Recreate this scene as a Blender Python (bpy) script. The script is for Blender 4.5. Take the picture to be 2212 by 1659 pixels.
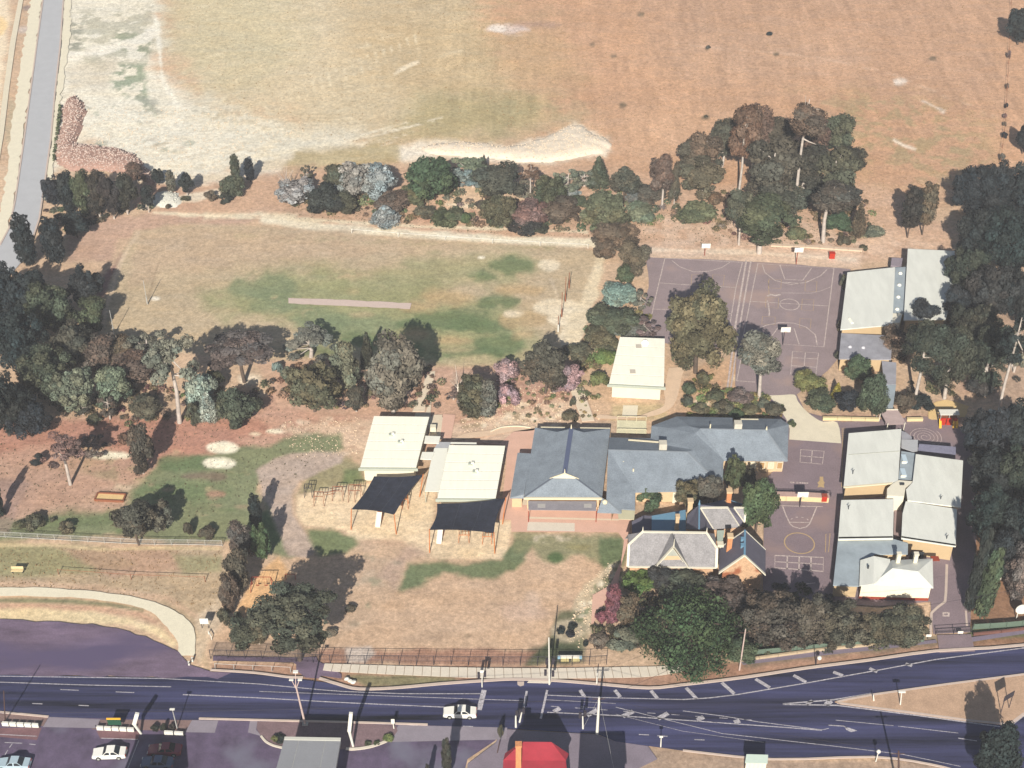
import bpy, bmesh, math, random
import numpy as np
from mathutils import Vector, Matrix
for o in list(bpy.data.objects): bpy.data.objects.remove(o)
SC = bpy.context.scene
COL = SC.collection
# ---------------------------------------------------------------- camera, light
CAM_H, PITCH, FPX, CX, CY = 172.0, math.radians(38), 3300.0, 1106.0, 829.5
cam_d = bpy.data.cameras.new('camera'); cam = bpy.data.objects.new('camera', cam_d); COL.objects.link(cam)
cam.location = (0, 0, CAM_H); cam.rotation_euler = (math.pi/2 - PITCH, 0, 0)
cam_d.sensor_width = 36; cam_d.lens = 36*FPX/2212; cam_d.clip_start = 1; cam_d.clip_end = 9000
SC.camera = cam
SUN_EL, SUN_AZ = math.radians(32), math.radians(6.5)      # shadows run away from the camera, a little to the right
w = bpy.data.worlds.new('World'); SC.world = w; w.use_nodes = True
nt = w.node_tree; bg = nt.nodes['Background']
sky = nt.nodes.new('ShaderNodeTexSky'); sky.sky_type = 'NISHITA'; sky.sun_disc = False
sky.sun_elevation = SUN_EL; sky.sun_rotation = math.pi + SUN_AZ
nt.links.new(sky.outputs[0], bg.inputs[0]); bg.inputs[1].default_value = 0.05
sd = bpy.data.lights.new('sun', 'SUN'); sun = bpy.data.objects.new('sun', sd); COL.objects.link(sun)
sd.energy = 5.0; sd.angle = math.radians(0.5); sd.color = (1.0, 0.93, 0.82)
sdir = Vector((math.sin(SUN_AZ)*math.cos(SUN_EL), math.cos(SUN_AZ)*math.cos(SUN_EL), -math.sin(SUN_EL)))
sun.rotation_euler = sdir.to_track_quat('-Z', 'Y').to_euler(); sun.location = (-20, -100, 150)
SC.view_settings.view_transform = 'Standard'; SC.view_settings.look = 'None'
SC.view_settings.exposure = 0.60; SC.view_settings.gamma = 1
# ---------------------------------------------------------------- survey helpers: a reading of the aerial plan -> a place on the ground
FR = {'V': (0, 0, 1), 'T00': (0, 0, 3), 'T10': (737.3, 0, 3), 'T20': (1474.7, 0, 3), 'T01': (0, 553, 3), 'T11': (737.3, 553, 3),
      'T21': (1474.7, 553, 3), 'T02': (0, 1106, 3), 'T12': (737.3, 1106, 3), 'T22': (1474.7, 1106, 3),
      's1': (737.3, 877.8, 6), 's2': (1069.8, 877.8, 6), 's3': (1316.7, 1042.4, 6), 's4': (1783, 1042.4, 6), 's5': (1783, 850.4, 6),
      'r1': (0, 1382.5, 6), 'r2': (515.7, 1382.5, 6), 'r3': (1042.4, 1382.5, 6), 'n1': (1371.5, 866.8, 6), 'n2': (1783, 521.2, 6),
      'n3': (1289.2, 702.2, 8.064), 'n4': (603.5, 1014.9, 6), 'n5': (1591, 1014.9, 8.064)}
cp, sp = math.cos(PITCH), math.sin(PITCH)
def ray(fr, x, y):
    ox, oy, s = FR[fr]
    a = (ox + x/s - CX)/FPX; b = -(oy + y/s - CY)/FPX
    return Vector((a, cp + b*sp, -sp + b*cp))
def P(fr, x, y, z=0.0):
    d = ray(fr, x, y); t = (CAM_H - z)/(-d.z)
    return Vector((d.x*t, d.y*t, z))
def on_plane(fr, x, y, a, b, c):
    n = (b-a).cross(c-a); d = ray(fr, x, y); o = Vector((0, 0, CAM_H))
    return o + d*((a-o).dot(n)/d.dot(n))
def proj(p):
    v = Vector(p) - Vector((0, 0, CAM_H)); dep = v.y*cp - v.z*sp
    return (CX + FPX*v.x/dep, CY - FPX*(v.y*sp + v.z*cp)/dep, FPX/dep)
def PP(fr, pts, z=0.0): return [P(fr, x, y, z) for x, y in pts]
def on_post(base, fr, x, y):
    """height of a point standing above base that is read at row y"""
    ty = FR[fr][1] + y/FR[fr][2]; lo, hi = 0, 40
    for _ in range(30):
        m = (lo+hi)/2
        if proj((base.x, base.y, m))[1] > ty: lo = m
        else: hi = m
    return lo
# ---------------------------------------------------------------- materials
def s2l(c): return tuple(((v/255)/12.92 if v/255 <= .04045 else ((v/255+.055)/1.055)**2.4) for v in c)
EE = 1.25
def alb(c, e=None): return tuple(min(.85, v/(e or EE)) for v in s2l(c))
MATS = {}
def mat(name, c, rough=.85, var=.10, scale=1.5, bump=0, metal=0, spec=.2, stretch=(1, 1, 1), fine=0, ridge=None, blotch=None):
    if name in MATS: return MATS[name]
    m = bpy.data.materials.new(name); m.use_nodes = True; n = m.node_tree; L = n.links
    b = n.nodes['Principled BSDF']; b.inputs['Roughness'].default_value = rough; b.inputs['Metallic'].default_value = metal
    b.inputs['Specular IOR Level'].default_value = spec
    g = n.nodes.new('ShaderNodeNewGeometry'); mp = n.nodes.new('ShaderNodeMapping'); mp.inputs['Scale'].default_value = stretch
    L.new(g.outputs['Position'], mp.inputs[0])
    nz = n.nodes.new('ShaderNodeTexNoise'); nz.inputs['Scale'].default_value = scale; nz.inputs['Detail'].default_value = 8; nz.inputs['Roughness'].default_value = .65
    L.new(mp.outputs[0], nz.inputs['Vector'])
    mr = n.nodes.new('ShaderNodeMapRange'); mr.inputs[1].default_value = .3; mr.inputs[2].default_value = .7
    mr.inputs[3].default_value = 1-var; mr.inputs[4].default_value = 1+var; L.new(nz.outputs[0], mr.inputs[0])
    out = mr.outputs[0]
    if fine:
        n2 = n.nodes.new('ShaderNodeTexNoise'); n2.inputs['Scale'].default_value = 5; n2.inputs['Detail'].default_value = 3; L.new(g.outputs['Position'], n2.inputs['Vector'])
        m2 = n.nodes.new('ShaderNodeMapRange'); m2.inputs[1].default_value = .3; m2.inputs[2].default_value = .7
        m2.inputs[3].default_value = 1-fine; m2.inputs[4].default_value = 1+fine; L.new(n2.outputs[0], m2.inputs[0])
        mu = n.nodes.new('ShaderNodeMath'); mu.operation = 'MULTIPLY'; L.new(out, mu.inputs[0]); L.new(m2.outputs[0], mu.inputs[1]); out = mu.outputs[0]
    vm = n.nodes.new('ShaderNodeVectorMath'); vm.operation = 'SCALE'; vm.inputs[0].default_value = c[:3]; L.new(out, vm.inputs['Scale'])
    res = vm.outputs[0]
    if blotch:
        n3 = n.nodes.new('ShaderNodeTexNoise'); n3.inputs['Scale'].default_value = blotch[1]; n3.inputs['Detail'].default_value = 6; L.new(mp.outputs[0], n3.inputs['Vector'])
        m3 = n.nodes.new('ShaderNodeMapRange'); m3.inputs[1].default_value = blotch[2]; m3.inputs[2].default_value = blotch[2]+.12; L.new(n3.outputs[0], m3.inputs[0])
        mx = n.nodes.new('ShaderNodeMix'); mx.data_type = 'RGBA'; L.new(m3.outputs[0], mx.inputs[0]); L.new(res, mx.inputs[6]); mx.inputs[7].default_value = (*blotch[0], 1); res = mx.outputs[2]
    L.new(res, b.inputs['Base Color'])
    if bump or ridge:
        bp = n.nodes.new('ShaderNodeBump'); bp.inputs['Strength'].default_value = 1; bp.inputs['Distance'].default_value = bump or .03
        if ridge:
            wv = n.nodes.new('ShaderNodeTexWave'); wv.inputs['Scale'].default_value = ridge[1]; wv.bands_direction = ridge[0]; L.new(g.outputs['Position'], wv.inputs['Vector']); L.new(wv.outputs[0], bp.inputs['Height'])
        else: L.new(nz.outputs[0], bp.inputs['Height'])
        L.new(bp.outputs[0], b.inputs['Normal'])
    MATS[name] = m; return m
# ---------------------------------------------------------------- object helpers
def tag(o, label=None, cat=None, group=None, kind=None):
    if label: o['label'] = label
    if cat: o['category'] = cat
    if group: o['group'] = group
    if kind: o['kind'] = kind
    return o
def thing(name, loc, label, cat, group=None, rz=0):
    o = bpy.data.objects.new(name, None); COL.objects.link(o); o.location = loc; o.rotation_euler = (0, 0, rz); o.empty_display_size = .5
    return tag(o, label, cat, group)
def link(name, me, parent=None, world=True):
    o = bpy.data.objects.new(name, me); COL.objects.link(o)
    if parent:
        o.parent = parent
        if world: o.matrix_parent_inverse = wm(parent).inverted()
    return o
def wm(o):
    m = Matrix.LocRotScale(o.location, o.rotation_euler, o.scale)
    return (wm(o.parent) @ o.matrix_parent_inverse @ m) if o.parent else m
def mesh(name, vs, fs, m, parent=None, smooth=False, kind=None, label=None, world=True):
    me = bpy.data.meshes.new(name); me.from_pydata([tuple(v) for v in vs], [], fs); me.materials.append(m)
    if smooth: me.polygons.foreach_set('use_smooth', [True]*len(me.polygons))
    me.update(); o = link(name, me, parent, world)
    if kind: o['kind'] = kind
    if label: o['label'] = label
    return o
def ccw(pts):
    a = sum(pts[i].x*pts[(i+1) % len(pts)].y - pts[(i+1) % len(pts)].x*pts[i].y for i in range(len(pts)))
    return pts if a > 0 else pts[::-1]
def inset(pts, d):
    pts = ccw(pts); n = len(pts); out = []
    for i in range(n):
        p0, p1, p2 = pts[i-1], pts[i], pts[(i+1) % n]
        e1 = (p1-p0).to_2d().normalized(); e2 = (p2-p1).to_2d().normalized()
        n1 = Vector((-e1.y, e1.x)); n2 = Vector((-e2.y, e2.x)); b = (n1+n2); k = max(.4, 1+n1.dot(n2))
        out.append(Vector((p1.x + b.x*d/k, p1.y + b.y*d/k, p1.z)))
    return out
def sheet(name, pts, z, m, parent=None, kind='structure', cut=None):
    pts = ccw([Vector((p.x, p.y, z)) for p in pts])
    o = mesh(name, pts, [list(range(len(pts)))], m, parent)
    if kind and not parent: o['kind'] = kind
    return o
def rough_poly(pts, amp=.5, step=1.5, seed=0):
    """walk the outline and jitter it, for worn, unkerbed edges"""
    r = random.Random(seed); out = []
    for i in range(len(pts)):
        a, b = pts[i], pts[(i+1) % len(pts)]; L = (b-a).length; k = max(1, int(L/step))
        for j in range(k):
            p = a.lerp(b, j/k); out.append(Vector((p.x + r.uniform(-amp, amp), p.y + r.uniform(-amp, amp), p.z)))
    return out
def smooth_line(pts, k=4):
    out = []
    n = len(pts)
    for i in range(n-1):
        p0, p1, p2, p3 = pts[max(0, i-1)], pts[i], pts[i+1], pts[min(n-1, i+2)]
        for j in range(k):
            t = j/k; out.append(.5*((2*p1) + (-p0+p2)*t + (2*p0-5*p1+4*p2-p3)*t*t + (-p0+3*p1-3*p2+p3)*t**3))
    out.append(pts[-1]); return out
def strip(name, pts, wd, z, m, parent=None, kind='structure', h=0, closed=False):
    """ribbon along a polyline; with h a kerb or wall of that height"""
    n = len(pts); L, R = [], []
    for i in range(n):
        a = pts[i-1] if (i or closed) else pts[0]; b = pts[(i+1) % n] if (i < n-1 or closed) else pts[-1]
        d = (b-a).to_2d(); d = d.normalized() if d.length > 1e-6 else Vector((1, 0)); nn = Vector((-d.y, d.x))*wd/2
        L.append(Vector((pts[i].x+nn.x, pts[i].y+nn.y, z))); R.append(Vector((pts[i].x-nn.x, pts[i].y-nn.y, z)))
    k = n if closed else n-1
    vs = L+R; fs = [(n+i, n+(i+1) % n, (i+1) % n, i) for i in range(k)]
    if h:
        vs += [v+Vector((0, 0, h)) for v in L+R]; t = 2*n
        fs = [(t+n+i, t+n+(i+1) % n, t+(i+1) % n, t+i) for i in range(k)]
        fs += [(i, (i+1) % n, t+(i+1) % n, t+i)[::-1] for i in range(k)] + [(n+i, n+(i+1) % n, t+n+(i+1) % n, t+n+i) for i in range(k)]
        if not closed: fs += [(0, n, t+n, t), (n-1, t+n-1, t+2*n-1, 2*n-1)]
    o = mesh(name, vs, fs, m, parent)
    if kind and not parent: o['kind'] = kind
    return o
def prism_data(pts, z0, z1):
    pts = ccw(pts); n = len(pts)
    vs = [Vector((p.x, p.y, z0)) for p in pts] + [Vector((p.x, p.y, z1 if not isinstance(z1, (list, tuple)) else z1[i])) for i, p in enumerate(pts)]
    return vs, [tuple(range(n, 2*n)), tuple(reversed(range(n)))] + [(i, (i+1) % n, n+(i+1) % n, n+i) for i in range(n)]
def prism(name, pts, z0, z1, m, parent=None, **k):
    vs, fs = prism_data(pts, z0, z1); return mesh(name, vs, fs, m, parent, **k)
SPLIT = {'post', 'hip_capping', 'ridge_capping', 'gutter', 'roof_flashing', 'roof_pipe', 'barge_board', 'gable_trim', 'fascia', 'finial', 'fence_rail', 'pipe_rail'}
class MB:
    def __init__(s): s.v = []; s.f = []; s.pc = []
    def add(s, vs, fs):
        k = len(s.v); s.pc.append((k, len(s.f))); s.v += [Vector(v) for v in vs]; s.f += [tuple(i+k for i in f) for f in fs]; return s
    def pr(s, pts, z0, z1): return s.add(*prism_data(pts, z0, z1))
    def box(s, c, sz, rz=0, ry=0):
        M = Matrix.Rotation(rz, 3, 'Z') @ Matrix.Rotation(ry, 3, 'Y'); x, y, z = sz[0]/2, sz[1]/2, sz[2]/2
        vs = [Vector(c) + M @ Vector((a*x, b*y, d*z)) for a, b, d in ((-1,-1,-1),(1,-1,-1),(1,1,-1),(-1,1,-1),(-1,-1,1),(1,-1,1),(1,1,1),(-1,1,1))]
        return s.add(vs, [(3,2,1,0),(4,5,6,7),(0,1,5,4),(1,2,6,5),(2,3,7,6),(3,0,4,7)])
    def tube(s, a, b, r0, r1=None, n=6, cap=True):
        a, b = Vector(a), Vector(b); r1 = r0 if r1 is None else r1; d = (b-a)
        if d.length < 1e-6: return s
        q = d.to_track_quat('Z', 'Y').to_matrix(); vs = []
        for p, r in ((a, r0), (b, r1)):
            vs += [p + q @ Vector((r*math.cos(2*math.pi*i/n), r*math.sin(2*math.pi*i/n), 0)) for i in range(n)]
        fs = [(i, (i+1) % n, n+(i+1) % n, n+i) for i in range(n)]
        if cap: fs += [tuple(range(n, 2*n)), tuple(reversed(range(n)))]
        return s.add(vs, fs)
    def ball(s, c, r, n=8, m=5, sz=(1, 1, 1)):
        c = Vector(c); vs = [c+Vector((0, 0, -r*sz[2]))]
        for j in range(1, m):
            t = math.pi*j/m - math.pi/2
            vs += [c + Vector((r*sz[0]*math.cos(t)*math.cos(2*math.pi*i/n), r*sz[1]*math.cos(t)*math.sin(2*math.pi*i/n), r*sz[2]*math.sin(t))) for i in range(n)]
        vs.append(c+Vector((0, 0, r*sz[2]))); e = len(vs)-1; fs = [(0, 1+(i+1) % n, 1+i) for i in range(n)]
        for j in range(m-2): fs += [(1+j*n+i, 1+j*n+(i+1) % n, 1+(j+1)*n+(i+1) % n, 1+(j+1)*n+i) for i in range(n)]
        fs += [(1+(m-2)*n+i, 1+(m-2)*n+(i+1) % n, e) for i in range(n)]
        return s.add(vs, fs)
    def build(s, name, m, parent=None, **k):
        if name in SPLIT and len(s.pc) > 1:                      # every board, post or pipe an object of its own
            for (v0, f0), (v1, f1) in zip(s.pc, s.pc[1:]+[(len(s.v), len(s.f))]):
                o = mesh(name, s.v[v0:v1], [tuple(i-v0 for i in f) for f in s.f[f0:f1]], m, parent, **k)
            return o
        return mesh(name, s.v, s.f, m, parent, **k)
def roof(name, faces, m, parent=None, thick=.18):
    """faces of a roof given as world points; welded, with a fascia dropped from the open edges"""
    bm = bmesh.new()
    for f in faces:
        vs = [bm.verts.new(p) for p in f]
        try: bm.faces.new(vs)
        except ValueError: pass
    bmesh.ops.remove_doubles(bm, verts=bm.verts, dist=.05)
    bmesh.ops.recalc_face_normals(bm, faces=bm.faces)
    for f in bm.faces:
        f.normal_update()
        if f.normal.z < 0: f.normal_flip()
    be = [e for e in bm.edges if e.is_boundary]
    r = bmesh.ops.extrude_edge_only(bm, edges=be)
    for v in r['geom']:
        if isinstance(v, bmesh.types.BMVert): v.co.z -= thick
    bmesh.ops.triangulate(bm, faces=[f for f in bm.faces if len(f.verts) > 4])
    me = bpy.data.meshes.new(name); bm.to_mesh(me); bm.free(); me.materials.append(m)
    return link(name, me, parent)
def bar(mb, a, b, wd, th, lift=0):
    """flat board along a line (ridge caps, barge boards)"""
    a, b = Vector(a), Vector(b); d = (b-a).normalized(); s = d.cross(Vector((0, 0, 1))).normalized()*wd/2; u = Vector((0, 0, 1))
    vs = [a-s, a+s, b+s, b-s]; lo = [v+u*(lift-th) for v in vs]; hi = [v+u*lift for v in vs]
    mb.add(lo+hi, [(0, 1, 2, 3), (7, 6, 5, 4), (0, 4, 5, 1), (1, 5, 6, 2), (2, 6, 7, 3), (3, 7, 4, 0)]); return mb
# ---------------------------------------------------------------- the ground: one sheet, its soils and grasses as colour zones
rng = np.random.default_rng(7)
def vnoise(x, y, sc, seed, octv=4):
    r = np.zeros_like(x); amp = 1; tot = 0
    for o in range(octv):
        g = np.random.default_rng(seed*17+o).random((257, 257)); u = x/sc; v = y/sc
        iu = np.floor(u).astype(int); iv = np.floor(v).astype(int); fu = u-iu; fv = v-iv; fu = fu*fu*(3-2*fu); fv = fv*fv*(3-2*fv)
        a = g[iu % 256, iv % 256]; b = g[(iu+1) % 256, iv % 256]; c = g[iu % 256, (iv+1) % 256]; d = g[(iu+1) % 256, (iv+1) % 256]
        r += amp*((a*(1-fu)+b*fu)*(1-fv)+(c*(1-fu)+d*fu)*fv); tot += amp; amp *= .55; sc /= 2.1
    return r/tot - .5
def axis(a, b, st, far):
    mid = np.arange(a, b, st); s = st; lo = []; p = a
    while p > -far: s *= 1.35; p -= s; lo.append(p)
    hi = []; p = mid[-1]; s = st
    while p < far: s *= 1.35; p += s; hi.append(p)
    return np.array(lo[::-1] + list(mid) + hi)
gx = axis(-185, 185, .36, 3500); gy = axis(128, 440, .40, 4500)
X, Y = np.meshgrid(gx, gy); nx, ny = len(gx), len(gy)
X = X.ravel(); Y = Y.ravel()
dep = Y*cp + CAM_H*sp; dep_ok = np.where(dep > 50, dep, 50)
VX = CX + FPX*X/dep_ok; VY = CY - FPX*(Y*sp - CAM_H*cp)/dep_ok
N1 = vnoise(X+900, Y+900, 9, 1); N2 = vnoise(X+900, Y+900, 2.6, 2); N3 = vnoise(X+900, Y+900, 34, 3); N4 = vnoise(X*.35+900, Y+900, 2.2, 5)
colr = np.empty((len(X), 3)); colr[:] = s2l((204, 172, 140))
def sdist(px, py, poly):
    d = np.full(px.shape, 1e9); inside = np.zeros(px.shape, bool); n = len(poly)
    for i in range(n):
        ax, ay = poly[i]; bx, by = poly[(i+1) % n]; ex, ey = bx-ax, by-ay; L = ex*ex+ey*ey+1e-9
        t = np.clip(((px-ax)*ex+(py-ay)*ey)/L, 0, 1); d = np.minimum(d, (px-ax-t*ex)**2+(py-ay-t*ey)**2)
        c = ((ay > py) != (by > py)) & (px < ex*(py-ay)/(ey if abs(ey) > 1e-9 else 1e-9)+ax); inside ^= c
    d = np.sqrt(d); return np.where(inside, -d, d)
def zone(poly, c, soft=8, amp=18, k=1.0, fr='V', nz=None):
    ox, oy, s = FR[fr]; poly = [(ox+a/s, oy+b/s) for a, b in poly]
    xs = [p[0] for p in poly]; ys = [p[1] for p in poly]; mg = soft+amp+4
    idx = np.nonzero((VX > min(xs)-mg) & (VX < max(xs)+mg) & (VY > min(ys)-mg) & (VY < max(ys)+mg) & (dep > 50))[0]
    if not len(idx): return
    d = sdist(VX[idx], VY[idx], poly) + (N1[idx]*1.1+N2[idx]*.9)*2*amp
    m = np.clip(.5-d/(2*soft), 0, 1); m = m*m*(3-2*m)*k
    if nz is not None: m = m*np.clip(.5+(N2[idx]*2.4+N1[idx]*1.2)*3+(nz-.5)*2, 0, 1)
    colr[idx] = colr[idx]*(1-m[:, None]) + np.array(s2l(c))*m[:, None]
def ell(x, y, rx, ry, c, soft=10, amp=12, k=1.0, fr='V', nz=None, a=0):
    s = FR[fr][2]
    zone([(x+rx*math.cos(t)*math.cos(a)-ry*math.sin(t)*math.sin(a), y+rx*math.cos(t)*math.sin(a)+ry*math.sin(t)*math.cos(a)) for t in [i*math.pi/8 for i in range(16)]], c, soft, amp, k, fr, nz)
def line_zone(pts, wd, c, soft=3, amp=3, k=1.0, fr='V', nz=None):
    L = []; R = []
    for i in range(len(pts)):
        a = pts[max(0, i-1)]; b = pts[min(len(pts)-1, i+1)]; dx, dy = b[0]-a[0], b[1]-a[1]; q = math.hypot(dx, dy)+1e-9
        L.append((pts[i][0]-dy/q*wd/2, pts[i][1]+dx/q*wd/2)); R.append((pts[i][0]+dy/q*wd/2, pts[i][1]-dx/q*wd/2))
    zone(L+R[::-1], c, soft, amp, k, fr, nz)
# upper paddock
zone([(900,-400),(2700,-400),(2700,420),(2150,400),(1500,460),(1250,380),(1100,300),(1000,150)], (203,158,122), 60, 40)
zone([(1150,-300),(2200,-300),(2170,230),(1900,200),(1500,160)], (194,154,124), 60, 40, .6)
zone([(360,-300),(1080,-300),(1050,60),(1130,200),(1260,280),(900,320),(700,330),(480,230),(370,150)], (204,182,144), 60, 40)
zone([(370,-60),(620,-60),(640,100),(560,190),(420,170),(370,90)], (184,176,128), 60, 40, .55)
zone([(760,60),(1180,30),(1250,160),(1130,290),(900,300),(700,250)], (194,168,124), 60, 40, .5)
zone([(900,200),(1180,210),(1240,260),(1000,290),(820,300)], (170,160,112), 30, 20, .6)
ell(1400,300,260,60,(214,172,136),50,20,.5); ell(1650,120,240,60,(208,168,136),50,20,.4)
zone([(1840,180),(2160,240),(2150,380),(1900,400),(1780,300)], (176,150,108), 40, 26, .5, nz=.5)
zone([(1700,190),(2000,200),(2150,330),(2050,400),(1850,330)], (160,146,108), 30, 26, .5, nz=.35)
line_zone([(1460,95),(1760,120),(1930,160),(2150,250)], 5, (222,190,165), 5, 4, .5, nz=.5)
line_zone([(1990,215),(2010,225),(2040,240)], 6, (235,220,205), 4, 5, .8); ell(1945,175,16,8,(235,220,205),4,6,.9)
line_zone([(1930,300),(1950,312),(1980,322)], 5, (240,225,205), 3, 5, .8)
ell(1100,62,48,9,(222,202,192),6,7,.9); ell(1160,52,50,8,(172,140,128),8,6,.6); ell(1075,62,18,8,(238,226,214),4,6,.9)
for x, y in ((1662,72),(1530,102),(1676,116),(1525,252),(1280,95),(1326,120),(1385,30),(2015,125),(1345,225)): ell(x,y,7,4,(110,100,80),3,4,.8)
# pale graded clay at upper left
zone([(100,-200),(380,-200),(345,40),(350,140),(420,215),(620,262),(780,285),(740,330),(600,362),(500,385),(330,400),(290,360),(190,300),(95,380)], (231,224,204), 34, 34)
zone([(380,-100),(700,-100),(760,120),(900,230),(820,300),(600,300),(420,220),(350,100)], (222,208,176), 60, 50, .45)
zone([(150,20),(330,10),(350,110),(300,150),(210,170),(150,120)], (176,172,150), 12, 18, .75, nz=.45)
zone([(250,60),(320,70),(330,120),(230,110)], (140,150,124), 8, 12, .8, nz=.5)
zone([(140,40),(185,45),(175,120),(145,110)], (140,142,126), 8, 9, .7, nz=.6)
zone([(250,135),(320,130),(320,200),(340,250),(270,210),(230,180)], (128,146,118), 8, 12, .8, nz=.5)
zone([(140,140),(260,120),(230,190),(150,200)], (206,194,172), 10, 12, .6)
zone([(270,200),(370,215),(350,250),(280,240)], (160,160,145), 8, 10, .7, nz=.5)
for i in range(34):
    r = random.Random(i); ell(r.uniform(190,430), r.uniform(215,350), r.uniform(5,16), r.uniform(3,7), r.choice([(178,176,158),(150,158,140),(200,190,172)]), 3, 5, .7, nz=.5)
line_zone([(120,125),(200,112),(290,90),(345,60)], 22, (234,228,212), 4, 6, .9)
line_zone([(335,30),(345,110),(350,170),(385,230)], 10, (238,232,214), 4, 5, .9)
zone([(420,215),(640,262),(770,290),(600,300),(430,250)], (206,192,160), 10, 12, .5, nz=.5)
for i in range(90):                                             # faint scrapes over the graded slope
    r = random.Random(700+i); x = r.uniform(380,1000); y = r.uniform(-20,300); L_ = r.uniform(20,70); line_zone([(x,y),(x+L_,y-L_*.28)], r.uniform(2,6), r.choice([(226,210,176),(232,220,190),(170,152,112),(206,186,146)]), 5, 6, .5, nz=.5)
for i in range(26):                                             # grader furrows
    x = 470+i*17; y0 = 268-i*7.4
    line_zone([(x,y0-10),(x+7,y0+22)], 5, (232,216,182), 2.5, 3, .75, nz=.6)
    if i % 2: line_zone([(x-6,y0-48),(x+3,y0-26)], 4, (226,208,172), 2.5, 3, .6, nz=.5)
    if i > 8: line_zone([(x+10,y0+30),(x+16,y0+52)], 4, (222,204,168), 2.5, 3, .5, nz=.5)
for i in range(70):                                             # tyre tracks and scrapes sweeping across the clay
    r = random.Random(900+i); t = r.random(); x = 150+t*680; y = 395-t*60+r.uniform(-60,16); L_ = r.uniform(40,130); line_zone([(x,y),(x+L_*.5,y-L_*.10),(x+L_,y-L_*.24)], r.uniform(2,6), r.choice([(242,234,214),(238,226,200),(190,170,138),(232,220,194)]), 3, 4, .6, nz=.55)
line_zone([(120,395),(260,410),(420,392),(560,366),(720,335),(860,318)], 7, (242,232,208), 3, 4, .8); line_zone([(440,350),(600,330),(760,300),(880,262)], 6, (240,228,200), 4, 5, .6)
line_zone([(850,160),(880,142),(905,132)], 6, (236,220,190), 3, 3, .9)
zone([(560,300),(760,250),(790,275),(700,310),(640,345),(560,360)], (226,212,182), 8, 10, .7, nz=.5)
zone([(840,322),(900,305),(960,303),(1050,318),(1120,312),(1190,288),(1240,268),(1262,275),(1290,290),(1322,318),(1310,340),(1240,345),(1180,352),(1060,350),(980,340),(870,350)], (236,222,200), 10, 12)
for i in range(11): ell(900+i*38, 330-(i>6)*12, 14, 7, (206,186,160), 3, 4, .5, nz=.4)
line_zone([(380,395),(520,378),(640,340),(780,320)], 20, (222,206,178), 6, 6, .8)
line_zone([(330,432),(430,400),(560,375),(700,350),(830,335)], 9, (238,226,202), 3, 4, .9)
zone([(640,330),(860,310),(860,350),(700,370),(600,385)], (186,166,116), 10, 9, .8)
# ground under and around the long tree row
zone([(430,400),(620,370),(1000,350),(1380,375),(1480,400),(1900,400),(2060,500),(2050,560),(1400,560),(900,510),(600,480),(330,455)], (206,168,138), 14, 14)
zone([(1380,450),(1900,490),(2050,530),(1900,560),(1400,545)], (214,182,156), 14, 14, .8, nz=.6)
zone([(140,470),(330,455),(600,475),(400,495),(260,520),(240,560),(150,565)], (196,160,136), 8, 10)
zone([(240,420),(330,395),(430,410),(410,450),(330,455)], (200,160,132), 8, 10)
line_zone([(300,450),(380,430),(455,418),(520,412)], 14, (232,216,190), 4, 5, .9)
line_zone([(440,465),(560,462),(640,470)], 16, (230,214,182), 5, 6, .9)
line_zone([(560,470),(700,492),(820,500),(1000,512),(1150,520),(1290,524),(1370,532)], 20, (236,224,196), 5, 5)
line_zone([(330,458),(560,470),(700,475),(900,488),(1060,492),(1270,500)], 6, (234,218,186), 3, 4, .9)
line_zone([(620,380),(700,440)], 16, (212,180,140), 6, 5, .6)
zone([(830,445),(1130,450),(1180,480),(900,480)], (196,146,118), 8, 9, .7, nz=.5)
zone([(960,395),(1130,395),(1140,450),(960,450)], (222,192,158), 8, 9, .7)
line_zone([(960,440),(1120,447),(1270,470)], 6, (236,220,190), 3, 4, .8)
zone([(1370,530),(1860,545),(1860,580),(1700,572),(1370,556)], (216,186,160), 6, 6)
line_zone([(1400,538),(1600,543),(1850,560)], 8, (232,212,188), 3, 3, .7)
# oval
oval = [(292,497),(400,484),(560,486),(700,500),(900,514),(1150,528),(1275,536),(1310,548),(1300,600),(1290,640),(1250,720),(1230,775),(1060,795),(900,790),(620,780),(480,770),(210,740),(212,690),(232,620),(262,545)]
zone(oval, (194,172,138), 6, 5)
zone([(292,497),(560,486),(900,514),(1000,540),(600,560),(280,600)], (200,172,142), 20, 18, .7)
line_zone([(300,500),(262,560),(236,640),(216,715)], 8, (222,196,166), 4, 4, .8)
zone([(520,602),(700,580),(800,600),(980,640),(1100,650),(1130,700),(1180,760),(1060,790),(820,780),(600,690),(470,680),(440,640)], (152,156,108), 34, 24, .85)
zone([(880,560),(1120,545),(1170,570),(1100,610),(980,620),(860,640),(700,620)], (160,160,112), 20, 16, .7)
for a in [(560,620,70,24),(600,655,60,20),(780,700,90,26),(690,690,60,26)]: ell(*a,(128,142,104),12,16,.7)
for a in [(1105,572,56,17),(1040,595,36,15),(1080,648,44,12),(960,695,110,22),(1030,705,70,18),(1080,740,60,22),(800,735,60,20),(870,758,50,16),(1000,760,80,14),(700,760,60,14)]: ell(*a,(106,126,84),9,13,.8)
for a in [(970,640,55,15),(905,660,40,10),(980,735,40,12),(1130,690,50,18),(1120,625,50,10),(900,720,30,10),(1130,720,20,10)]: ell(*a,(196,166,120),10,9,.75)
for a in [(1210,662,56,14),(1185,570,24,10),(1225,690,40,16),(1235,730,26,26),(1110,675,20,4)]: ell(*a,(236,220,190),6,7,.9)
zone([(1285,560),(1310,548),(1290,640),(1250,740),(1225,760),(1222,700),(1260,640)], (230,212,178), 6, 8, .8)
ell(1040,555,8,4,(240,230,205),2,2); ell(335,644,9,4,(238,226,204),2,2)
for i in range(9): ell(430+i*95, 505+i*4, 40, 7, (166,156,116), 10, 8, .5, nz=.4)
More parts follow.
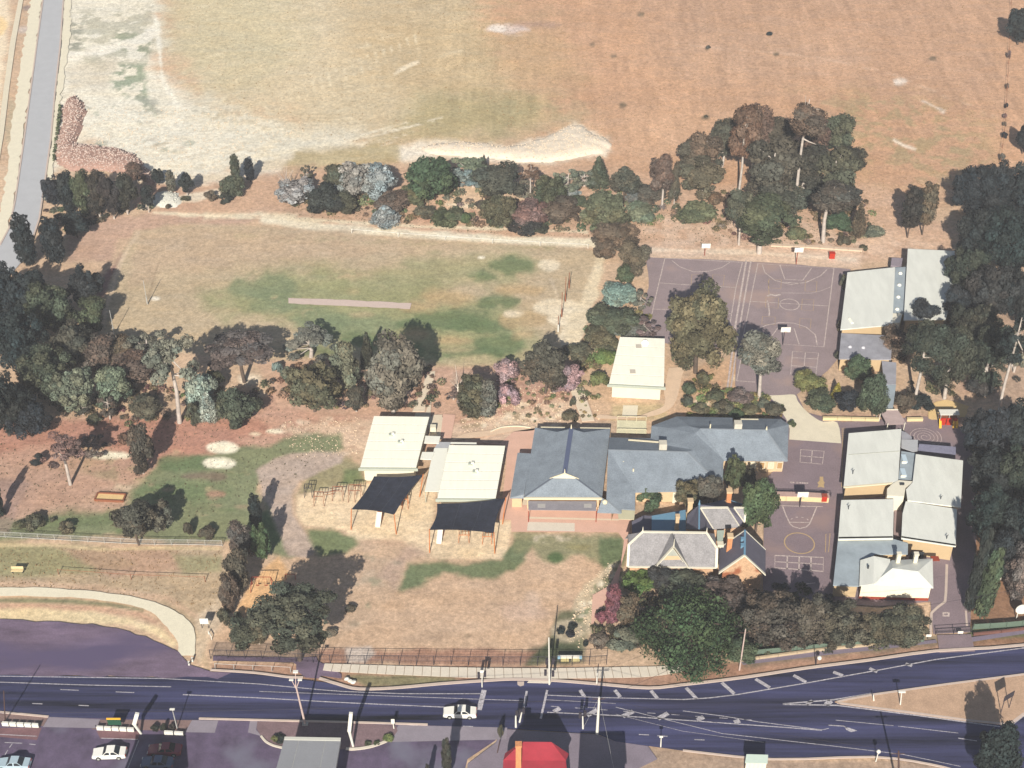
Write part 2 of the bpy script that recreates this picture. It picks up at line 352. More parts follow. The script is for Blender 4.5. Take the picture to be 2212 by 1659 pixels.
for i in range(26):
    r = random.Random(50+i); ell(r.uniform(420,1180), r.uniform(520,770), r.uniform(14,50), r.uniform(4,9), r.choice([(204,176,138),(140,144,100),(184,160,120)]), 6, 7, .45, nz=.5)
line_zone([(345,560),(332,600),(318,650)], 3, (150,128,104), 2, 2, .5); line_zone([(1190,600),(1205,640)], 3, (226,206,176), 2, 2, .5)
zone([(215,600),(250,570),(262,545),(232,620),(212,690),(206,740),(190,700)], (150,112,104), 6, 6)
# soil below the oval
zone([(-300,880),(180,900),(340,905),(560,880),(600,800),(700,790),(990,790),(1260,780),(1310,820),(1300,900),(1160,925),(1120,960),(700,960),(400,1000),(240,1060),(-300,1200)], (196,152,128), 12, 12)
zone([(-300,905),(200,905),(330,905),(560,900),(600,930),(420,985),(330,1000),(200,960),(-300,1000)], (186,132,110), 14, 12, .9)
zone([(-300,990),(140,1000),(330,1000),(290,1080),(200,1130),(-300,1160)], (190,152,128), 14, 14, .8)
zone([(560,780),(700,770),(980,800),(1000,900),(820,900),(600,880)], (206,166,138), 10, 12, .8)
zone([(520,860),(590,840),(570,890),(500,900)], (196,150,120), 10, 9, .6)
for a in [(540,820,26,14),(560,850,20,8)]: ell(*a,(236,218,190),6,8,.8)
zone([(600,925),(800,905),(1000,915),(1140,880),(1240,850),(1290,860),(1290,910),(1160,925),(1120,945),(990,955),(930,950),(770,980),(730,960)], (222,192,162), 8, 9, .8)
for i in range(60):
    r = random.Random(90+i); ell(r.uniform(1000,1230), r.uniform(860,930), r.uniform(4,12), r.uniform(2,5), r.choice([(244,228,200),(190,152,120),(168,146,112),(236,214,182)]), 2, 3, .7)
for i in range(46):
    r = random.Random(190+i); ell(r.uniform(600,790), r.uniform(900,1000), r.uniform(5,14), r.uniform(2,6), r.choice([(232,208,182),(180,140,116),(206,176,150)]), 3, 3, .6)
zone([(975,800),(1110,800),(1110,830),(975,830)], (184,160,138), 6, 5, .6)
# left garden
zone([(360,1000),(430,985),(560,962),(640,945),(740,930),(740,965),(700,985),(620,985),(560,1020),(560,1070),(600,1150),(630,1195),(580,1190),(480,1165),(200,1160),(-100,1160),(-100,1138),(140,1112),(270,1100),(280,1055),(330,1015)], (132,138,100), 8, 13)
ell(400,1000,60,18,(104,124,82),8,12,.85); ell(380,1060,120,30,(100,122,78),14,12,.6,nz=.5); ell(180,1120,120,20,(110,124,82),14,10,.7); ell(590,1110,24,60,(104,130,82),8,8,.8)
for i in range(50):
    r = random.Random(290+i); ell(r.uniform(240,730), r.uniform(950,1150), r.uniform(6,24), r.uniform(3,8), r.choice([(150,140,104),(190,170,130),(96,118,74),(176,150,120)]), 4, 6, .6, nz=.6)
ell(440,1028,50,10,(132,112,96),5,6,.8); ell(465,1066,22,8,(186,140,116),4,5,.8)
zone([(250,1040),(290,1050),(280,1060),(240,1058)], (206,178,148), 4, 4)
zone([(170,955),(230,960),(262,1000),(255,1040),(210,1035),(160,1010)], (160,146,108), 8, 8, .6, nz=.5)
ell(178,1005,52,26,(196,160,130),8,7,.5)
ell(235,982,46,9,(238,228,200),4,5); ell(480,965,33,12,(244,236,210),4,4); ell(472,998,34,11,(246,238,212),4,4); ell(592,930,17,6,(240,228,200),3,4); ell(550,936,14,5,(222,200,170),3,4)
zone([(212,1066),(272,1068),(266,1082),(205,1080)], (222,186,112), 2, 2)
zone([(700,985),(760,985),(780,1005),(776,1045),(720,1060),(640,1070),(650,1040),(690,1010)], (146,142,100), 8, 9, .8)
zone([(740,1010),(782,1008),(790,1040),(740,1045)], (104,124,76), 6, 6, .8)
zone([(556,1015),(590,990),(680,972),(744,980),(740,1000),(690,1015),(650,1040),(630,1070),(632,1110),(660,1150),(682,1185),(660,1200),(625,1195),(590,1120),(566,1070)], (190,168,152), 5, 5)
zone([(640,1068),(720,1052),(790,1045),(900,1040),(940,1060),(938,1100),(925,1145),(1012,1120),(1105,1125),(1103,1150),(1092,1209),(935,1206),(905,1200),(870,1170),(760,1165),(735,1145),(660,1135),(640,1110)], (232,206,168), 5, 5)
for a in [(690,1120,40,16),(800,1150,50,10),(880,1110,30,14),(1030,1190,40,10)]: ell(*a,(238,210,166),10,7,.6)
ell(830,1170,50,10,(206,168,138),8,8,.6)
zone([(660,1142),(720,1138),(768,1155),(780,1175),(750,1200),(690,1200)], (104,124,80), 6, 7, .9)
zone([(770,1165),(900,1170),(935,1206),(880,1215),(870,1270),(820,1330),(700,1400),(740,1290),(780,1220)], (200,170,142), 12, 12, .7)
zone([(880,1175),(920,1190),(880,1220),(850,1260),(820,1240)], (186,156,140), 8, 8, .5)
for i in range(30):
    r = random.Random(390+i); ell(r.uniform(760,880), r.uniform(1200,1350), r.uniform(6,16), r.uniform(4,9), r.choice([(130,136,108),(200,176,150),(150,140,118)]), 4, 6, .6, nz=.5)
# lower lawn
lawn = [(875,1208),(1095,1206),(1110,1150),(1350,1150),(1350,1230),(1300,1270),(1270,1310),(1240,1340),(1220,1420),(1000,1420),(680,1410),(700,1395),(800,1340),(870,1270)]
zone(lawn, (206,172,140), 6, 6)
zone([(876,1210),(1085,1212),(1112,1168),(1150,1170),(1120,1215),(1085,1236),(1020,1252),(960,1240),(930,1255),(870,1268)], (100,122,82), 7, 11, .9)
zone([(1108,1150),(1300,1150),(1348,1160),(1348,1200),(1320,1235),(1290,1215),(1240,1200),(1215,1225),(1180,1215),(1150,1180),(1120,1190)], (138,140,100), 8, 14, .85)
zone([(1290,1160),(1345,1162),(1345,1200),(1325,1232),(1295,1215)], (98,116,78), 6, 9, .9); ell(1200,1205,18,14,(84,112,66),5,6,.9)
ell(1190,1163,45,10,(212,196,170),4,6,.8,nz=.5); ell(1250,1180,30,7,(150,140,90),6,6,.7)
ell(1130,1320,50,20,(212,180,158),14,8,.6); ell(1150,1300,14,24,(214,186,164),8,6,.5); ell(900,1330,80,40,(212,178,146),20,10,.5)
ell(1010,1372,8,5,(120,104,80),3,3,.7); ell(940,1370,30,14,(178,148,120),8,8,.5)
zone([(1260,1260),(1330,1215),(1345,1240),(1290,1290),(1280,1350),(1262,1400),(1240,1400),(1240,1310)], (204,190,158), 6, 8, .7)
for i in range(60):
    r = random.Random(490+i); t = r.random(); ell(1255+75*t+r.uniform(-16,16), 1330-100*t+r.uniform(-10,10), r.uniform(3,9), r.uniform(2,5), r.choice([(238,226,198),(110,124,80),(220,204,174),(120,118,88)]), 2, 3, .8)
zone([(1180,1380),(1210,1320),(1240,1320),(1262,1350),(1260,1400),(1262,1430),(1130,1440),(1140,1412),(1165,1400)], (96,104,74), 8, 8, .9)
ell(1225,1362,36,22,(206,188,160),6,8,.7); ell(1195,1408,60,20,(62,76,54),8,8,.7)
zone([(740,1400),(1160,1405),(1130,1435),(660,1435),(660,1400)], (168,118,98), 7, 7, .75)
zone([(745,1398),(800,1394),(812,1410),(790,1432),(752,1432)], (214,198,184), 5, 5, .9)
zone([(455,1380),(690,1380),(690,1432),(455,1420)], (150,128,112), 8, 8, .8)
# left verge and banks
zone([(-300,1175),(300,1182),(480,1188),(500,1240),(480,1290),(470,1330),(440,1380),(455,1450),(420,1420),(400,1360),(330,1290),(200,1280),(-300,1275)], (186,162,130), 6, 7)
zone([(-100,1175),(220,1178),(300,1220),(120,1240),(-100,1240)], (150,148,104), 8, 9, .8); zone([(120,1180),(380,1186),(420,1240),(250,1245)], (188,148,124), 10, 10, .7)
zone([(370,1195),(480,1200),(480,1235),(390,1250)], (150,148,104), 8, 8, .7)
line_zone([(-100,1176),(110,1176),(220,1186),(330,1182),(478,1184)], 5, (222,198,150), 3, 3, .8)
line_zone([(-100,1262),(100,1262),(240,1274),(360,1290),(440,1340)], 14, (206,172,142), 5, 5, .8)
line_zone([(-100,1294),(100,1296),(170,1298),(240,1305),(310,1318)], 9, (112,122,84), 4, 4, .8)
line_zone([(-100,1308),(80,1310),(200,1316),(300,1325),(340,1345)], 14, (198,156,128), 4, 4, .8)
line_zone([(-100,1326),(80,1326),(200,1332),(280,1342),(340,1362),(382,1396)], 22, (228,206,160), 6, 6, .9)
line_zone([(-100,1340),(100,1346),(220,1354),(290,1366)], 5, (196,160,124), 3, 3, .8)
zone([(420,1330),(470,1290),(485,1330),(450,1390),(430,1440),(412,1400),(425,1370)], (206,184,156), 6, 7, .8)
zone([(560,1235),(600,1205),(625,1240),(580,1290),(545,1340),(505,1345),(515,1300)], (228,180,124), 6, 7)
zone([(490,1340),(560,1310),(650,1290),(620,1350),(520,1390),(470,1385)], (200,164,132), 8, 8, .6)
# verge between footpath and road
zone([(456,1432),(700,1435),(1480,1440),(1620,1430),(2030,1385),(2600,1330),(2600,1370),(2030,1412),(1620,1468),(1480,1492),(1100,1474),(780,1490),(620,1466),(456,1452)], (176,136,112), 4, 4)
zone([(750,1458),(850,1455),(980,1462),(1000,1474),(900,1484),(790,1482)], (132,132,92), 5, 5, .8)
zone([(1480,1440),(1620,1428),(1620,1455),(1480,1475)], (168,124,98), 5, 5, .6)
zone([(-200,1030),(60,1040),(20,1150),(-200,1150)], (170,140,128), 8, 8, .6)
# right side
zone([(1450,870),(1500,800),(1600,760),(1600,850),(1680,860),(1700,905),(1480,905),(1400,915)], (208,168,130), 8, 8)
for i in range(40):
    r = random.Random(590+i); ell(r.uniform(1470,1700), r.uniform(815,905), r.uniform(5,14), r.uniform(3,6), r.choice([(238,218,184),(150,140,90),(214,160,120),(122,122,84)]), 3, 4, .7)
zone([(1380,690),(1480,800),(1470,880),(1400,915),(1300,905),(1250,880),(1260,800),(1300,740)], (212,176,140), 8, 8)
zone([(1320,870),(1440,875),(1440,905),(1320,905)], (196,178,130), 6, 6, .7)
zone([(1690,890),(2080,895),(2080,1000),(1830,960),(1690,930)], (190,150,128), 8, 6)
zone([(1830,860),(2100,860),(2212,860),(2212,420),(2100,430),(2050,900)], (176,142,122), 20, 16, .8, nz=.7)
zone([(2100,660),(2300,640),(2300,880),(2150,880)], (176,148,126), 20, 14, .8)
zone([(2090,1150),(2500,1150),(2500,1370),(2095,1390)], (150,112,84), 8, 8)
zone([(2095,1355),(2500,1330),(2500,1350),(2095,1380)], (96,112,78), 5, 5, .8)
zone([(1600,1380),(2030,1370),(2030,1392),(1610,1440)], (120,112,92), 6, 6, .7)
# islands south of the road
zone([(1330,1600),(1460,1618),(1680,1642),(1890,1640),(2020,1640),(2100,1670),(2400,1760),(2400,1900),(1330,1900)], (176,150,128), 5, 5)
zone([(1280,1600),(1330,1600),(1360,1640),(1380,1700),(1290,1700)], (150,138,146), 5, 4)
zone([(1000,1660),(1080,1590),(1090,1610),(1080,1700),(1010,1720)], (186,164,140), 5, 5)
zone([(-200,1900),(-200,1660),(1300,1680),(1300,1900)], (110,96,108), 8, 6, .7)
# left edge beyond the side road
zone([(-500,-200),(30,-200),(10,200),(-20,420),(-500,500)], (236,216,184), 14, 12)
zone([(20,200),(40,240),(45,330),(20,350),(12,300)], (190,172,140), 5, 6, .8); ell(62,16,12,5,(140,124,122),4,4,.8); ell(55,64,24,8,(206,192,182),5,5,.8)
zone([(-40,350),(30,360),(30,440),(-40,520)], (212,182,150), 7, 8, .8)
ell(-5,55,20,20,(238,206,150),5,5)
zone([(-500,500),(-20,500),(0,560),(-500,640)], (196,170,150), 10, 8)
# soften everything with broad and fine variation, then bake to albedo
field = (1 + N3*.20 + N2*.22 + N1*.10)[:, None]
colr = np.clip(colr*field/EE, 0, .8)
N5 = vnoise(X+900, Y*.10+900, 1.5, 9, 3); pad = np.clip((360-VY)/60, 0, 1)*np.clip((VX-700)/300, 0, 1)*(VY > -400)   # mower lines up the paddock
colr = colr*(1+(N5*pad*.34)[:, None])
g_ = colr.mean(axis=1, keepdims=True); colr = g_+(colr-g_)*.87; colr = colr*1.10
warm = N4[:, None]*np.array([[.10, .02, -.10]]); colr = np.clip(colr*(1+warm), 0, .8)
Z = N2*.10 + N1*.10 - .16; Z[dep < 50] = -.16
far_ = (np.abs(X) > 400) | (Y > 900); Z[far_] = -.16
me = bpy.data.meshes.new('ground'); nv = len(X); co = np.column_stack([X, Y, Z]).astype(np.float32)
I = np.arange(nv).reshape(ny, nx); q = np.column_stack([I[:-1, :-1].ravel(), I[:-1, 1:].ravel(), I[1:, 1:].ravel(), I[1:, :-1].ravel()]).astype(np.int32)
me.vertices.add(nv); me.vertices.foreach_set('co', co.ravel()); me.loops.add(q.size); me.loops.foreach_set('vertex_index', q.ravel())
me.polygons.add(len(q)); me.polygons.foreach_set('loop_start', np.arange(0, q.size, 4, dtype=np.int32)); me.polygons.foreach_set('use_smooth', np.ones(len(q), bool))
me.update(calc_edges=True)
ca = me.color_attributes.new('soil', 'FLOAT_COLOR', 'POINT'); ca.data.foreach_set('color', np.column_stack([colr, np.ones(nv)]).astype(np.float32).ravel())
gm = bpy.data.materials.new('soil and dry grass'); gm.use_nodes = True; n = gm.node_tree; L = n.links; b = n.nodes['Principled BSDF']
b.inputs['Roughness'].default_value = 1; b.inputs['Specular IOR Level'].default_value = 0
at = n.nodes.new('ShaderNodeAttribute'); at.attribute_name = 'soil'; g = n.nodes.new('ShaderNodeNewGeometry')
def nzn(sc, det, lo, hi, a=.3, bb=.7):
    z = n.nodes.new('ShaderNodeTexNoise'); z.inputs['Scale'].default_value = sc; z.inputs['Detail'].default_value = det; z.inputs['Roughness'].default_value = .7; L.new(g.outputs['Position'], z.inputs['Vector'])
    r = n.nodes.new('ShaderNodeMapRange'); r.inputs[1].default_value = a; r.inputs[2].default_value = bb; r.inputs[3].default_value = lo; r.inputs[4].default_value = hi; L.new(z.outputs[0], r.inputs[0]); return r, z
r1, z1 = nzn(1.1, 8, .74, 1.26); r2, z2 = nzn(3.2, 4, .80, 1.20); r3, z3 = nzn(.35, 6, .92, 1.08)
m1 = n.nodes.new('ShaderNodeMath'); m1.operation = 'MULTIPLY'; L.new(r1.outputs[0], m1.inputs[0]); L.new(r2.outputs[0], m1.inputs[1])
m2 = n.nodes.new('ShaderNodeMath'); m2.operation = 'MULTIPLY'; L.new(m1.outputs[0], m2.inputs[0]); L.new(r3.outputs[0], m2.inputs[1])
vm = n.nodes.new('ShaderNodeVectorMath'); vm.operation = 'SCALE'; L.new(at.outputs['Color'], vm.inputs[0]); L.new(m2.outputs[0], vm.inputs['Scale']); L.new(vm.outputs[0], b.inputs['Base Color'])
bp = n.nodes.new('ShaderNodeBump'); bp.inputs['Distance'].default_value = .12; bp.inputs['Strength'].default_value = .8; L.new(z1.outputs[0], bp.inputs['Height']); L.new(bp.outputs[0], b.inputs['Normal'])
me.materials.append(gm); go = bpy.data.objects.new('ground', me); COL.objects.link(go); go['kind'] = 'structure'
def ground_col(x, y):
    i = int(np.clip(np.searchsorted(gy, y), 0, ny-1)); j = int(np.clip(np.searchsorted(gx, x), 0, nx-1)); return colr[i*nx+j]
# ---------------------------------------------------------------- roads, yards and paths
ASPH = mat('asphalt', alb((58, 60, 92)), var=1.0, scale=.6, stretch=(.03, .8, 1), fine=.10, blotch=(alb((80, 80, 110)), .12, .54))
LOT = mat('worn lot asphalt', alb((118, 102, 122)), var=.5, scale=.25, stretch=(.3, 1, 1), fine=.16, blotch=(alb((96, 86, 116)), .10, .5))
PARK = mat('car park asphalt', alb((100, 88, 112)), var=.4, scale=.3, fine=.10, blotch=(alb((118, 116, 134)), .1, .56))
YARD = mat('school yard asphalt', alb((154, 138, 140)), var=.12, scale=.25, fine=.14, blotch=(alb((176, 152, 144)), .09, .55))
YARD2 = mat('lower yard asphalt', alb((140, 124, 130)), var=.12, scale=.25, fine=.14, blotch=(alb((156, 134, 132)), .1, .55))
SIDE = mat('pale side road', alb((190, 192, 196)), var=.05, scale=.4, fine=.03)
CREAM = mat('cream concrete', alb((232, 222, 198)), var=.06, scale=.6, fine=.05)
LIMEP = mat('crushed limestone', alb((238, 230, 206)), var=.06, scale=.8, fine=.07)
PINKP = mat('pink pavers', alb((226, 184, 164)), var=.07, scale=.5, fine=.06)
PALEP = mat('pale pavers', alb((230, 214, 190)), var=.05, scale=.6, fine=.04)
KERB = mat('kerb concrete', alb((208, 190, 178)), var=.07, scale=1)
PAINT = mat('road paint', alb((184, 180, 186)), var=.28, scale=2.2, fine=.35)
CPAINT = mat('court paint', alb((200, 184, 178)), var=.25, scale=1.5, fine=.3)
YPAINT = mat('ochre court paint', alb((196, 168, 124)), var=.12, scale=2)
GREYC = mat('grey concrete', alb((150, 142, 152)), var=.1, scale=.5, fine=.06)
WHITEC = mat('white concrete footpath', alb((226, 216, 200)), var=.06, scale=.8, fine=.05)
SANDV = mat('dry grass verge', alb((196, 164, 138)), var=.16, scale=.5, fine=.14)
VERGE = mat('bare verge', alb((140, 116, 112)), var=.2, scale=.4, fine=.14)
z0 = .03
side = sheet('side_road', PP('V', [(93,-120),(93,0),(80,93),(63,220),(50,317),(33,433),(20,493),(0,530),(-60,590),(-120,640),(-60,680),(0,620),(50,562),(72,515),(85,473),(97,393),(110,300),(118,207),(130,100),(137,0),(146,-120)]), z0, SIDE)
vg = sheet('side_verge', rough_poly(PP('V', [(146,-100),(139,0),(132,100),(120,207),(112,300),(99,393),(92,430),(104,440),(112,393),(122,300),(134,190),(150,100),(158,-100)]), .4), z0-.01, LIMEP)
sheet('side_verge', rough_poly(PP('V', [(92,-100),(91,0),(78,93),(61,220),(48,317),(31,433),(18,493),(0,526),(-30,556),(-70,560),(-10,500),(6,433),(20,317),(32,220),(52,93),(66,0),(72,-100)]), .4), z0-.01, LIMEP)
for pts in ([(146,-100),(137,0),(130,100),(118,207),(110,300),(97,393),(85,473),(66,530)], [(94,-100),(93,0),(80,93),(63,220),(50,317),(33,433),(20,493),(0,530)]):
    strip('kerb', PP('V', pts), .35, z0+.01, KERB, side, h=.10)
path0 = sheet('side_footpath', PP('V', [(58,-60),(50,0),(34,90),(20,190),(8,290),(-10,400),(-24,400),(-4,290),(8,190),(22,90),(40,0),(48,-60)]), z0, CREAM)
# main road and its island
road = sheet('main_road', PP('V', [(-300,1452),(0,1458),(350,1464),(500,1452),(620,1464),(700,1474),(775,1490),(850,1488),(950,1479),(1050,1472),(1110,1469),(1200,1472),(1300,1480),(1400,1488),(1475,1481),(1608,1465),(1741,1445),(1875,1428),(2021,1408),(2212,1395),(2500,1350),(2500,1760),(2300,1716),(2100,1672),(2010,1652),(1885,1636),(1668,1641),(1475,1622),(1330,1602),(1290,1586),(1091,1574),(924,1567),(633,1559),(300,1554),(100,1549),(0,1540),(-300,1528)]), z0, ASPH)
lot = sheet('gravel_lot', rough_poly(PP('V', [(-300,1338),(0,1340),(100,1342),(200,1350),(277,1364),(333,1384),(383,1409),(410,1436),(460,1450),(500,1454),(470,1465),(350,1464),(0,1458),(-300,1454)]), .25), z0+.012, LOT)
cpk = sheet('car_park', PP('V', [(-300,1528),(0,1540),(100,1549),(300,1554),(633,1559),(924,1567),(1040,1572),(1082,1580),(1070,1600),(1010,1640),(1000,1680),(1000,1800),(-300,1800)]), z0-.008, PARK)
yard_e = sheet('forecourt', PP('V', [(1086,1575),(1290,1587),(1330,1602),(1400,1612),(1420,1640),(1380,1660),(1390,1800),(1000,1800),(1010,1650),(1070,1605)]), z0-.012, mat('grey forecourt', alb((138,128,140)), var=.14, scale=.3, fine=.1))
def kerbs(par, *lists):
    for l, wd in lists: strip('kerb', smooth_line(PP('V', l), 3), wd, z0+.01, KERB, par, h=.12)
kerbs(road, ([(455,1448),(550,1454),(620,1463),(655,1464)], .35), ([(690,1466),(735,1480),(775,1489),(850,1487),(950,1478),(1050,1471),(1110,1468),(1200,1471),(1300,1479),(1400,1487),(1475,1480),(1608,1464),(1741,1444),(1875,1427),(2021,1407),(2212,1394),(2500,1349)], .45),
      ([(430,1553),(633,1558),(761,1561),(924,1566)], .3), ([(0,1539),(105,1549)], .3), ([(1475,1622),(1668,1641),(1885,1636),(2010,1652),(2100,1674),(2300,1718)], .3))
isl = PP('V', [(1803,1517),(1830,1510),(1885,1500),(2041,1478),(2212,1456),(2500,1418),(2500,1500),(2260,1530),(2212,1545),(2181,1568),(2100,1560),(1975,1543),(1860,1528),(1815,1522)])
island = prism('traffic_island', isl, z0+.005, z0+.12, SANDV); island['kind'] = 'structure'
strip('kerb', inset(isl, .15), .35, z0+.10, KERB, island, h=.04, closed=True)
def mark(pts, wd, par=road, m=PAINT, name='lane_line', fr='V', z=z0+.018): return strip(name, PP(fr, pts), wd, z, m, par)
mark([(-300,1469),(0,1474),(180,1480),(370,1484)], .14); mark([(0,1461),(350,1466),(560,1478),(700,1491),(740,1494),(870,1499),(1040,1499)], .14)
for a in [(130,1490),(250,1495)]: mark([(a[0],a[1]),(a[0]+40,a[1]+1.5)], .12)
mark([(395,1501),(560,1508),(700,1516),(760,1519),(960,1528)], .16); mark([(560,1494),(700,1499),(1040,1511),(1130,1514)], .10)
for a in [(70,1520),(170,1524),(880,1566),(1000,1569),(1380,1587),(1420,1590),(1500,1598)]: mark([(a[0],a[1]),(a[0]+22,a[1]+1)], .14)
mark([(1182,1502),(1290,1507),(1475,1511.5)], .14); mark([(1180,1512),(1330,1520)], .08)
mark([(1475,1511.5),(1532,1508),(1591,1501),(1741,1476),(1908,1446),(2021,1425),(2212,1400),(2400,1372)], .18)
mark([(1182,1539),(1330,1546),(1475,1556),(1600,1565),(1700,1572),(1775,1578)], .16); mark([(1255,1527),(1290,1530)], .1)
for i in range(9): mark([(1190+i*52,1526+i*3.6),(1208+i*52,1527+i*3.6)], .10)
mark([(1475,1536),(1560,1547),(1640,1560),(1775,1577)], .12); mark([(1775,1577),(1790,1574)], .1)
for a in [(1330,1546,1590,1596),]: mark([(1330,1543),(1475,1580),(1650,1604)], .06)
mark([(1330,1528),(1560,1585),(1800,1612),(1950,1630),(2075,1656)], .10)
mark([(1691,1521),(1801,1512),(1885,1498)], .22); mark([(1691,1522),(1808,1524),(1975,1545),(2160,1570)], .22); mark([(1808,1520),(1975,1541)], .14)
mark([(2181,1569),(2212,1545),(2300,1525)], .3)
for a in [(1805,1556,1930,1568),(1940,1569,2070,1584)]: mark([(a[0],a[1]),(a[2],a[3])], .10)
mark([(2070,1595),(2110,1601)], .14)
# stop lines and the crossing
mark([(1046,1491),(1035,1534)], .75, name='stop_line'); mark([(1138,1493),(1129,1540)], .32, name='crossing_line'); mark([(1182,1491),(1168,1553)], .32, name='crossing_line')
for x0, y0, x1, y1 in [(1253,1491,1262,1505),(1328,1491,1340,1506),(1406,1492,1420,1509),(1482,1486,1505,1510),(1559,1475,1586,1499),(1632,1467,1663,1486),(1714,1459,1741,1474),(1800,1452,1821,1460),(1878,1444,1895,1452),(1956,1434,1970,1439)]:
    mark([(x0,y0),(x1,y1)], .55, name='diagonal_bar')
for x0, y0, x1, y1 in [(1210,1530,1196,1538),(1290,1534,1268,1546),(1368,1537,1345,1548),(1443,1541,1421,1553),(1520,1549,1506,1556),(1598,1557,1586,1561)]:
    mark([(x0,y0),(x1,y1)], .7, name='chevron_bar')
mark([(1742,1522),(1755,1514)], .5, name='chevron_bar'); mark([(1784,1523),(1795,1514)], .8, name='chevron_bar')
ar = [(1790,1567),(1822,1569),(1830,1573)]; mark(ar, .18, name='turn_arrow'); sheet('turn_arrow', PP('V', [(1824,1570),(1836,1573),(1852,1579),(1838,1582),(1828,1577)]), z0+.018, PAINT, road)
for a in [(1452,1500,1453,1520),]: pass
# concrete crossovers and verges on the south side
for k, (fr, pts) in enumerate([('r1', [(640,1000),(1300,1030),(1250,1145),(555,1130)]), ('T02', [(1245,1350),(1415,1352),(1392,1432),(1200,1428)]), ('T12', [(370,1382),(1075,1398),(1070,1475),(310,1492)]), ('r2', [(150,1030),(245,1040),(225,1165),(300,1250),(120,1200)])]):
    sheet('driveway_crossover', PP(fr, pts), z0+.014, GREYC)
def verge(fr, pts, m=VERGE, nm='verge'): sheet(nm, PP(fr, pts), z0+.010, m)
verge('r1', [(-200,950),(640,985),(560,1120),(-200,1060)]); verge('r1', [(1300,1035),(2600,1040),(2420,1180),(1190,1160)])
verge('r1', [(-200,1140),(540,1140),(480,1300),(-200,1240)], mat('brown garden bed', alb((128,96,100)), var=.2, scale=.5, fine=.15), 'garden_bed'); verge('r1', [(1250,1180),(1820,1180),(1790,1290),(1300,1280)], MATS['brown garden bed'], 'garden_bed')
bed = PP('r2', [(240,1062),(780,1062),(1480,1082),(2040,1112),(2060,1180),(1995,1272),(1880,1332),(1700,1392),(1500,1420),(1390,1416),(900,1440),(570,1404),(450,1374),(350,1322),(290,1250),(232,1150)])
gb = sheet('garden_island', bed, z0+.02, mat('garden soil', alb((132,110,114)), var=.2, scale=.5, fine=.15))
strip('kerb', smooth_line(PP('r2', [(290,1250),(350,1322),(450,1374),(570,1404)]), 3), .3, z0+.02, WHITEC, gb, h=.14)
strip('kerb', smooth_line(PP('r2', [(1390,1416),(1500,1420),(1700,1392),(1880,1332),(1995,1272)]), 3), .4, z0+.02, WHITEC, gb, h=.14)
strip('parking_line', PP('r1', [(1800,1300),(1650,1680)]), .12, z0+.01, PAINT, cpk); strip('parking_line', PP('r1', [(1310,1275),(1790,1290)]), .12, z0+.012, PAINT, cpk)
strip('parking_line', PP('r1', [(0,1225),(480,1250)]), .12, z0+.012, PAINT, cpk)
for l in ([(60,1330),(290,1340)], [(380,1350),(460,1358)], [(160,1345),(120,1400)], [(100,1430),(60,1500)]): strip('parking_line', PP('r1', l), .12, z0+.01, PAINT, cpk)
# pale path sweeping down to the lot
lp = smooth_line(PP('T02', [(-300,484),(0,490),(300,493),(700,525),(950,570),(1130,640),(1225,710),(1265,800),(1262,930)]), 4)
lq = smooth_line(PP('T02', [(1150,936),(1150,850),(1080,750),(980,650),(850,605),(600,565),(300,548),(0,545),(-300,545)]), 4)
sheet('limestone_path', rough_poly(lp+lq, .10, 1.0), z0, LIMEP)
# footpath of separate concrete slabs
top = smooth_line(PP('V', [(701,1434),(737,1435),(900,1440),(1040,1443),(1190,1444),(1370,1441),(1420,1440),(1475,1436)]), 10); bot = smooth_line(PP('V', [(697,1448),(737,1452),(880,1459),(1040,1465),(1190,1466),(1370,1464),(1430,1459),(1480,1450)]), 10)
fp = thing('footpath', (0, 0, 0), None, None); fp['kind'] = 'structure'
def resamp(l, n):
    d = [0]
    for i in range(1, len(l)): d.append(d[-1]+(l[i]-l[i-1]).length)
    out = []; j = 0
    for k in range(n+1):
        t = d[-1]*k/n
        while j < len(l)-2 and d[j+1] < t: j += 1
        out.append(l[j].lerp(l[j+1], (t-d[j])/max(1e-6, d[j+1]-d[j])))
    return out
def slabs(a, b, n, par, m, h=.06, z=z0, nm='slab', gap=.03):
    a, b = resamp(a, n), resamp(b, n)
    for i in range(n):
        q = [a[i].lerp(a[i+1], gap), a[i].lerp(a[i+1], 1-gap), b[i].lerp(b[i+1], 1-gap), b[i].lerp(b[i+1], gap)]
        prism(nm, q, z, z+h*random.Random(i).uniform(.85, 1.15), m, par)
slabs(top, bot, 40, fp, WHITEC)
sheet('footpath_base', top+bot[::-1], z0-.01, mat('joint sand', alb((160,140,120)), var=.1, scale=1))
prism('kerb_ramp', PP('T12', [(1240,1068),(1368,1068),(1358,1112),(1205,1108)]), z0, z0+.09, WHITEC)['kind'] = 'structure'
sheet('drain_lid', PP('T12', [(1140,1100),(1185,1100),(1183,1125),(1160,1132),(1142,1122)]), z0+.03, KERB)
sheet('asphalt_path', PP('T22', [(380,972),(860,905),(1320,862),(1640,828),(1650,848),(1330,886),(870,935),(390,992)]), z0, mat('path asphalt', alb((132,122,138)), var=.1, scale=.6, fine=.1))
sheet('asphalt_path', PP('T22', [(1870,812),(2212,765),(2500,730),(2500,752),(2212,790),(1875,842)]), z0, MATS['path asphalt'])
sheet('asphalt_path', PP('T02', [(1380,965),(1900,975),(2000,1050),(2212,1080),(2212,1050),(2060,965),(2050,940),(1900,945),(1380,932)]), z0, LOT)
sheet('asphalt_path', PP('V', [(688,1432),(704,1434),(697,1450),(690,1466),(660,1464),(640,1448),(640,1434)]), z0+.002, LOT)
sheet('driveway', PP('T22', [(1648,798),(1868,792),(1895,905),(1665,915)]), z0+.008, YARD2)
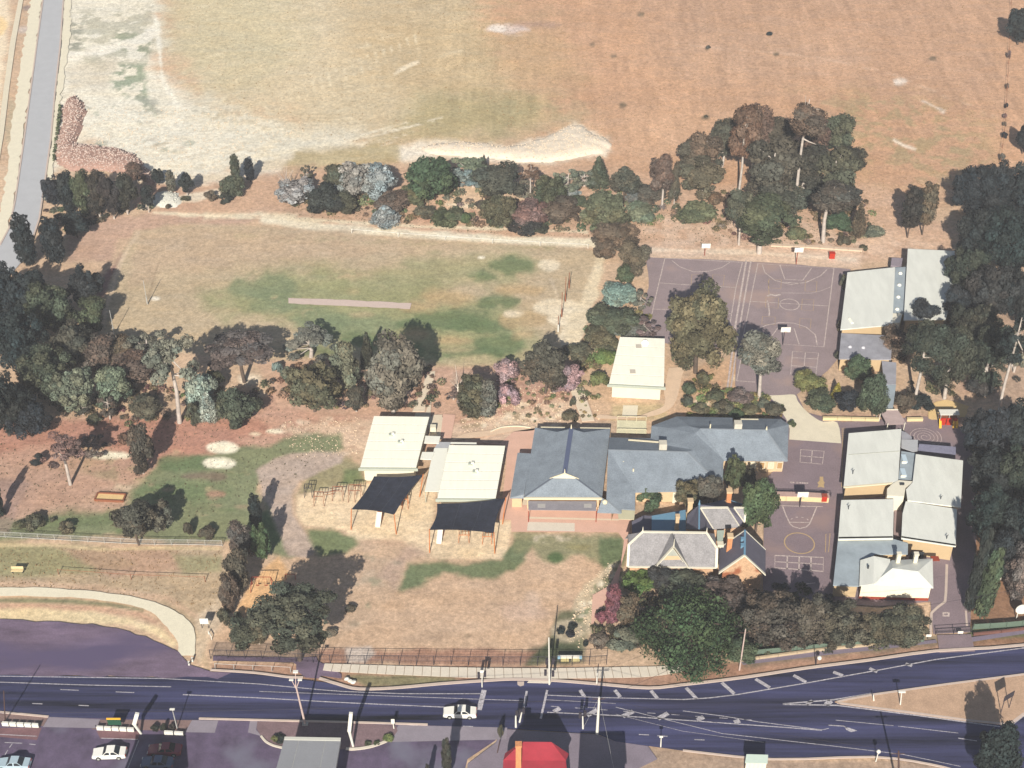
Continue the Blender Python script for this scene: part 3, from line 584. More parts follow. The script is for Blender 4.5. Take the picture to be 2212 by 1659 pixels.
# school yard
yard = sheet('school_yard', rough_poly(PP('V', [(1396,556),(1520,560),(1700,570),(1838,582),(1826,640),(1815,770),(1790,800),(1720,853),(1662,856),(1600,846),(1588,835),(1590,752),(1480,752),(1385,730),(1380,700),(1402,620)]), .12, 2.5), z0, YARD)
y2 = sheet('lower_yard', PP('V', [(1662,852),(1720,850),(1740,890),(1820,912),(2000,900),(2085,925),(2105,1000),(2110,1150),(2098,1290),(2096,1366),(2016,1370),(2010,1300),(1900,1310),(1755,1300),(1648,1285),(1650,1090),(1658,1030),(1690,1000)]), z0-.004, YARD2)
def cm(l, par=yard, wd=.16, fr='T21', m=None, close=False): strip('court_marking', PP(fr, l), wd, z0+.012, m or CPAINT, par, closed=close)
def circ(fr, x, y, rpx, par, wd=.16, a0=0, a1=360, m=None):
    c = P(fr, x, y); s = proj(c)[2]; r = rpx/FR[fr][2]/s; n = 40
    pts = [c + Vector((r*math.cos(math.radians(a0+(a1-a0)*i/n)), r*math.sin(math.radians(a0+(a1-a0)*i/n)), 0)) for i in range(n + (a1-a0 < 360))]
    strip('court_marking', pts, wd, z0+.012, m or CPAINT, par, closed=(a1-a0 == 360))
cm([(487,50),(980,82),(915,590),(385,555)], close=True, wd=.2); cm([(440,295),(948,325)]); circ('T21', 692, 315, 62, yard, .2)
cm([(517,58),(532,108),(600,160),(700,186),(800,172),(895,128),(935,88)], wd=.2); cm([(630,60),(662,152),(778,158),(835,80)], wd=.2); cm([(665,172),(760,178)])
cm([(480,478),(540,450),(630,432),(720,436),(800,462),(860,512),(872,582)], wd=.2); cm([(570,530),(625,455)]); cm([(722,470),(755,575)], wd=.2)
for qd in ([(560,150),(640,155),(636,212),(555,208)], [(795,160),(870,165),(866,232),(792,228)], [(540,268),(622,272),(618,340),(536,334)], [(775,280),(850,285),(846,356),(770,350)], [(518,392),(600,396),(598,446),(512,442)], [(760,405),(832,410),(828,470),(756,464)]): cm(qd, close=True, wd=.08, m=YPAINT)
cm([(556,160),(560,268)], wd=.08, m=YPAINT); cm([(550,262),(570,250),(600,258),(634,250)], wd=.5); cm([(548,290),(556,320),(562,370),(560,390)], wd=.25); cm([(640,240),(830,242),(900,225),(962,200)], wd=.12)
for l in ([(712,618),(880,630),(862,778),(700,768)],): cm(l, close=True)
cm([(710,660),(872,668)]); cm([(795,626),(782,772)]); cm([(706,712),(866,722)])
cm([(412,30),(345,430),(290,860)], wd=.35); cm([(442,34),(372,440),(312,860)], wd=.3)
cm([(387,42),(345,205),(300,480)], wd=.18); cm([(-115,15),(-160,200),(-212,430)], wd=.18); cm([(-115,15),(100,26),(387,42)], wd=.16)
cm([(-150,175),(0,186),(345,205)]); cm([(-190,345),(0,352),(320,375)]); cm([(-70,30),(-20,70),(70,104),(170,100),(255,75),(305,42)], wd=.18)
for qd in ([(60,120),(130,122),(126,190),(55,186)], [(195,122),(270,126),(264,192),(190,188)]): cm(qd, close=True, wd=.08, m=YPAINT)
cm([(350,810),(470,818)]); cm([(385,630),(350,810)])
sheet('concrete_drive', smooth_line(PP('T21', [(555,905),(640,902),(725,900),(745,940),(790,995),(850,1045),(910,1075),(1002,1080),(1028,1215)]), 3)+PP('T21', [(690,1190),(694,1120),(672,1060),(610,960)]), z0+.01, CREAM)
cm([(765,1255),(917,1266),(905,1350),(760,1337)], y2, close=True); cm([(840,1260),(832,1344)], y2); cm([(762,1296),(911,1308)], y2)
cm([(1038,1120),(1030,1500)], y2, m=YPAINT, wd=.1)
for i, x in enumerate((955, 990, 1055, 1110, 1150, 1190, 1230)): circ('n5', x, 222+i*2, 16 if i in (0, 2) else 11, y2, .14)
sheet('court_marking', PP('n5', [(1450,122),(1510,122),(1512,190),(1536,225),(1520,260),(1528,318),(1470,300),(1408,310),(1430,262),(1408,228),(1446,190)]), z0+.012, YPAINT, y2)
cm([(660,625),(1100,636),(1500,645)], y2, fr='n5'); cm([(800,630),(860,790),(930,940),(985,990),(1100,1024),(1210,1000),(1272,944),(1340,790),(1395,650)], y2, fr='n5', wd=.2); cm([(925,915),(1280,920)], y2, fr='n5')
for l in ([(945,865),(975,850)], [(1030,828),(1070,828)], [(1120,828),(1165,836)], [(1225,855),(1250,880)]): cm(l, y2, fr='n5')
circ('n5', 1095, 1280, 258, y2, .18, m=YPAINT)
cm([(598,283),(912,296),(910,386),(597,362)], y2, fr='T22', close=True, wd=.22)
for x in (678, 755, 832): cm([(x,287+(x-598)*.04),(x-2,366+(x-598)*.07)], y2, fr='T22', wd=.22)
cm([(598,323),(911,340)], y2, fr='T22', wd=.18); cm([(790,468),(860,460)], y2, fr='T22')
cm([(928,145),(955,140),(945,260),(925,262)], y2, fr='T22', close=True, wd=.1, m=YPAINT)
cm([(1712,340),(1706,520),(1700,582),(1650,620),(1612,655),(1606,790)], y2, fr='T22', wd=.4, m=KERB); cm([(1690,655),(1725,655),(1722,675),(1688,672)], y2, fr='T22', close=True, wd=.4)
cm([(1835,640),(1842,740)], y2, fr='T22', wd=.3, m=KERB)
c = P('s5', 1290, 565); s_ = proj(c)[2]
strip('court_marking', [c+Vector(((.35+i*.022)*math.cos(i*.22), (.35+i*.022)*math.sin(i*.22), 0)) for i in range(118)], .10, z0+.012, CPAINT, y2)
for i in range(7): strip('court_marking', PP('s5', [(200,450+i*24),(262,448+i*24)]), .07, z0+.012, YPAINT, y2)
# paving round the hall, of separate bands
pav = sheet('school_paving', PP('V', [(1016,954),(1080,958),(1110,932),(1156,925),(1160,980),(1120,985),(1102,1075),(1140,1075),(1140,1082),(1372,1108),(1362,1135),(1355,1175),(1344,1214),(1334,1268),(1312,1290),(1284,1345),(1277,1350),(1280,1286),(1318,1264),(1342,1210),(1348,1168),(1335,1150),(1105,1149),(1104,1123),(1075,1122),(1085,1080),(1094,1000),(1092,962)]), z0, PINKP)
for fr, l, m in [('s2', [(430,1345),(1310,1350),(1300,1440),(425,1430)], PINKP), ('s2', [(425,1432),(1600,1462),(1600,1482),(425,1458)], PALEP), ('s2', [(425,1500),(1030,1515),(1030,1622),(410,1612)], WHITEC), ('s2', [(240,1215),(420,1215),(415,1280),(235,1278)], PALEP), ('s2', [(1030,1520),(1740,1500),(1745,1640),(1030,1622)], PINKP)]:
    sheet('paving_band', PP(fr, l), z0+.014, m)
sheet('paved_path', PP('V', [(925,803),(940,802),(932,860),(930,900),(968,902),(955,945),(930,945),(922,900),(895,902),(905,862)]), z0-.004, PALEP)
pth = sheet('paved_path', PP('s1', [(1320,100),(1480,110),(1420,430),(1280,430)]), z0+.004, PINKP)
sheet('paved_path', PP('s1', [(1180,110),(1310,110),(1290,225),(1160,225)]), z0+.004, PALEP)
slabs(PP('T11', [(555,770),(520,870),(462,1010)]), PP('T11', [(600,800),(560,900),(540,1010)]), 12, sheet('stepped_path', PP('T11', [(548,770),(605,790),(548,1015),(455,1015)]), z0, mat('path gravel', alb((206,176,152)), var=.1, scale=1)), PALEP, h=.1, nm='step')
slabs(PP('T11', [(1560,850),(1640,1070)]), PP('T11', [(1480,860),(1560,1075)]), 9, sheet('stepped_path', PP('T11', [(1565,848),(1650,1075),(1555,1080),(1475,862)]), z0, MATS['path gravel']), PALEP, h=.1, nm='step')
sheet('paved_path', smooth_line(PP('T11', [(700,1200),(800,1150),(960,1130),(1100,1105),(1240,1098),(1245,1130),(1100,1140),(1000,1160)]), 3), z0, mat('sandy path', alb((228,200,172)), var=.08, scale=.8, fine=.06))
sheet('sandy_path', smooth_line(PP('n3', [(1255,750),(1510,745),(1480,900),(1430,1150),(1350,1380),(1180,1520),(960,1590),(700,1620),(300,1640),(0,1620),(60,1560),(400,1600),(700,1590),(960,1500),(1150,1420),(1190,1300),(1170,1150),(1220,900)]), 3), z0, MATS['sandy path'])
sheet('concrete_pad', PP('n3', [(460,1400),(720,1400),(700,1590),(440,1590)]), z0+.01, CREAM)
strip('garden_edging', smooth_line(PP('s2', [(-60,330),(60,280),(200,262),(330,262),(460,280)]), 3), .18, z0, CREAM, h=.15)
sheet('garden_bed', PP('s2', [(1580,180),(1960,190),(1960,360),(1570,345)]), z0+.006, mat('pale gravel bed', alb((226,220,186)), var=.12, scale=1, fine=.1))
bedf = thing('low_fence', P('s2', 1760, 250), 'low pale pipe fence of bays around the small gravel bed behind the hall', 'fence')
fb = MB()
for i in range(4): fb.tube(P('s2', 1580+i*125, 180+i*3, 0), P('s2', 1580+i*125, 180+i*3, 0)+Vector((0, 0, .9)), .05); fb.tube(P('s2', 1580+i*125, 345+i*3, 0), P('s2', 1580+i*125, 345+i*3, 0)+Vector((0, 0, .9)), .05)
RAILM = mat('pale pipe', alb((224,214,180)), var=.05)
fb.build('post', RAILM, bedf); MB().tube(P('s2', 1580, 180)+Vector((0,0,.9)), P('s2', 1955, 189)+Vector((0,0,.9)), .05).tube(P('s2', 1580, 345)+Vector((0,0,.9)), P('s2', 1955, 354)+Vector((0,0,.9)), .05).build('pipe_rail', RAILM, bedf)
# cricket pitch
sheet('cricket_pitch', rough_poly(PP('V', [(622,644),(700,646),(780,650),(888,655),(887,668),(780,663),(700,659),(622,656)]), .12, 1.2), z0, mat('cricket matting', alb((214,194,184)), var=.06, scale=1.2, fine=.06))
MATS['joint sand'].use_fake_user = True
# ---------------------------------------------------------------- buildings
WROOF = mat('white painted metal', alb((248,246,230), 1.1), rough=.6, var=.05, scale=1.2, spec=.3, stretch=(1,.2,1))
WDECK = mat('seam grey', alb((176,178,164)), var=.05)
FASC = mat('grey green fascia', alb((196,204,190), 1.5), var=.04)
WWALL = mat('white wall', alb((232,226,204), 1.25), var=.04, scale=.8)
LROOF = mat('light metal roof', alb((226,228,220), 1.2), rough=.6, var=.09, scale=.7, spec=.3, fine=.03, stretch=(1,.25,1))
LROOF2 = mat('blue grey metal roof', alb((164,176,184)), rough=.6, var=.18, scale=.35, spec=.3, fine=.04)
LEAN = mat('weathered grey roof', alb((160,160,168)), rough=.8, var=.2, scale=.6, fine=.06)
YWALL = mat('yellow wall', alb((228,200,158), 1.65), var=.05, scale=.6)
BLUE = mat('blue grey tile', alb((140,150,160)), rough=.75, var=.16, scale=.5, fine=.16, bump=.02)
SLATE = mat('slate', alb((146,144,146)), rough=.8, var=.2, scale=.8, fine=.2)
TRIM = mat('white trim', alb((240,234,214), 1.3), var=.04)
STONE = mat('sandstone', alb((226,186,150), 1.5), var=.16, scale=1.2, fine=.2, bump=.05, blotch=(alb((176,110,78), 1.5), .5, .55))
BRICKO = mat('orange brick', alb((228,158,110), 1.5), var=.14, scale=2, fine=.12)
CREAMB = mat('cream render', alb((236,206,166), 1.5), var=.08, scale=1.5)
RED = mat('red roof', alb((164,56,70)), rough=.7, var=.16, scale=.6, fine=.04, ridge=('X', 2.4))
DKWIN = mat('dark glass', (.03,.035,.04), rough=.15, var=.02, spec=.5)
REDB = mat('red brick', alb((170,74,50), 1.5), var=.15, scale=2)
BLUER = mat('blue verandah roof', alb((110,150,176)), rough=.6, var=.06, scale=.8, fine=.05)
GUT = mat('white gutter', alb((236,226,196), 1.3), var=.03)
def block(t, fr, pts, z, rm, wm_, ins=.35, th=.22, rname='roof', wname='wall', zl=None):
    q = PP(fr, pts, z); q = ccw(q); prism(rname, q, z-th, z, rm, t); prism(wname, inset(q, ins), -.1, z-th, wm_, t); return q
def bldg(name, fr, x, y, label, cat='building'): return thing(name, P(fr, x, y), label, cat)
def boxpart(name, c, sz, m, par, rz=0): return MB().box(c, sz, rz).build(name, m, par)
def pane(par, a, b, z0_, z1_, out=.03, fm=TRIM, gm=DKWIN):
    """window between ground points a and b on a front wall"""
    d = (b-a).to_2d().normalized(); nn = Vector((d.y, -d.x, 0)); a = Vector((a.x, a.y, 0)); b = Vector((b.x, b.y, 0)); c = (a+b)/2; L_ = (b-a).length; rz = math.atan2(d.y, d.x)
    f = MB().box(c+nn*.02+Vector((0,0,(z0_+z1_)/2)), (L_+.16, .10, z1_-z0_+.16), rz).build('window', fm, par)
    MB().box(c+nn*.06+Vector((0,0,(z0_+z1_)/2)), (L_, .06, z1_-z0_), rz).build('pane', gm, f); return f
def panels(t, q4, z, n_, m, th=.06, gap=.012):
    """n roof panels between back-left, back-right, front-right, front-left"""
    bl, br, fr_, fl = q4
    for i in range(n_):
        a, b = i/n_+gap/2, (i+1)/n_-gap/2
        prism('roof_panel', [bl.lerp(fl, a), bl.lerp(fl, b), br.lerp(fr_, b), br.lerp(fr_, a)], z, z+th, m, t)
def portable(t, fr, q, z, n_, wdepth=.5):
    q4 = PP(fr, q, z); bl, br, fr_, fl = q4
    prism('roof_deck', q4, z-.35, z, WDECK, t); panels(t, q4, z, n_, WROOF)
    prism('wall', inset(q4, wdepth), -.1, z-.35, WWALL, t)
    d = (fr_-fl).normalized(); o = Vector((d.y, -d.x, 0))*.25
    prism('fascia', [fl+o*1.1-d*.3, fr_+o*1.1+d*.3, fr_+o*.1+d*.1, fl+o*.1-d*.1], z-.55, z-.02, FASC, t)
    e = inset(q4, wdepth); lo = sorted(e, key=lambda v: v.y)[:2]; lo = sorted(lo, key=lambda v: v.x)
    return q4
b1 = bldg('portable_classroom', 's1', 600, 800, 'white flat-roofed portable classroom, left of the twin pair, with a shade sail at its front')
q1 = portable(b1, 's1', [(425,125),(1140,135),(970,795),(245,790)], 3.3, 6)
b2 = bldg('portable_classroom', 's1', 1600, 1190, 'white flat-roofed portable classroom, right of the twin pair, beside the blue hall')
q2 = portable(b2, 's1', [(1400,500),(2125,510),(2000,1195),(1245,1190)], 3.4, 6)
def vent(t, fr, x, y, z):
    c = P(fr, x, y, z); boxpart('roof_vent', c+Vector((0,0,.18)), (.75,.55,.3), FASC, t); boxpart('roof_vent', c+Vector((.35,.1,.28)), (.5,.4,.4), WROOF, t)
vent(b1, 's1', 645, 378, 3.36); vent(b1, 's1', 760, 472, 3.36); vent(b2, 's1', 1675, 758, 3.46); vent(b2, 's1', 1730, 858, 3.46)
AWN = mat('awning sheet', alb((244,244,232)), var=.03); AWN2 = mat('grey awning sheet', alb((184,186,190)), var=.05)
aw = bldg('covered_walkway', 's1', 1200, 1100, 'flat white covered walkway linking the twin portable classrooms', 'covered walkway')
prism('roof', PP('s1', [(1205,540),(1380,540),(1372,640),(1340,760),(1262,1105),(1080,1100),(1150,760)], 2.7), 2.62, 2.7, AWN, aw)
prism('roof', PP('s1', [(1255,460),(1420,462),(1400,540),(1205,545)], 2.66), 2.56, 2.64, AWN2, aw); prism('roof', PP('s1', [(1420,462),(1755,468),(1750,492),(1415,484)], 2.75), 2.66, 2.75, AWN, aw)
prism('roof', PP('s1', [(1090,380),(1285,388),(1262,478),(1072,474)], 2.85), 2.72, 2.85, AWN, aw); prism('roof', PP('s1', [(1048,590),(1208,592),(1165,688),(1022,682)], 2.85), 2.72, 2.85, AWN, aw)
mp_ = MB()
for x, y in ((1090,1090),(1250,1095),(1140,800),(1190,620),(1270,480),(1740,490),(1560,488)):
    p = P('s1', x, y, 2.6); mp_.tube((p.x, p.y, -.05), (p.x, p.y, 2.58), .06)
mp_.build('post', FASC, aw)
boxpart('bin_enclosure', P('s1', 1192, 322)+Vector((0,0,.6)), (1.0,.9,1.2), WWALL, aw)
def Pq(fr, x, y, z=0.0): return P(fr, x, y, 3+(z-3)*.72 if z > 3 else z)
# hall with the dutch gables
hall = bldg('school_hall', 's2', 880, 1180, 'big blue-grey tiled hall with a long ridge and small white gablet facing the road')
ez, rz_ = 3.0, 6.2
A = Pq('s2', 515, 275, ez); B_ = Pq('s2', 1490, 290, ez); C_ = Pq('s2', 1385, 1185, ez); D_ = Pq('s2', 370, 1180, ez)
Rb = Pq('s2', 985, 290, rz_); Rf = Pq('s2', 900, 866, rz_)
u_ = (B_-A).normalized(); v_ = ((Rf-Rb)).normalized(); gz = 5.35; kk = (rz_-gz)/(rz_-ez)
def mixp(R_, E_, k): q = R_.lerp(E_, k); return q
GbL = Pq('s2', 800, 332, gz); GbR = Pq('s2', 1150, 337, gz); GfL = Pq('s2', 745, 925, gz); GfR = Pq('s2', 1045, 930, gz)
roof('roof', [[A, GbL, Rb, Rf, GfL, D_], [B_, C_, GfR, Rf, Rb, GbR], [D_, GfL, GfR, C_], [A, B_, GbR, GbL]], BLUE, hall)
roof('gablet', [[GfL+Vector((0,-.06,0)), GfR+Vector((0,-.06,0)), Rf+Vector((0,-.06,0))]], GUT, hall, .05); roof('gablet', [[GbL, GbR, Rb]], GUT, hall, .05)
rc = MB(); bar(rc, Rb, Rf, .75, .12, .10); rc.build('ridge_vent', mat('dark blue ridge', alb((92,102,130)), var=.05), hall)
hc = MB(); bar(hc, GfL, D_, .28, .05, .06); bar(hc, GfR, C_, .28, .05, .06); hc.build('hip_capping', mat('tile capping', alb((104,112,124)), var=.05), hall)
fi = MB(); fi.tube(Rf, Rf+Vector((0,0,.9)), .14, .04); fi.tube(Rb, Rb+Vector((0,0,.9)), .16, .05); bar(fi, GfL+Vector((-.5,-.1,-.05)), Rf+Vector((0,-.12,.1)), .12, .25, .05); bar(fi, GfR+Vector((.5,-.1,-.05)), Rf+Vector((0,-.12,.1)), .12, .25, .05); fi.build('finial', GUT, hall)
prism('wall', inset([A, B_, C_, D_], .5), -.1, ez-.1, CREAMB, hall)
g_ = MB(); bar(g_, D_+Vector((0,-.12,.02)), C_+Vector((0,-.12,.02)), .34, .30, .05); bar(g_, A+Vector((1,.12,-.02)), A.lerp(B_, .40)+Vector((0,.12,-.02)), .28, .2, .04); bar(g_, A.lerp(B_, .60)+Vector((0,.12,-.02)), B_+Vector((0,.12,-.02)), .28, .2, .04); g_.build('gutter', GUT, hall)
prism('verandah_roof', PP('s2', [(425,1225),(1312,1228),(1308,1352),(430,1340)], 2.5), 2.42, 2.5, mat('translucent verandah sheet', alb((150,146,152)), var=.12, scale=.6, fine=.08), hall)
for x in (600, 1200): prism('skylight', PP('s2', [(x-50,1262),(x+50,1262),(x+50,1312),(x-50,1310)], 2.52), 2.5, 2.53, mat('clear sheet', alb((182,178,174)), var=.1, scale=2), hall)
for x in (430, 1305): boxpart('post', Pq('s2', x, 1500)+Vector((0,0,1.2)), (.12,.12,2.4), REDB, hall)
lw = [Pq('s2', 290, 600, 3.0), Pq('s2', 468, 612, 3.0), Pq('s2', 462, 640, 3.2), Pq('s2', 372, 1185, 2.75), Pq('s2', 190, 1185, 2.5)]
roof('side_wing_roof', [[Pq('s2',290,600,2.5), Pq('s2',466,612,3.1), Pq('s2',372,1140,3.1), Pq('s2',300,1085,2.8)], [Pq('s2',290,600,2.5), Pq('s2',300,1085,2.8), Pq('s2',190,1185,2.5)], [Pq('s2',190,1185,2.5), Pq('s2',300,1085,2.8), Pq('s2',372,1140,3.1), Pq('s2',368,1186,2.5)]], BLUE, hall)
prism('side_wing_wall', inset(PP('s2', [(290,600),(466,612),(366,1180),(190,1185)], 2.4), .3), -.1, 2.35, CREAMB, hall)
# long L-shaped wings
wing = bldg('classroom_wing', 'n1', 900, 1000, 'long L-shaped blue-grey tiled wing between the hall and the cream drive')
e3, r6 = 3.0, 6.1
Am = [Pq('s2', 1488, 400, e3), Pq('n1', 205, 478, e3), Pq('n1', 748, 636, e3+1.6), Pq('n1', 680, 652, r6), Pq('s2', 1475, 562, r6)]
V1 = Pq('n1', 748, 636, 5.2)
rl = Pq('s2', 1462, 562, r6); rr_ = Pq('n1', 680, 655, r6)
fe = Pq('n1', 1140, 1120, e3); fe2 = Pq('n1', 500, 1166, e3); fe3 = Pq('n1', 240, 1168, e3)
wl0 = Pq('s2', 1395, 1195, e3+.2); wl1 = Pq('s2', 1322, 1372, e3-.4); wl2 = Pq('s2', 1635, 1382, e3-.4); wl3 = Pq('s2', 1812, 1342, e3-.3); wl4 = Pq('s2', 1815, 1110, e3+.1)
roof('roof', [[Pq('s2', 1482, 402, e3), Pq('n1', 205, 478, e3), Pq('n1', 400, 566, 4.6), rr_, rl], [Pq('n1', 400, 566, 4.6), Pq('n1', 760, 630, 5.9), rr_]], BLUE, wing)
hipT = Pq('s2', 1435, 1215, 3.9)
roof('roof', [[rl, rr_, Pq('n1', 905, 880, 4.7), fe, fe2, wl4, Pq('s2', 1440, 1210, 4.05)], [Pq('s2', 1440, 1210, 4.05), wl4, wl3, Pq('s2',1640,1330, e3-.25), wl2], [Pq('s2', 1388, 1190, 4.0), Pq('s2', 1440, 1210, 4.05), wl2, wl1]], BLUE, wing)
nb = [Pq('n1', 640, 200, e3), Pq('n1', 1270, 212, e3), Pq('n1', 1890, 228, e3)]
rN0 = Pq('n1', 845, 356, r6); rN1 = Pq('n1', 1700, 372, r6)
roof('roof', [[Pq('n1',540,196,e3), Pq('n1',1270,212,e3), Pq('n1',1270,300,e3+1.5), Pq('n1',1275,362,r6), rN0, Pq('n1',700,322,5.2), Pq('n1',600,240,e3+.9)],
              [Pq('n1',1370,218,e3), Pq('n1',1890,228,e3), Pq('n1',1995,300,e3+.2), rN1, Pq('n1',1380,366,r6)], [Pq('n1',1270,258,e3+.7), Pq('n1',1370,262,e3+.7), Pq('n1',1380,366,r6), Pq('n1',1275,362,r6)]], BLUE, wing)
roof('roof', [[rN0, rN1, Pq('n1',1978,772,e3), Pq('n1',1155,764,e3), Pq('n1',1148,800,e3), fe, Pq('n1',905,880,4.7), rr_, Pq('n1',760,630,5.9), Pq('n1',785,420,5.95)], [rN1, Pq('n1',1995,300,e3+.2), Pq('n1',1978,772,e3)]], BLUE, wing)
roof('roof', [[Pq('n1',215,320,e3), Pq('n1',540,196,e3), Pq('n1',600,240,e3+.9), Pq('n1',700,322,5.2), Pq('n1',430,345,4.4)], [Pq('n1',215,320,e3), Pq('n1',430,345,4.4), Pq('n1',700,322,5.2), rN0, Pq('n1',785,420,5.95), Pq('n1',760,630,5.9), Pq('n1',400,566,4.6), Pq('n1',205,478,e3)]], BLUE, wing)
cap = mat('tile capping', (0,0,0)); hc = MB()
for a, b in ((rl, rr_), (rN0, rN1), (rN1, Pq('n1',1978,772,e3)), (Pq('s2',1440,1210,4.05), wl2), (rr_, Pq('n1',905,880,4.7)), (Pq('n1',905,880,4.7), fe)): bar(hc, a, b, .26, .05, .05)
hc.build('ridge_capping', mat('light tile capping', alb((140,148,156)), var=.05), wing)
prism('wall', inset(PP('n1', [(560,230),(1885,250),(1990,320),(1970,765),(1160,758),(1140,1100),(500,1150),(-180,1150),(-300,1400),(-330,500),(205,500),(215,340)], e3), .5), -.1, e3-.25, CREAMB, wing)
lo_a, lo_b = Pq('n1', 1380, 765, e3), Pq('n1', 1960, 770, e3)
for i in range(5):
    a = lo_a.lerp(lo_b, i*.2+.03); b = lo_a.lerp(lo_b, i*.2+.14); a.y += .45; b.y += .45; pane(wing, a, b, .9, 2.2, gm=mat('bright blind', alb((236,226,196), 1.5)) if i % 2 else mat('tan blind', alb((200,160,110), 1.5)))
ac = MB(); 
for fr, x, y, m in (('n1', 360, 590, 1.0), ('n1', 1332, 330, 1.0)):
    c = P(fr, x, y, 5.3); boxpart('air_unit', c+Vector((0,0,.35)), (1.3,1.2,1.3), mat('air unit white', alb((216,210,194), 1.4)), wing)
st = MB(); bar(st, Pq('s2', 1725, 438, 4.0), Pq('n1', 320, 535, 4.3), .3, .12, .15); bar(st, Pq('n1', 1370, 238, 3.3), Pq('n1', 1600, 240, 3.3), .3, .1, .12); st.build('roof_flashing', GUT, wing)
bar_ = MB(); bar_.tube(Pq('n1', 975, 352, 6), Pq('n1', 975, 352, 6)+Vector((0,0,.9)), .12); bar_.tube(Pq('n1', 1705, 372, 6), Pq('n1', 1705, 372, 6)+Vector((0,0,.8)), .18, .05); bar_.ball(Pq('s2', 1422, 1240, 3.9), .45); bar_.build('roof_pipe', GUT, wing)
for x, y in ((2140,655),(1660,740),(1790,840)): MB().tube(Pq('s2', x, y, 4.6), Pq('s2', x, y, 4.6)+Vector((0,0,.5)), .14).build('vent_pipe', GUT, wing)
prism('porch_roof', PP('s2', [(1640,1332),(1812,1348),(1800,1465),(1600,1460),(1590,1385),(1635,1385)], 2.4), 2.3, 2.4, mat('porch sheet', alb((206,200,168)), var=.06, scale=1), wing)
prism('porch_pier', PP('n1', [(498,1080),(552,1080),(548,1190),(495,1185)], 2.2), -.1, 2.2, WWALL, wing)
# cream portable with the dish
b3 = bldg('portable_classroom', 'n3', 640, 1350, 'cream-roofed portable classroom with a satellite dish beside the huge tree')
q3 = portable(b3, 'n3', [(405,205),(1185,235),(1170,1072),(212,1020)], 3.4, 5, .55)
for x, y in ((728,372),(625,812)): boxpart('skylight', P('n3', x, y, 3.5), (1.0,1.15,.12), mat('grey skylight', alb((206,196,182)), var=.05), b3)
dish = MB(); c = P('n3', 840, 320, 3.9)
ring = [[c + Matrix.Rotation(.7, 3, 'X') @ Vector((r*math.cos(t), r*math.sin(t), .25*r*r-.0)) for t in [i*math.pi/8 for i in range(16)]] for r in (.05, .35, .65)]
dish.add(ring[0]+ring[1]+ring[2], [(i, (i+1) % 16, 16+(i+1) % 16, 16+i) for i in range(16)]+[(16+i, 16+(i+1) % 16, 32+(i+1) % 16, 32+i) for i in range(16)]); dish.tube(c, c-Vector((0,0,.5)), .05); dish.build('satellite_dish', WROOF, b3)
# north classroom
b4 = bldg('classroom_block', 'n2', 500, 1190, 'north white-roofed classroom block beside the courts, with a row of skylight domes')
block(b4, 'n2', [(285,402),(905,335),(868,1082),(195,1142)], 3.8, LROOF, YWALL)
prism('roof', PP('n2', [(908,338),(1048,330),(1020,925),(868,925)], 3.3), 2.9, 3.3, LROOF2, b4); prism('wall', inset(PP('n2', [(908,338),(1048,330),(1020,925),(868,925)], 3.0), .1), -.1, 2.9, YWALL, b4)
block(b4, 'n2', [(1068,95),(1680,125),(1640,700),(1560,1010),(1015,1020)], 4.0, LROOF, YWALL)
for x, y in ((972,415),(958,567),(945,722),(930,880)):
    c = P('n2', x, y, 3.35); MB().ball(c, .42, 8, 6, (1,1,.7)).build('skylight_dome', WROOF, b4, smooth=True)
block(b4, 'n2', [(868,932),(1000,936),(965,1055),(858,1058)], 3.7, TRIM, TRIM, .05); boxpart('window', P('n2', 908, 990, 3.0)+Vector((0,-.3,.2)), (.7,.12,.6), DKWIN, b4)
block(b4, 'n2', [(205,1190),(640,1212),(870,1225),(850,1530),(175,1520)], 2.9, LEAN, YWALL, .3)
prism('roof', PP('n2', [(1000,1215),(1200,1225),(1180,1420),(980,1400)], 2.6), 2.5, 2.6, LEAN, b4)
for x, y in ((318,1370),(490,1380)): MB().ball(P('n2', x, y, 2.9), .4, 8, 5, (1,1,.8)).build('skylight_dome', mat('dull dome', alb((214,214,220)), var=.03), b4, smooth=True)
MB().tube(P('n2', 310, 1000, 3.8), P('n2', 350, 1065, 3.8), .25).build('roof_pipe', WROOF, b4)
for k in (.12, .42, .72):
    a = P('n2', 190+(530*k), 1525, 2.7); b = P('n2', 190+(530*(k+.14)), 1528, 2.7); a.y += .28; b.y += .28; pane(b4, a, b, 1.0, 2.2)
prism('wall_return', PP('n2', [(862,200),(1005,205),(985,320),(850,300)], 2.4), -.1, 2.2, mat('pale side wall', alb((150,140,150)), var=.06), b4)
cw = bldg('covered_way', 'n2', 700, 1700, 'narrow grey covered way south of the north classroom', 'covered walkway')
prism('roof', PP('T21', [(1290,680),(1385,690),(1382,832),(1305,832)], 2.6), 2.5, 2.6, LEAN, cw); prism('roof', PP('T21', [(1305,834),(1383,834),(1362,990),(1262,985)], 2.55), 2.45, 2.55, LROOF2, cw)
m_ = MB()
for x, y in ((1295,690),(1380,700),(1308,830),(1268,980),(1358,985)): p = P('T21', x, y, 2.4); m_.tube((p.x, p.y, -.05), (p.x, p.y, 2.5), .06)
m_.build('post', FASC, cw)
shd = bldg('shade_roof', 's5', 850, 400, 'tilted brown-grey shade roof at the end of the narrow covered way', 'shelter')
roof('roof', [[P('s5',705,215,2.9), P('s5',942,212,2.9), P('s5',1050,390,2.2), P('s5',800,400,2.2)]], mat('brown shade roof', alb((168,150,148)), var=.1, scale=1, fine=.08), shd, .12)
b_ = MB(); bar(b_, P('s5',712,206,2.95), P('s5',942,206,2.95), .2, .1, .05); b_.build('ridge_bar', TRIM, shd)
m_ = MB()
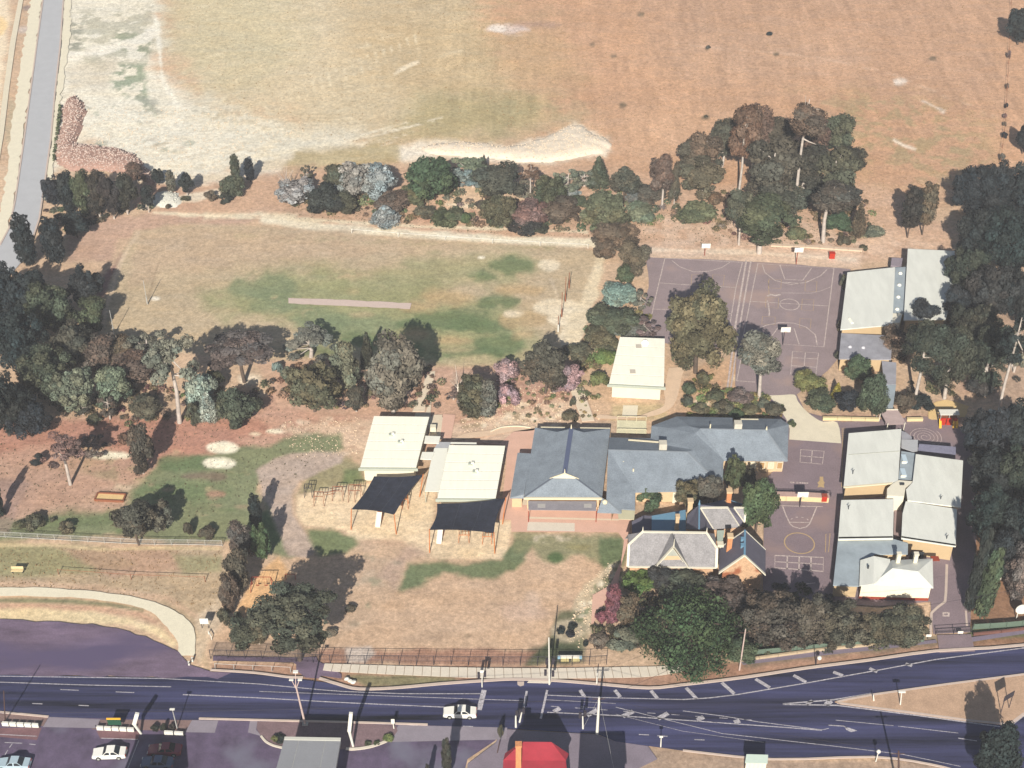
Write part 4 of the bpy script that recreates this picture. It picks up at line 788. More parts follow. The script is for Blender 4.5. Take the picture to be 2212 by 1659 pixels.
for x, y in ((720,225),(935,225),(1030,385),(810,395)): p = P('s5', x, y, 2.3); m_.tube((p.x, p.y, -.05), (p.x, p.y, 2.5), .07)
m_.build('post', TRIM, shd)
# middle classrooms
b5 = bldg('classroom_block', 's5', 600, 1300, 'middle white-roofed classroom block, upper of the stepped pair, with two square skylights')
block(b5, 's5', [(302,512),(985,456),(942,1138),(236,1212)], 3.4, LROOF, YWALL)
prism('roof', PP('s5', [(985,744),(1165,770),(1140,1120),(945,1112)], 3.0), 2.7, 3.0, LROOF2, b5); prism('wall', inset(PP('s5', [(985,744),(1165,770),(1140,1120),(945,1112)], 3.0), .08), -.1, 2.7, YWALL, b5)
for y0_ in (790, 970): boxpart('skylight', P('s5', 1022-(y0_-790)*.07, y0_+50, 3.1), (.8,1.9,.25), mat('skylight glass', alb((196,214,226)), rough=.3, var=.03), b5); boxpart('skylight_kerb', P('s5', 1020-(y0_-790)*.07, y0_+100, 3.1), (.8,.3,.3), WROOF, b5)
block(b5, 's5', [(1172,782),(1785,866),(1755,1470),(1065,1382),(1045,1240),(1130,1150)], 3.7, LROOF, YWALL)
pp = MB(); pp.pr(PP('s5', [(950,1120),(1130,1135),(1120,1160),(1040,1210),(1020,1330),(800,1320),(800,1230),(870,1165)], 3.5), 0, 3.5); pp.build('parapet', TRIM, b5)
boxpart('window', P('s5', 985, 1180, 3.3)+Vector((0,-.2,.25)), (.75,.3,.5), DKWIN, b5)
m_ = MB(); bar(m_, P('s5',300,792,3.4), P('s5',960,745,3.4), .08, .03, .05); m_.build('seam', WDECK, b5)
for x, y in ((355,1040),(1492,1380)): m_ = MB(); c = P('s5', x, y, 3.5); m_.tube(c, c+Vector((0,0,.7)), .06); m_.tube(c+Vector((-.2,0,.6)), c+Vector((.2,.1,.9)), .05); m_.build('roof_aerial', DKWIN, b5)
prism('porch_roof', PP('s5', [(985,590),(1200,598),(1195,740),(1140,752),(985,700)], 2.5), 2.4, 2.5, AWN2, b5); prism('porch_roof', PP('s5', [(985,480),(1045,500),(1120,560),(1120,590),(985,590)], 2.3), 2.2, 2.3, LEAN, b5)
roof('ramp_cover', [[P('s5',1215,650,2.6), P('s5',1690,688,2.6), P('s5',1690,790,2.2), P('s5',1200,735,2.2)]], mat('mesh cover', alb((120,120,140)), var=.2, scale=3), b5, .05)
b6 = bldg('classroom_block', 's4', 1500, 900, 'lower white-roofed classroom block of two square roofs split by a brown gap')
block(b6, 's4', [(205,226),(888,214),(876,722),(165,736)], 3.3, LROOF, YWALL); block(b6, 's4', [(1042,242),(1706,342),(1690,826),(985,722),(1000,400)], 3.5, LROOF, YWALL)
prism('gap_floor', PP('s4', [(895,305),(1000,305),(965,722),(878,722)], 0), .05, .35, mat('brown deck', alb((170,148,146)), var=.12, scale=1.5), b6)
block(b6, 's4', [(163,742),(880,730),(1072,785),(1068,922),(640,928),(600,960),(448,1000),(432,1340),(100,1328)], 2.7, LROOF2, YWALL, .2)
m_ = MB(); bar(m_, P('s4',168,732,3.0), P('s4',870,722,3.0), .35, .5, .3); bar(m_, P('s4',980,720,3.2), P('s4',1690,828,3.2), .35, .2, .3); bar(m_, P('s5',236,1214,3.3), P('s5',870,1160,3.3), .3, .2, .12); m_.build('fascia', GUT, b6)
for x, y in ((298,345),(1570,735)): m_ = MB(); c = P('s4', x, y, 3.4); m_.tube(c, c+Vector((0,0,.7)), .06); m_.tube(c+Vector((-.2,0,.6)), c+Vector((.2,.1,.9)), .05); m_.build('roof_aerial', DKWIN, b6)
boxpart('door_canopy', P('s4', 1420, 985, 2.3), (1.3,1.0,.12), REDB, b6); boxpart('door', P('s4', 1180, 960, 1.0), (2.2,.12,2.0), DKWIN, b6)
# light-roofed house
b7 = bldg('weatherboard_house', 's4', 900, 1500, 'old house with pale metal hip roof, two chimneys and a cream front wall', 'house')
eh = 3.2
c1, c2, c3 = P('s4', 1400, 1365, eh), P('s4', 1390, 985, eh), P('s4', 860, 1005, eh); c4 = P('s4', 600, 1322, eh)
k1, k2 = P('s4', 868, 1110, 4.3), P('s4', 1200, 1150, 4.3)
roof('roof', [[c4, k1, k2, c1], [c1, k2, c2], [c2, k2, k1, c3], [c3, k1, c4]], LROOF, b7, .15)
l1, l2, l3, l4 = P('s4',452,1005,eh), P('s4',838,992,eh), P('s4',850,1130,eh), P('s4',440,1338,eh); lr1, lr2 = P('s4',628,952,4.1), P('s4',622,1312,3.9)
roof('roof', [[l1, lr1, lr2, l4], [lr1, l2, l3, lr2]], LROOF, b7, .15)
prism('wall', inset(PP('s4', [(452,1010),(1388,1000),(1398,1360),(445,1335)], eh), .3), .55, eh-.12, mat('cream wall', alb((244,236,212), 1.2), var=.05, scale=.8), b7)
prism('brick_base', inset(PP('s4', [(452,1010),(1388,1000),(1398,1360),(445,1335)], eh), .25), -.1, .55, REDB, b7)
for x, y in ((945,980),(1168,988)):
    c = P('s4', x, 1010, 4.1); ch = MB().box(c+Vector((0,.2,.2)), (.6,.55,1.7)).build('chimney', WWALL, b7); boxpart('chimney_cap', c+Vector((0,.2,1.3)), (.75,.7,.18), TRIM, ch)
MB().tube(P('s4',552,1112,3.7), P('s4',552,1112,3.7)+Vector((0,0,.6)), .14).build('flue', DKWIN, b7)
for k in (.2,.4,.6,.8): p = P('s4', 436+900*k-40, 1380+8*k, 0)
# old stone school
b8 = bldg('stone_schoolhouse', 's3', 800, 1150, 'old stone schoolhouse with steep slate gables, white barge boards and tall chimneys')
zr, ze = 7.6, 3.2
R0, R1 = P('s3', 430, 640, zr), P('s3', 1258, 652, zr); E0, E1 = P('s3', 235, 1090, ze), P('s3', 1385, 1105, ze)
J0 = on_plane('s3', 250, 805, R0, R1, E0); J1 = on_plane('s3', 1392, 855, R0, R1, E1)
back = lambda p: Vector((p.x, 2*R0.y-p.y, p.z))
roof('roof', [[R0, J0, E0, E1, J1, R1], [R0, R1, back(J1), back(E1), back(E0), back(J0)], [R0, back(J0), J0], [R1, J1, back(J1)]], SLATE, b8, .15)
tb = MB()
for a, b in ((R0, R1), (R0, J0), (J0, E0), (R1, J1), (J1, E1), (E0, E1)): bar(tb, a, b, .38, .12, .10)
tb.build('barge_board', TRIM, b8)
sw = [E0+Vector((.4,.5,0)), E1+Vector((-.4,.5,0)), back(E1)+Vector((-.4,-.4,0)), back(E0)+Vector((.4,-.4,0))]
prism('wall', sw, -.1, ze-.05, STONE, b8)
for s_, J, E in ((1, J0, E0), (-1, J1, E1)):
    x = E.x+.3*s_; m_ = MB(); a = Vector((x, E.y+.5, ze-.1)); b = Vector((x, back(E).y-.5, ze-.1)); c = Vector((x, back(J).y, J.z-.2)); d = Vector((x, J.y, J.z-.2)); o = Vector((.3*s_, 0, 0))
    m_.add([a, b, c, d, a+o, b+o, c+o, d+o], [(0,1,2,3), (7,6,5,4), (0,3,7,4), (1,5,6,2), (3,2,6,7)]); m_.build('gable_wall', STONE, b8)
fz = MB(); fz.tube(R0, R0+Vector((0,0,1.1)), .12, .03); fz.tube(R1, R1+Vector((0,0,1.1)), .12, .03)
# centre gable
gl, gr = P('s3', 562, 1128, 2.7), P('s3', 1048, 1122, 2.7); gy_ = min(gl.y, gr.y); gl.y = gr.y = gy_; gt = (gl+gr)/2; gt.z = 7.7
gb_ = Vector((gt.x, R0.y+.2, gt.z)); gbl = Vector((gl.x, R0.y-1.0, 2.7)); gbr = Vector((gr.x, R0.y-1.0, 2.7))
roof('gable_roof', [[gl, gt, gb_, gbl], [gt, gr, gbr, gb_]], SLATE, b8, .1)
m_ = MB(); bar(m_, gl, gt+Vector((0,0,.05)), .5, .15, .12); bar(m_, gr, gt+Vector((0,0,.05)), .5, .15, .12); il, ir, it = P('s3', 600, 1118, 2.9), P('s3', 1006, 1112, 2.9), None
m_.build('barge_board', TRIM, b8); fz.tube(gt, gt+Vector((0,0,1.6)), .10, .03); fz.build('finial', TRIM, b8)
i_ = Vector((0, .7, 0)); w1 = gl+i_+Vector((.5,0,0)); w2 = gr+i_+Vector((-.5,0,0)); w3 = gt+i_+Vector((0,0,-.9)); gz0 = Vector((0,0,-2.8))
MB().add([w1+gz0, w2+gz0, w2, w3, w1, w1+gz0+Vector((0,.3,0)), w2+gz0+Vector((0,.3,0)), w2+Vector((0,.3,0)), w3+Vector((0,.3,0)), w1+Vector((0,.3,0))], [(0,1,2,3,4), (9,8,7,6,5), (1,6,7,2), (0,4,9,5), (2,7,8,3), (3,8,9,4)]).build('gable_wall', CREAMB, b8)
k_ = .42; t1 = w3.lerp(w1, k_); t2 = w3.lerp(w2, k_); f_ = Vector((0,-.06,0)); gv = roof('gable_vent', [[t1+f_, t2+f_, w3+f_]], mat('grey vent', alb((186,190,180), 1.4)), b8, .04)
m_ = MB(); bar(m_, w1+f_*2, w3+f_*2, .3, .12, .05); bar(m_, w2+f_*2, w3+f_*2, .3, .12, .05); m_.build('gable_trim', TRIM, b8)
# right gabled wing
zr2 = 7.3; ga = P('s3', 1750, 940, zr2); gl2 = P('s3', 1415, 1172, 3.1); gr2 = P('s3', 2022, 1192, 3.1); gb2 = P('s3', 1756, 618, zr2); dv = gb2-ga
yy = min(gl2.y, gr2.y); sv_ = Vector((0,0,0))
roof('wing_roof', [[ga, gl2, gl2+dv, gb2], [gr2, ga, gb2, gr2+dv]], mat('dark slate', alb((104,102,116)), var=.1, scale=1, fine=.1), b8, .15)
m_ = MB(); bar(m_, gl2, ga, .4, .25, .12); bar(m_, gr2, ga, .4, .25, .12); bar(m_, gb2, gr2+dv, .2, .1, .08); bar(m_, gb2, gl2+dv, .2, .1, .08); m_.build('barge_board', TRIM, b8)
m_ = MB(); bar(m_, ga, gb2, .3, .1, .12); m_.build('ridge_capping', BLUER, b8)
for y in (740, 820): boxpart('ridge_vent', P('s3', 1728, y, 7.0), (.7,.6,.7), BLUER, b8)
i1, i2, i3 = gl2+dv*.04+Vector((.6,0,-.1)), gr2+dv*.04+Vector((-.6,0,-.1)), ga+dv*.04+Vector((0,0,-.35))
j = dv*.92; dn = Vector((0,0,-3.2))
MB().add([i1+dn, i2+dn, i2, i3, i1, i1+dn+j, i2+dn+j, i2+j, i3+j, i1+j], [(0,1,2,3,4), (9,8,7,6,5), (1,6,7,2), (0,4,9,5)]).build('wing_wall', STONE, b8)
# rear roofs
L0, L1 = P('s3', 1180, 328, 7.0), P('s3', 1532, 325, 7.0); L2, L3 = P('s3', 1692, 572, 3.6), P('s3', 1348, 606, 3.6)
roof('rear_roof', [[L0, L3, L2, L1]], SLATE, b8, .12)
m_ = MB()
for a, b in ((L0, L1), (L1, L2), (L0, L3)): bar(m_, a, b, .34, .12, .1)
M0, M1, M2 = P('s3', 1612, 325, 6.2), P('s3', 1772, 328, 6.2), P('s3', 1748, 515, 4.0)
for a, b in ((M0, M1), (M1, M2), (M0, M2)): bar(m_, a, b, .28, .12, .1)
m_.build('barge_board', TRIM, b8); roof('rear_roof', [[M0, M2, M1]], SLATE, b8, .12)
DS = MATS['dark slate']; N0, N1_ = P('s3', 1163, 285, 7.2), P('s3', 1160, 605, 6.9)
roof('rear_roof', [[N0, N1_, L3], [N0, L3, L0], [N0, P('s3',1010,420,4.6), P('s3',985,600,3.6), N1_], [L1, L2, P('s3',1742,520,4.0), P('s3',1606,326,6.2)], [N0, L0, L1, P('s3',1350,255,3.6)], [L1, P('s3',1500,212,4.2), P('s3',1350,255,3.6)], [L1, P('s3',1606,326,6.2), P('s3',1725,285,4.0), P('s3',1500,212,4.2)]], DS, b8, .12)
m_ = MB(); bar(m_, N0, N1_, .22, .1, .1); m_.tube(N0, N0+Vector((0,0,1.0)), .2, .03); bar(m_, P('s3',1500,212,4.2), P('s3',1725,285,4.0), .16, .08, .06); m_.build('ridge_capping', BLUER, b8)
prism('rear_wall', inset(PP('s3', [(1000,500),(1160,330),(1350,270),(1725,300),(1740,520),(1690,600),(1348,640),(990,640)], 3.4), .3), -.1, 3.4, STONE, b8)
prism('verandah_roof', PP('s3', [(548,430),(985,352),(992,640),(545,640)], 2.8), 2.7, 2.8, BLUER, b8); prism('verandah_roof', PP('s3', [(290,505),(440,425),(548,430),(545,640),(290,650)], 2.4), 2.3, 2.4, DS, b8)
prism('wall', inset(PP('s3', [(300,520),(980,430),(985,640),(300,650)], 2.4), .3), -.1, 2.28, STONE, b8)
prism('lean_to_roof', PP('s3', [(1392,620),(1490,618),(1470,740),(1395,760)], 4.2), 4.0, 4.2, mat('pale green lean-to', alb((176,190,178)), var=.05), b8)
def chimney(fr, xb, yb_, xt, yt, w_, m, zb):
    c = P(fr, xb, yb_, zb); g0 = Vector((c.x, c.y, 0)); h = on_post(g0, fr, 0, yt)
    o = MB().box((c.x, c.y, (zb-1+h)/2), (w_*.8, w_*.8, h-zb+1)).build('chimney', m, b8); MB().box((c.x, c.y, h-.15), (w_, w_, .35)).build('chimney_cap', CREAMB, o); MB().box((c.x, c.y, zb+.1), (w_, w_, .5)).build('chimney_base', CREAMB, o)
chimney('s3', 1030, 430, 1045, 225, .95, CREAMB, 3.0); chimney('s3', 868, 600, 875, 425, .7, CREAMB, 2.8); chimney('s3', 1535, 275, 1550, 100, .95, BRICKO, 4.6); chimney('s3', 1535, 935, 1560, 680, .95, BRICKO, 3.4)
boxpart('roof_tank', P('s3', 1435, 800, 4.0), (1.0,.9,.5), WWALL, b8)
# south side: canopy, red-roofed house, kiosk
cn = bldg('fuel_canopy', 'r2', 900, 1500, 'flat grey ribbed canopy with a pale edge at the bottom of the frame', 'canopy')
zc_ = 5.2; cq = [P('r2', 592, 1278, zc_), P('r2', 1322, 1292, zc_), P('r2', 1190, 2050, zc_), P('r2', 380, 2050, zc_)]
prism('roof_deck', cq, zc_-.6, zc_-.05, mat('canopy edge', alb((214,214,204), 1.3), var=.03), cn)
ba, bb, bc, bd = cq
for i, (u0, u1) in enumerate(((.0,.26), (.265,.73), (.735,1.0))):
    prism('roof_panel', [ba.lerp(bb, u0), ba.lerp(bb, u1), bd.lerp(bc, u1), bd.lerp(bc, u0)], zc_-.05, zc_, mat('canopy sheet', alb((158,160,166)), var=.05, scale=.5, fine=.05, ridge=('X', 3)), cn)
m_ = MB(); bar(m_, ba, bb, .5, .1, .12); m_.build('edge_flashing', mat('canopy edge', (0,0,0)), cn)
for f in (.2, .8):
    for g in (.25, .8): p = ba.lerp(bb, f).lerp(bd.lerp(bc, f), g); boxpart('column', (p.x, p.y, zc_/2-.3), (.4,.4,zc_-.6), WWALL, cn)
rh = bldg('red_roofed_house', 'r3', 680, 1700, 'small house with a bright red hip roof and one orange chimney', 'house')
# eaves and ridge from what shows; the rest of the roof runs on below the frame
e = 3.4; rt = 6.6
rA, rB = P('r3', 515, 1318, rt), P('r3', 893, 1322, rt); hL, hR = P('r3', 292, 1316, e), P('r3', 1112, 1322, e); fL, fR = P('r3', 268, 1560, e), P('r3', 1080, 1562, e)
rb0 = P('r3', 258, 1660, e-.2); 
rL = Vector((hL.x, rA.y+ (rA.y-fL.y), e)); rR = Vector((hR.x, rB.y+(rB.y-fR.y), e))
roof('roof', [[rA, fL, fR, rB], [rA, rL, fL], [rB, fR, rR], [rA, rB, rR, rL]], RED, rh, .15)
vL, vR = Vector((fL.x-.1, fL.y-3.2, e-1.0)), Vector((fR.x+.3, fR.y-3.2, e-1.0)); roof('verandah_roof', [[fL+Vector((0,-.02,-.06)), vL, vR, fR+Vector((0,-.02,-.06))]], RED, rh, .12)
prism('wall', inset([rL, rR, fR, fL], .5), -.1, e-.1, STONE, rh)
c = P('r3', 465, 1575, 4.0); h = on_post(Vector((c.x, c.y, 0)), 'r3', 0, 1352); ch = MB().box((c.x, c.y, (3+h)/2), (.75,.75,h-3)).build('chimney', BRICKO, rh); boxpart('chimney_cap', (c.x, c.y, h), (.9,.9,.25), BRICKO, ch)
for x in (.12, .5, .88): p = vL.lerp(vR, x); boxpart('post', (p.x, p.y+.2, (e-1)/2), (.12,.12,e-1.1), TRIM, rh)
ks = bldg('roadside_kiosk', 'T22', 478, 1659, 'small white ribbed kiosk at the bottom of the frame, right of the red roof', 'kiosk')
kq = PP('T22', [(412,1578),(553,1582),(550,1628),(404,1624)], 2.7); roof('roof', [[Vector((kq[0].x,kq[0].y,3.0)), Vector((kq[1].x,kq[1].y,3.0)), kq[2], kq[3]]], mat('kiosk roof', alb((190,206,196)), var=.04), ks, .12)
kw = inset(kq, .12); prism('wall', kw, -.1, 2.62, WWALL, ks)
lo = sorted(kw, key=lambda v: v.y)[:2]; lo = sorted(lo, key=lambda v: v.x)
for i in range(5): p = lo[0].lerp(lo[1], (i+.5)/5); boxpart('panel', (p.x, p.y-.03, 1.3), (.48,.06,2.4), TRIM, ks)

# two buildings that stand just below the frame; their shade reaches into it
for x0, x1, yb_, h_, l_ in ((228, 335, 1768, 8.6, 'tall plain shop just below the frame, shading the two cars in the dark bay'), (1236, 1332, 1790, 10.0, 'tall plain shop just below the frame, right of the red-roofed house')):
    q_ = PP('V', [(x0,yb_),(x1,yb_),(x1+4,yb_+70),(x0-4,yb_+70)]); t = thing('shop_building', q_[0], l_, 'building'); prism('wall', q_, -.1, h_, CREAMB, t); prism('roof', inset(q_, -.2), h_, h_+.2, LEAN, t)
# ---------------------------------------------------------------- trees: crown meshes of leaf-sized faces, shared between copies
FOL = bpy.data.materials.new('foliage'); FOL.use_nodes = True; n = FOL.node_tree; L = n.links; b = n.nodes['Principled BSDF']
b.inputs['Roughness'].default_value = .7; b.inputs['Specular IOR Level'].default_value = .12
oi = n.nodes.new('ShaderNodeObjectInfo'); at = n.nodes.new('ShaderNodeAttribute'); at.attribute_name = 'leaf'
mx = n.nodes.new('ShaderNodeVectorMath'); mx.operation = 'MULTIPLY'; L.new(oi.outputs['Color'], mx.inputs[0]); L.new(at.outputs['Color'], mx.inputs[1]); L.new(mx.outputs[0], b.inputs['Base Color'])
def bark(nm, c): return mat(nm, c, var=.25, scale=1.2, bump=.05)
BK = {'p': bark('pale gum bark', (.42,.37,.33)), 'd': bark('dark bark', (.10,.075,.06)), 'w': bark('white bark', (.62,.56,.48))}
def crown_mesh(nm, style, seed, nq, leaf):
    R = np.random.default_rng(seed); cl = []                      # clumps: centre, radius (unit crown: |x|,|y|<1, z in -1..1)
    def add(x, y, z, r, sq=1.0): cl.append((x, y, z, r, sq))
    if style == 'round':
        for i in range(34):
            u = R.normal(size=3); u /= np.linalg.norm(u); k = R.uniform(.5, .9); add(u[0]*k, u[1]*k, u[2]*k*.95, R.uniform(.14, .34))
        add(0, 0, 0, .72)
    elif style == 'mass':
        for i in range(60):
            u = R.normal(size=3); u /= np.linalg.norm(u); k = R.uniform(.45, .92); add(u[0]*k, u[1]*k, u[2]*k, R.uniform(.12, .26), .9)
        add(0, 0, 0, .7)
    elif style == 'gum':                                          # open eucalypt: separate puffs carried on limbs
        for i in range(21):
            t = R.uniform(0, 2*math.pi); h = R.uniform(-.85, .8); rr = math.sqrt(max(.05, 1-abs(h)**2.2))*R.uniform(.25, .78)
            add(math.cos(t)*rr, math.sin(t)*rr, h, R.uniform(.24, .38), .8)
        for i in range(6): add(R.uniform(-.3,.3), R.uniform(-.3,.3), R.uniform(-.6,.75), .36, .9)
    elif style == 'sparse':
        for i in range(24):
            t = R.uniform(0, 2*math.pi); h = R.uniform(-.7, .8); rr = math.sqrt(max(.05, 1-abs(h)**2))*R.uniform(.2, .85)
            add(math.cos(t)*rr, math.sin(t)*rr, h, R.uniform(.13, .24), .8)
    elif style == 'cone':
        for i in range(34):
            h = -1 + 2*(i/34)**1.1; rr = (1-(h+1)/2)**.8*.78; t = i*2.4; add(math.cos(t)*rr*.7, math.sin(t)*rr*.7, h*.92, .12+.24*(1-(h+1)/2), 1.2)
    elif style == 'col':
        for i in range(26):
            h = -.9 + 1.8*i/26; rr = .62*math.sqrt(max(.05, 1-abs(h)**3)); t = i*2.4; add(math.cos(t)*rr*.6, math.sin(t)*rr*.6, h, .38*(1-.35*max(0, h)), .5)
    elif style == 'umb':
        for i in range(30):
            t = R.uniform(0, 2*math.pi); rr = math.sqrt(R.uniform(0, 1))*.82; add(math.cos(t)*rr, math.sin(t)*rr, .45*(1-rr*rr)-.1+R.uniform(-.15, .15), R.uniform(.18, .28), .6)
    elif style == 'bush':
        for i in range(18):
            u = R.normal(size=3); u /= np.linalg.norm(u); u[2] = abs(u[2])*.9-.25; k = R.uniform(.45, .72); add(u[0]*k, u[1]*k, u[2], R.uniform(.22, .42))
    elif style == 'willow':
        for i in range(40):
            u = R.normal(size=3); u /= np.linalg.norm(u); k = R.uniform(.5, .82); add(u[0]*k, u[1]*k, abs(u[2])*k-.35, R.uniform(.14, .26), 1.5)
    cl = np.array(cl); wgt = cl[:, 3]**2; ci = R.choice(len(cl), nq, p=wgt/wgt.sum())
    u = R.normal(size=(nq, 3)); u /= np.linalg.norm(u, axis=1)[:, None]
    rad = cl[ci, 3]*R.uniform(.62, 1.06, nq)
    pos = cl[ci, :3] + u*rad[:, None]*np.column_stack([np.ones(nq), np.ones(nq), cl[ci, 4]])
    if style == 'willow': pos[:, 2] -= R.uniform(0, .35, nq)*np.linalg.norm(pos[:, :2], axis=1)
    if style != 'bush': pos[:, 2] = np.clip(pos[:, 2], -1.05, 1.1)
    out = pos*np.array([.5, .5, .7]); nrm = u*.9 + out*.7 + R.normal(size=(nq, 3))*.48; nrm /= np.linalg.norm(nrm, axis=1)[:, None]
    a = np.cross(nrm, R.normal(size=(nq, 3))); a /= np.linalg.norm(a, axis=1)[:, None]; bb = np.cross(nrm, a)
    sz = leaf*np.clip(R.lognormal(-.15, .45, nq), .35, 2.4)[:, None]*np.repeat([1], nq)[:, None]
    if style == 'willow': a = a*.5; bb = bb*.5 + np.array([0, 0, -1.0])
    vs = np.stack([pos-a*sz, pos-bb*sz*.7, pos+a*sz, pos+bb*sz*.7], 1).reshape(-1, 3)
    me = bpy.data.meshes.new(nm); me.vertices.add(nq*4); me.vertices.foreach_set('co', vs.astype(np.float32).ravel())
    me.loops.add(nq*4); me.loops.foreach_set('vertex_index', np.arange(nq*4, dtype=np.int32)); me.polygons.add(nq); me.polygons.foreach_set('loop_start', np.arange(0, nq*4, 4, dtype=np.int32))
    me.update(calc_edges=True)
    ct = R.uniform(.66, 1.40, len(cl))[ci]; lt = R.uniform(.72, 1.34, nq); hue = R.uniform(-.10, .12, len(cl))[ci]
    c = np.column_stack([ct*lt*(1+hue), ct*lt, ct*lt*(1-hue*.5), np.ones(nq)]); c = np.repeat(c, 4, axis=0)
    ca = me.color_attributes.new('leaf', 'FLOAT_COLOR', 'POINT'); ca.data.foreach_set('color', c.astype(np.float32).ravel())
    me.materials.append(FOL); return me, cl
def trunk_mesh(nm, cl, seed, up, thick):
    """trunk from z=0 to the crown, limbs to the clumps; unit crown centre sits at z=0 of the crown, ground at z=-up"""
    r = random.Random(seed); mb = MB(); top = Vector((r.uniform(-.08,.08), r.uniform(-.08,.08), .55)); k = [Vector((0, 0, -up)), Vector((r.uniform(-.06,.06), r.uniform(-.06,.06), -up*.5)), Vector((r.uniform(-.06,.06), r.uniform(-.06,.06), -.35)), top]
    rr = [thick, thick*.8, thick*.62, thick*.2]
    for i in range(3): mb.tube(k[i], k[i+1], rr[i], rr[i+1], 7, i == 2)
    for c in sorted(cl.tolist(), key=lambda c: -c[3])[:13]:
        p = Vector(c[:3]); t = r.uniform(.15, .75); s = k[2].lerp(top, t) if p.z > -.3 else k[1].lerp(k[2], .8); m = s.lerp(p, .5)+Vector((0, 0, -.05))
        mb.tube(s, m, thick*.36, thick*.25, 5, False); mb.tube(m, p+Vector((0, 0, -c[3]*.2)), thick*.25, thick*.08, 5, False)
    me = bpy.data.meshes.new(nm); me.from_pydata([tuple(v) for v in mb.v], [], mb.f); me.materials.append(BK['d']); me.polygons.foreach_set('use_smooth', [True]*len(me.polygons)); return me
STY = {}
for st, nvar, nq, leaf in (('round', 4, 9500, .052), ('gum', 5, 9500, .048), ('sparse', 3, 5200, .038), ('cone', 3, 6500, .050), ('col', 3, 6500, .054), ('umb', 2, 8000, .044), ('bush', 4, 4200, .064), ('willow', 1, 20000, .034), ('big', 3, 15000, .036), ('mass', 5, 19000, .035)):
    STY[st] = []
    for v in range(nvar):
        me_, cl_ = crown_mesh('crown_'+st, 'gum' if st == 'big' else st, 31*v+len(st)*7+ord(st[0]), nq, leaf)
        STY[st].append((me_, cl_, {u: trunk_mesh('trunk_'+st, cl_, v*5+int(u*10), u, .075 if st in ('gum', 'big', 'sparse') else .06) for u in ((1.0,) if st in ('bush', 'willow') else (1.0, 1.35, 1.8, 2.4))}))
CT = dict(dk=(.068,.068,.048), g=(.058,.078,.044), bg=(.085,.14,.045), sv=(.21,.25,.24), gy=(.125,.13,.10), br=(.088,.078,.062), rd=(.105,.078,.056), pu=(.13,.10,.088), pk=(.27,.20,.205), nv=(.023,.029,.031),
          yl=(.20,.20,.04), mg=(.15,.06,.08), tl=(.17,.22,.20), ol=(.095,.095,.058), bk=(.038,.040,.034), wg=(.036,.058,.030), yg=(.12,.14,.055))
TN = 0
GR = dict(gum=1.2, sparse=1.3, round=1.12, bush=1.15, col=1.2, cone=1.2, umb=1.05, mass=1.12, big=1.08, willow=1.05)
def tree(x, ty, yb, wd, st, c, label, name=None, by=0, bx=None, bkc=None, group=None):
    """crown read as a box x±wd/2, ty..yb on the plan; by = where its trunk meets the ground when that shows"""
    global TN; TN += 1; rnd = random.Random(TN*7+3)
    cy = (ty+yb)/2; bush = st == 'bush'
    gy0 = by or (yb - 1); G = P('V', x if bx is None else bx, gy0)
    for it in range(8):
        px, py, s = proj(G); d = G - Vector((0, 0, CAM_H)); phi = math.asin(-d.z/d.length); cf, sf = math.cos(phi), math.sin(phi)
        r = wd*GR.get(st, 1.1)*(1.34 if ty < 500 and 600 < x < 1480 and wd > 30 else 1.2 if 460 < ty < 790 and 1230 < x < 1400 else 1.2 if ty < 0 else 1.3 if ty < 450 and 1480 < x < 1860 and wd > 45 else 1.15 if 680 < ty < 830 and 280 < x < 1240 and wd > 40 else 1)/2/s; half = (yb-ty)*(1.18 if ty < 450 and 1480 < x < 1860 else 1.04)/2/s; a = math.sqrt(max(0, half*half-(r*sf)**2))/cf
        a = max(a, .45*r)
        if by: zc = max(a*1.02, (py-cy)/(s*cf)); break
        zc = a*(.55 if bush else 1.12) if not bush else a*.5
        G = P('V', x, cy + zc*cf*s)
    nm = name or ('shrub' if bush else 'tree'); up = zc/a; var = rnd.choice(STY[st]); rz = rnd.uniform(0, 6.28)
    col = [v*rnd.uniform(.9, 1.12) for v in CT[c]]
    if st in ('bush',) :
        o = bpy.data.objects.new(nm, var[0]); COL.objects.link(o); o.location = (G.x, G.y, zc); o.scale = (r*.97, r*.97, a*1.0); o.rotation_euler = (0, 0, rz); o.color = (*col, 1)
        return tag(o, label, 'shrub' if nm in ('shrub', 'bush') else nm.replace('_', ' '), group)
    root = thing(nm, (G.x, G.y, -.12), label, 'tree', group, rz); root.scale = (r, r, a); cz = (zc+.12)/a
    cr = bpy.data.objects.new('crown', var[0]); COL.objects.link(cr); cr.parent = root; cr.location = (0, 0, cz); cr.color = (*col, 1)
    keys = sorted(var[2]); u = min(keys, key=lambda k: abs(k-cz)); tm = var[2][u]
    t = bpy.data.objects.new('trunk', tm); COL.objects.link(t); t.parent = root; t.scale = (1, 1, cz/u); t.location = (0, 0, cz)
    t.material_slots[0].link = 'OBJECT'; t.material_slots[0].material = BK[bkc or ('p' if st in ('gum', 'big', 'sparse') else 'd')]
    return root
PLUR = dict(gum_tree='gums', wattle_tree='wattles', tree='trees', shrub='shrubs', conifer='conifers', cypress_tree='column trees', plum_tree='plum trees')
def region(x, y):
    if y < 570: return 'by the side road' if x < 600 else 'in the long row above the oval' if x < 1480 else 'in the big clump behind the courts' if x < 2040 else 'in the wood at the upper right'
    if x < 285 and y < 960: return 'in the wood at the left'
    if x > 1900 and y < 870: return 'in the wood at the upper right'
    if x > 2080: return 'in the belt at the right'
    if y < 930: return 'below the oval' if x < 1230 else 'round the cream portable and courts'
    if x < 620 and y < 1420: return 'in the left garden'
    return 'in front of the school' if y < 1460 else 'south of the road'
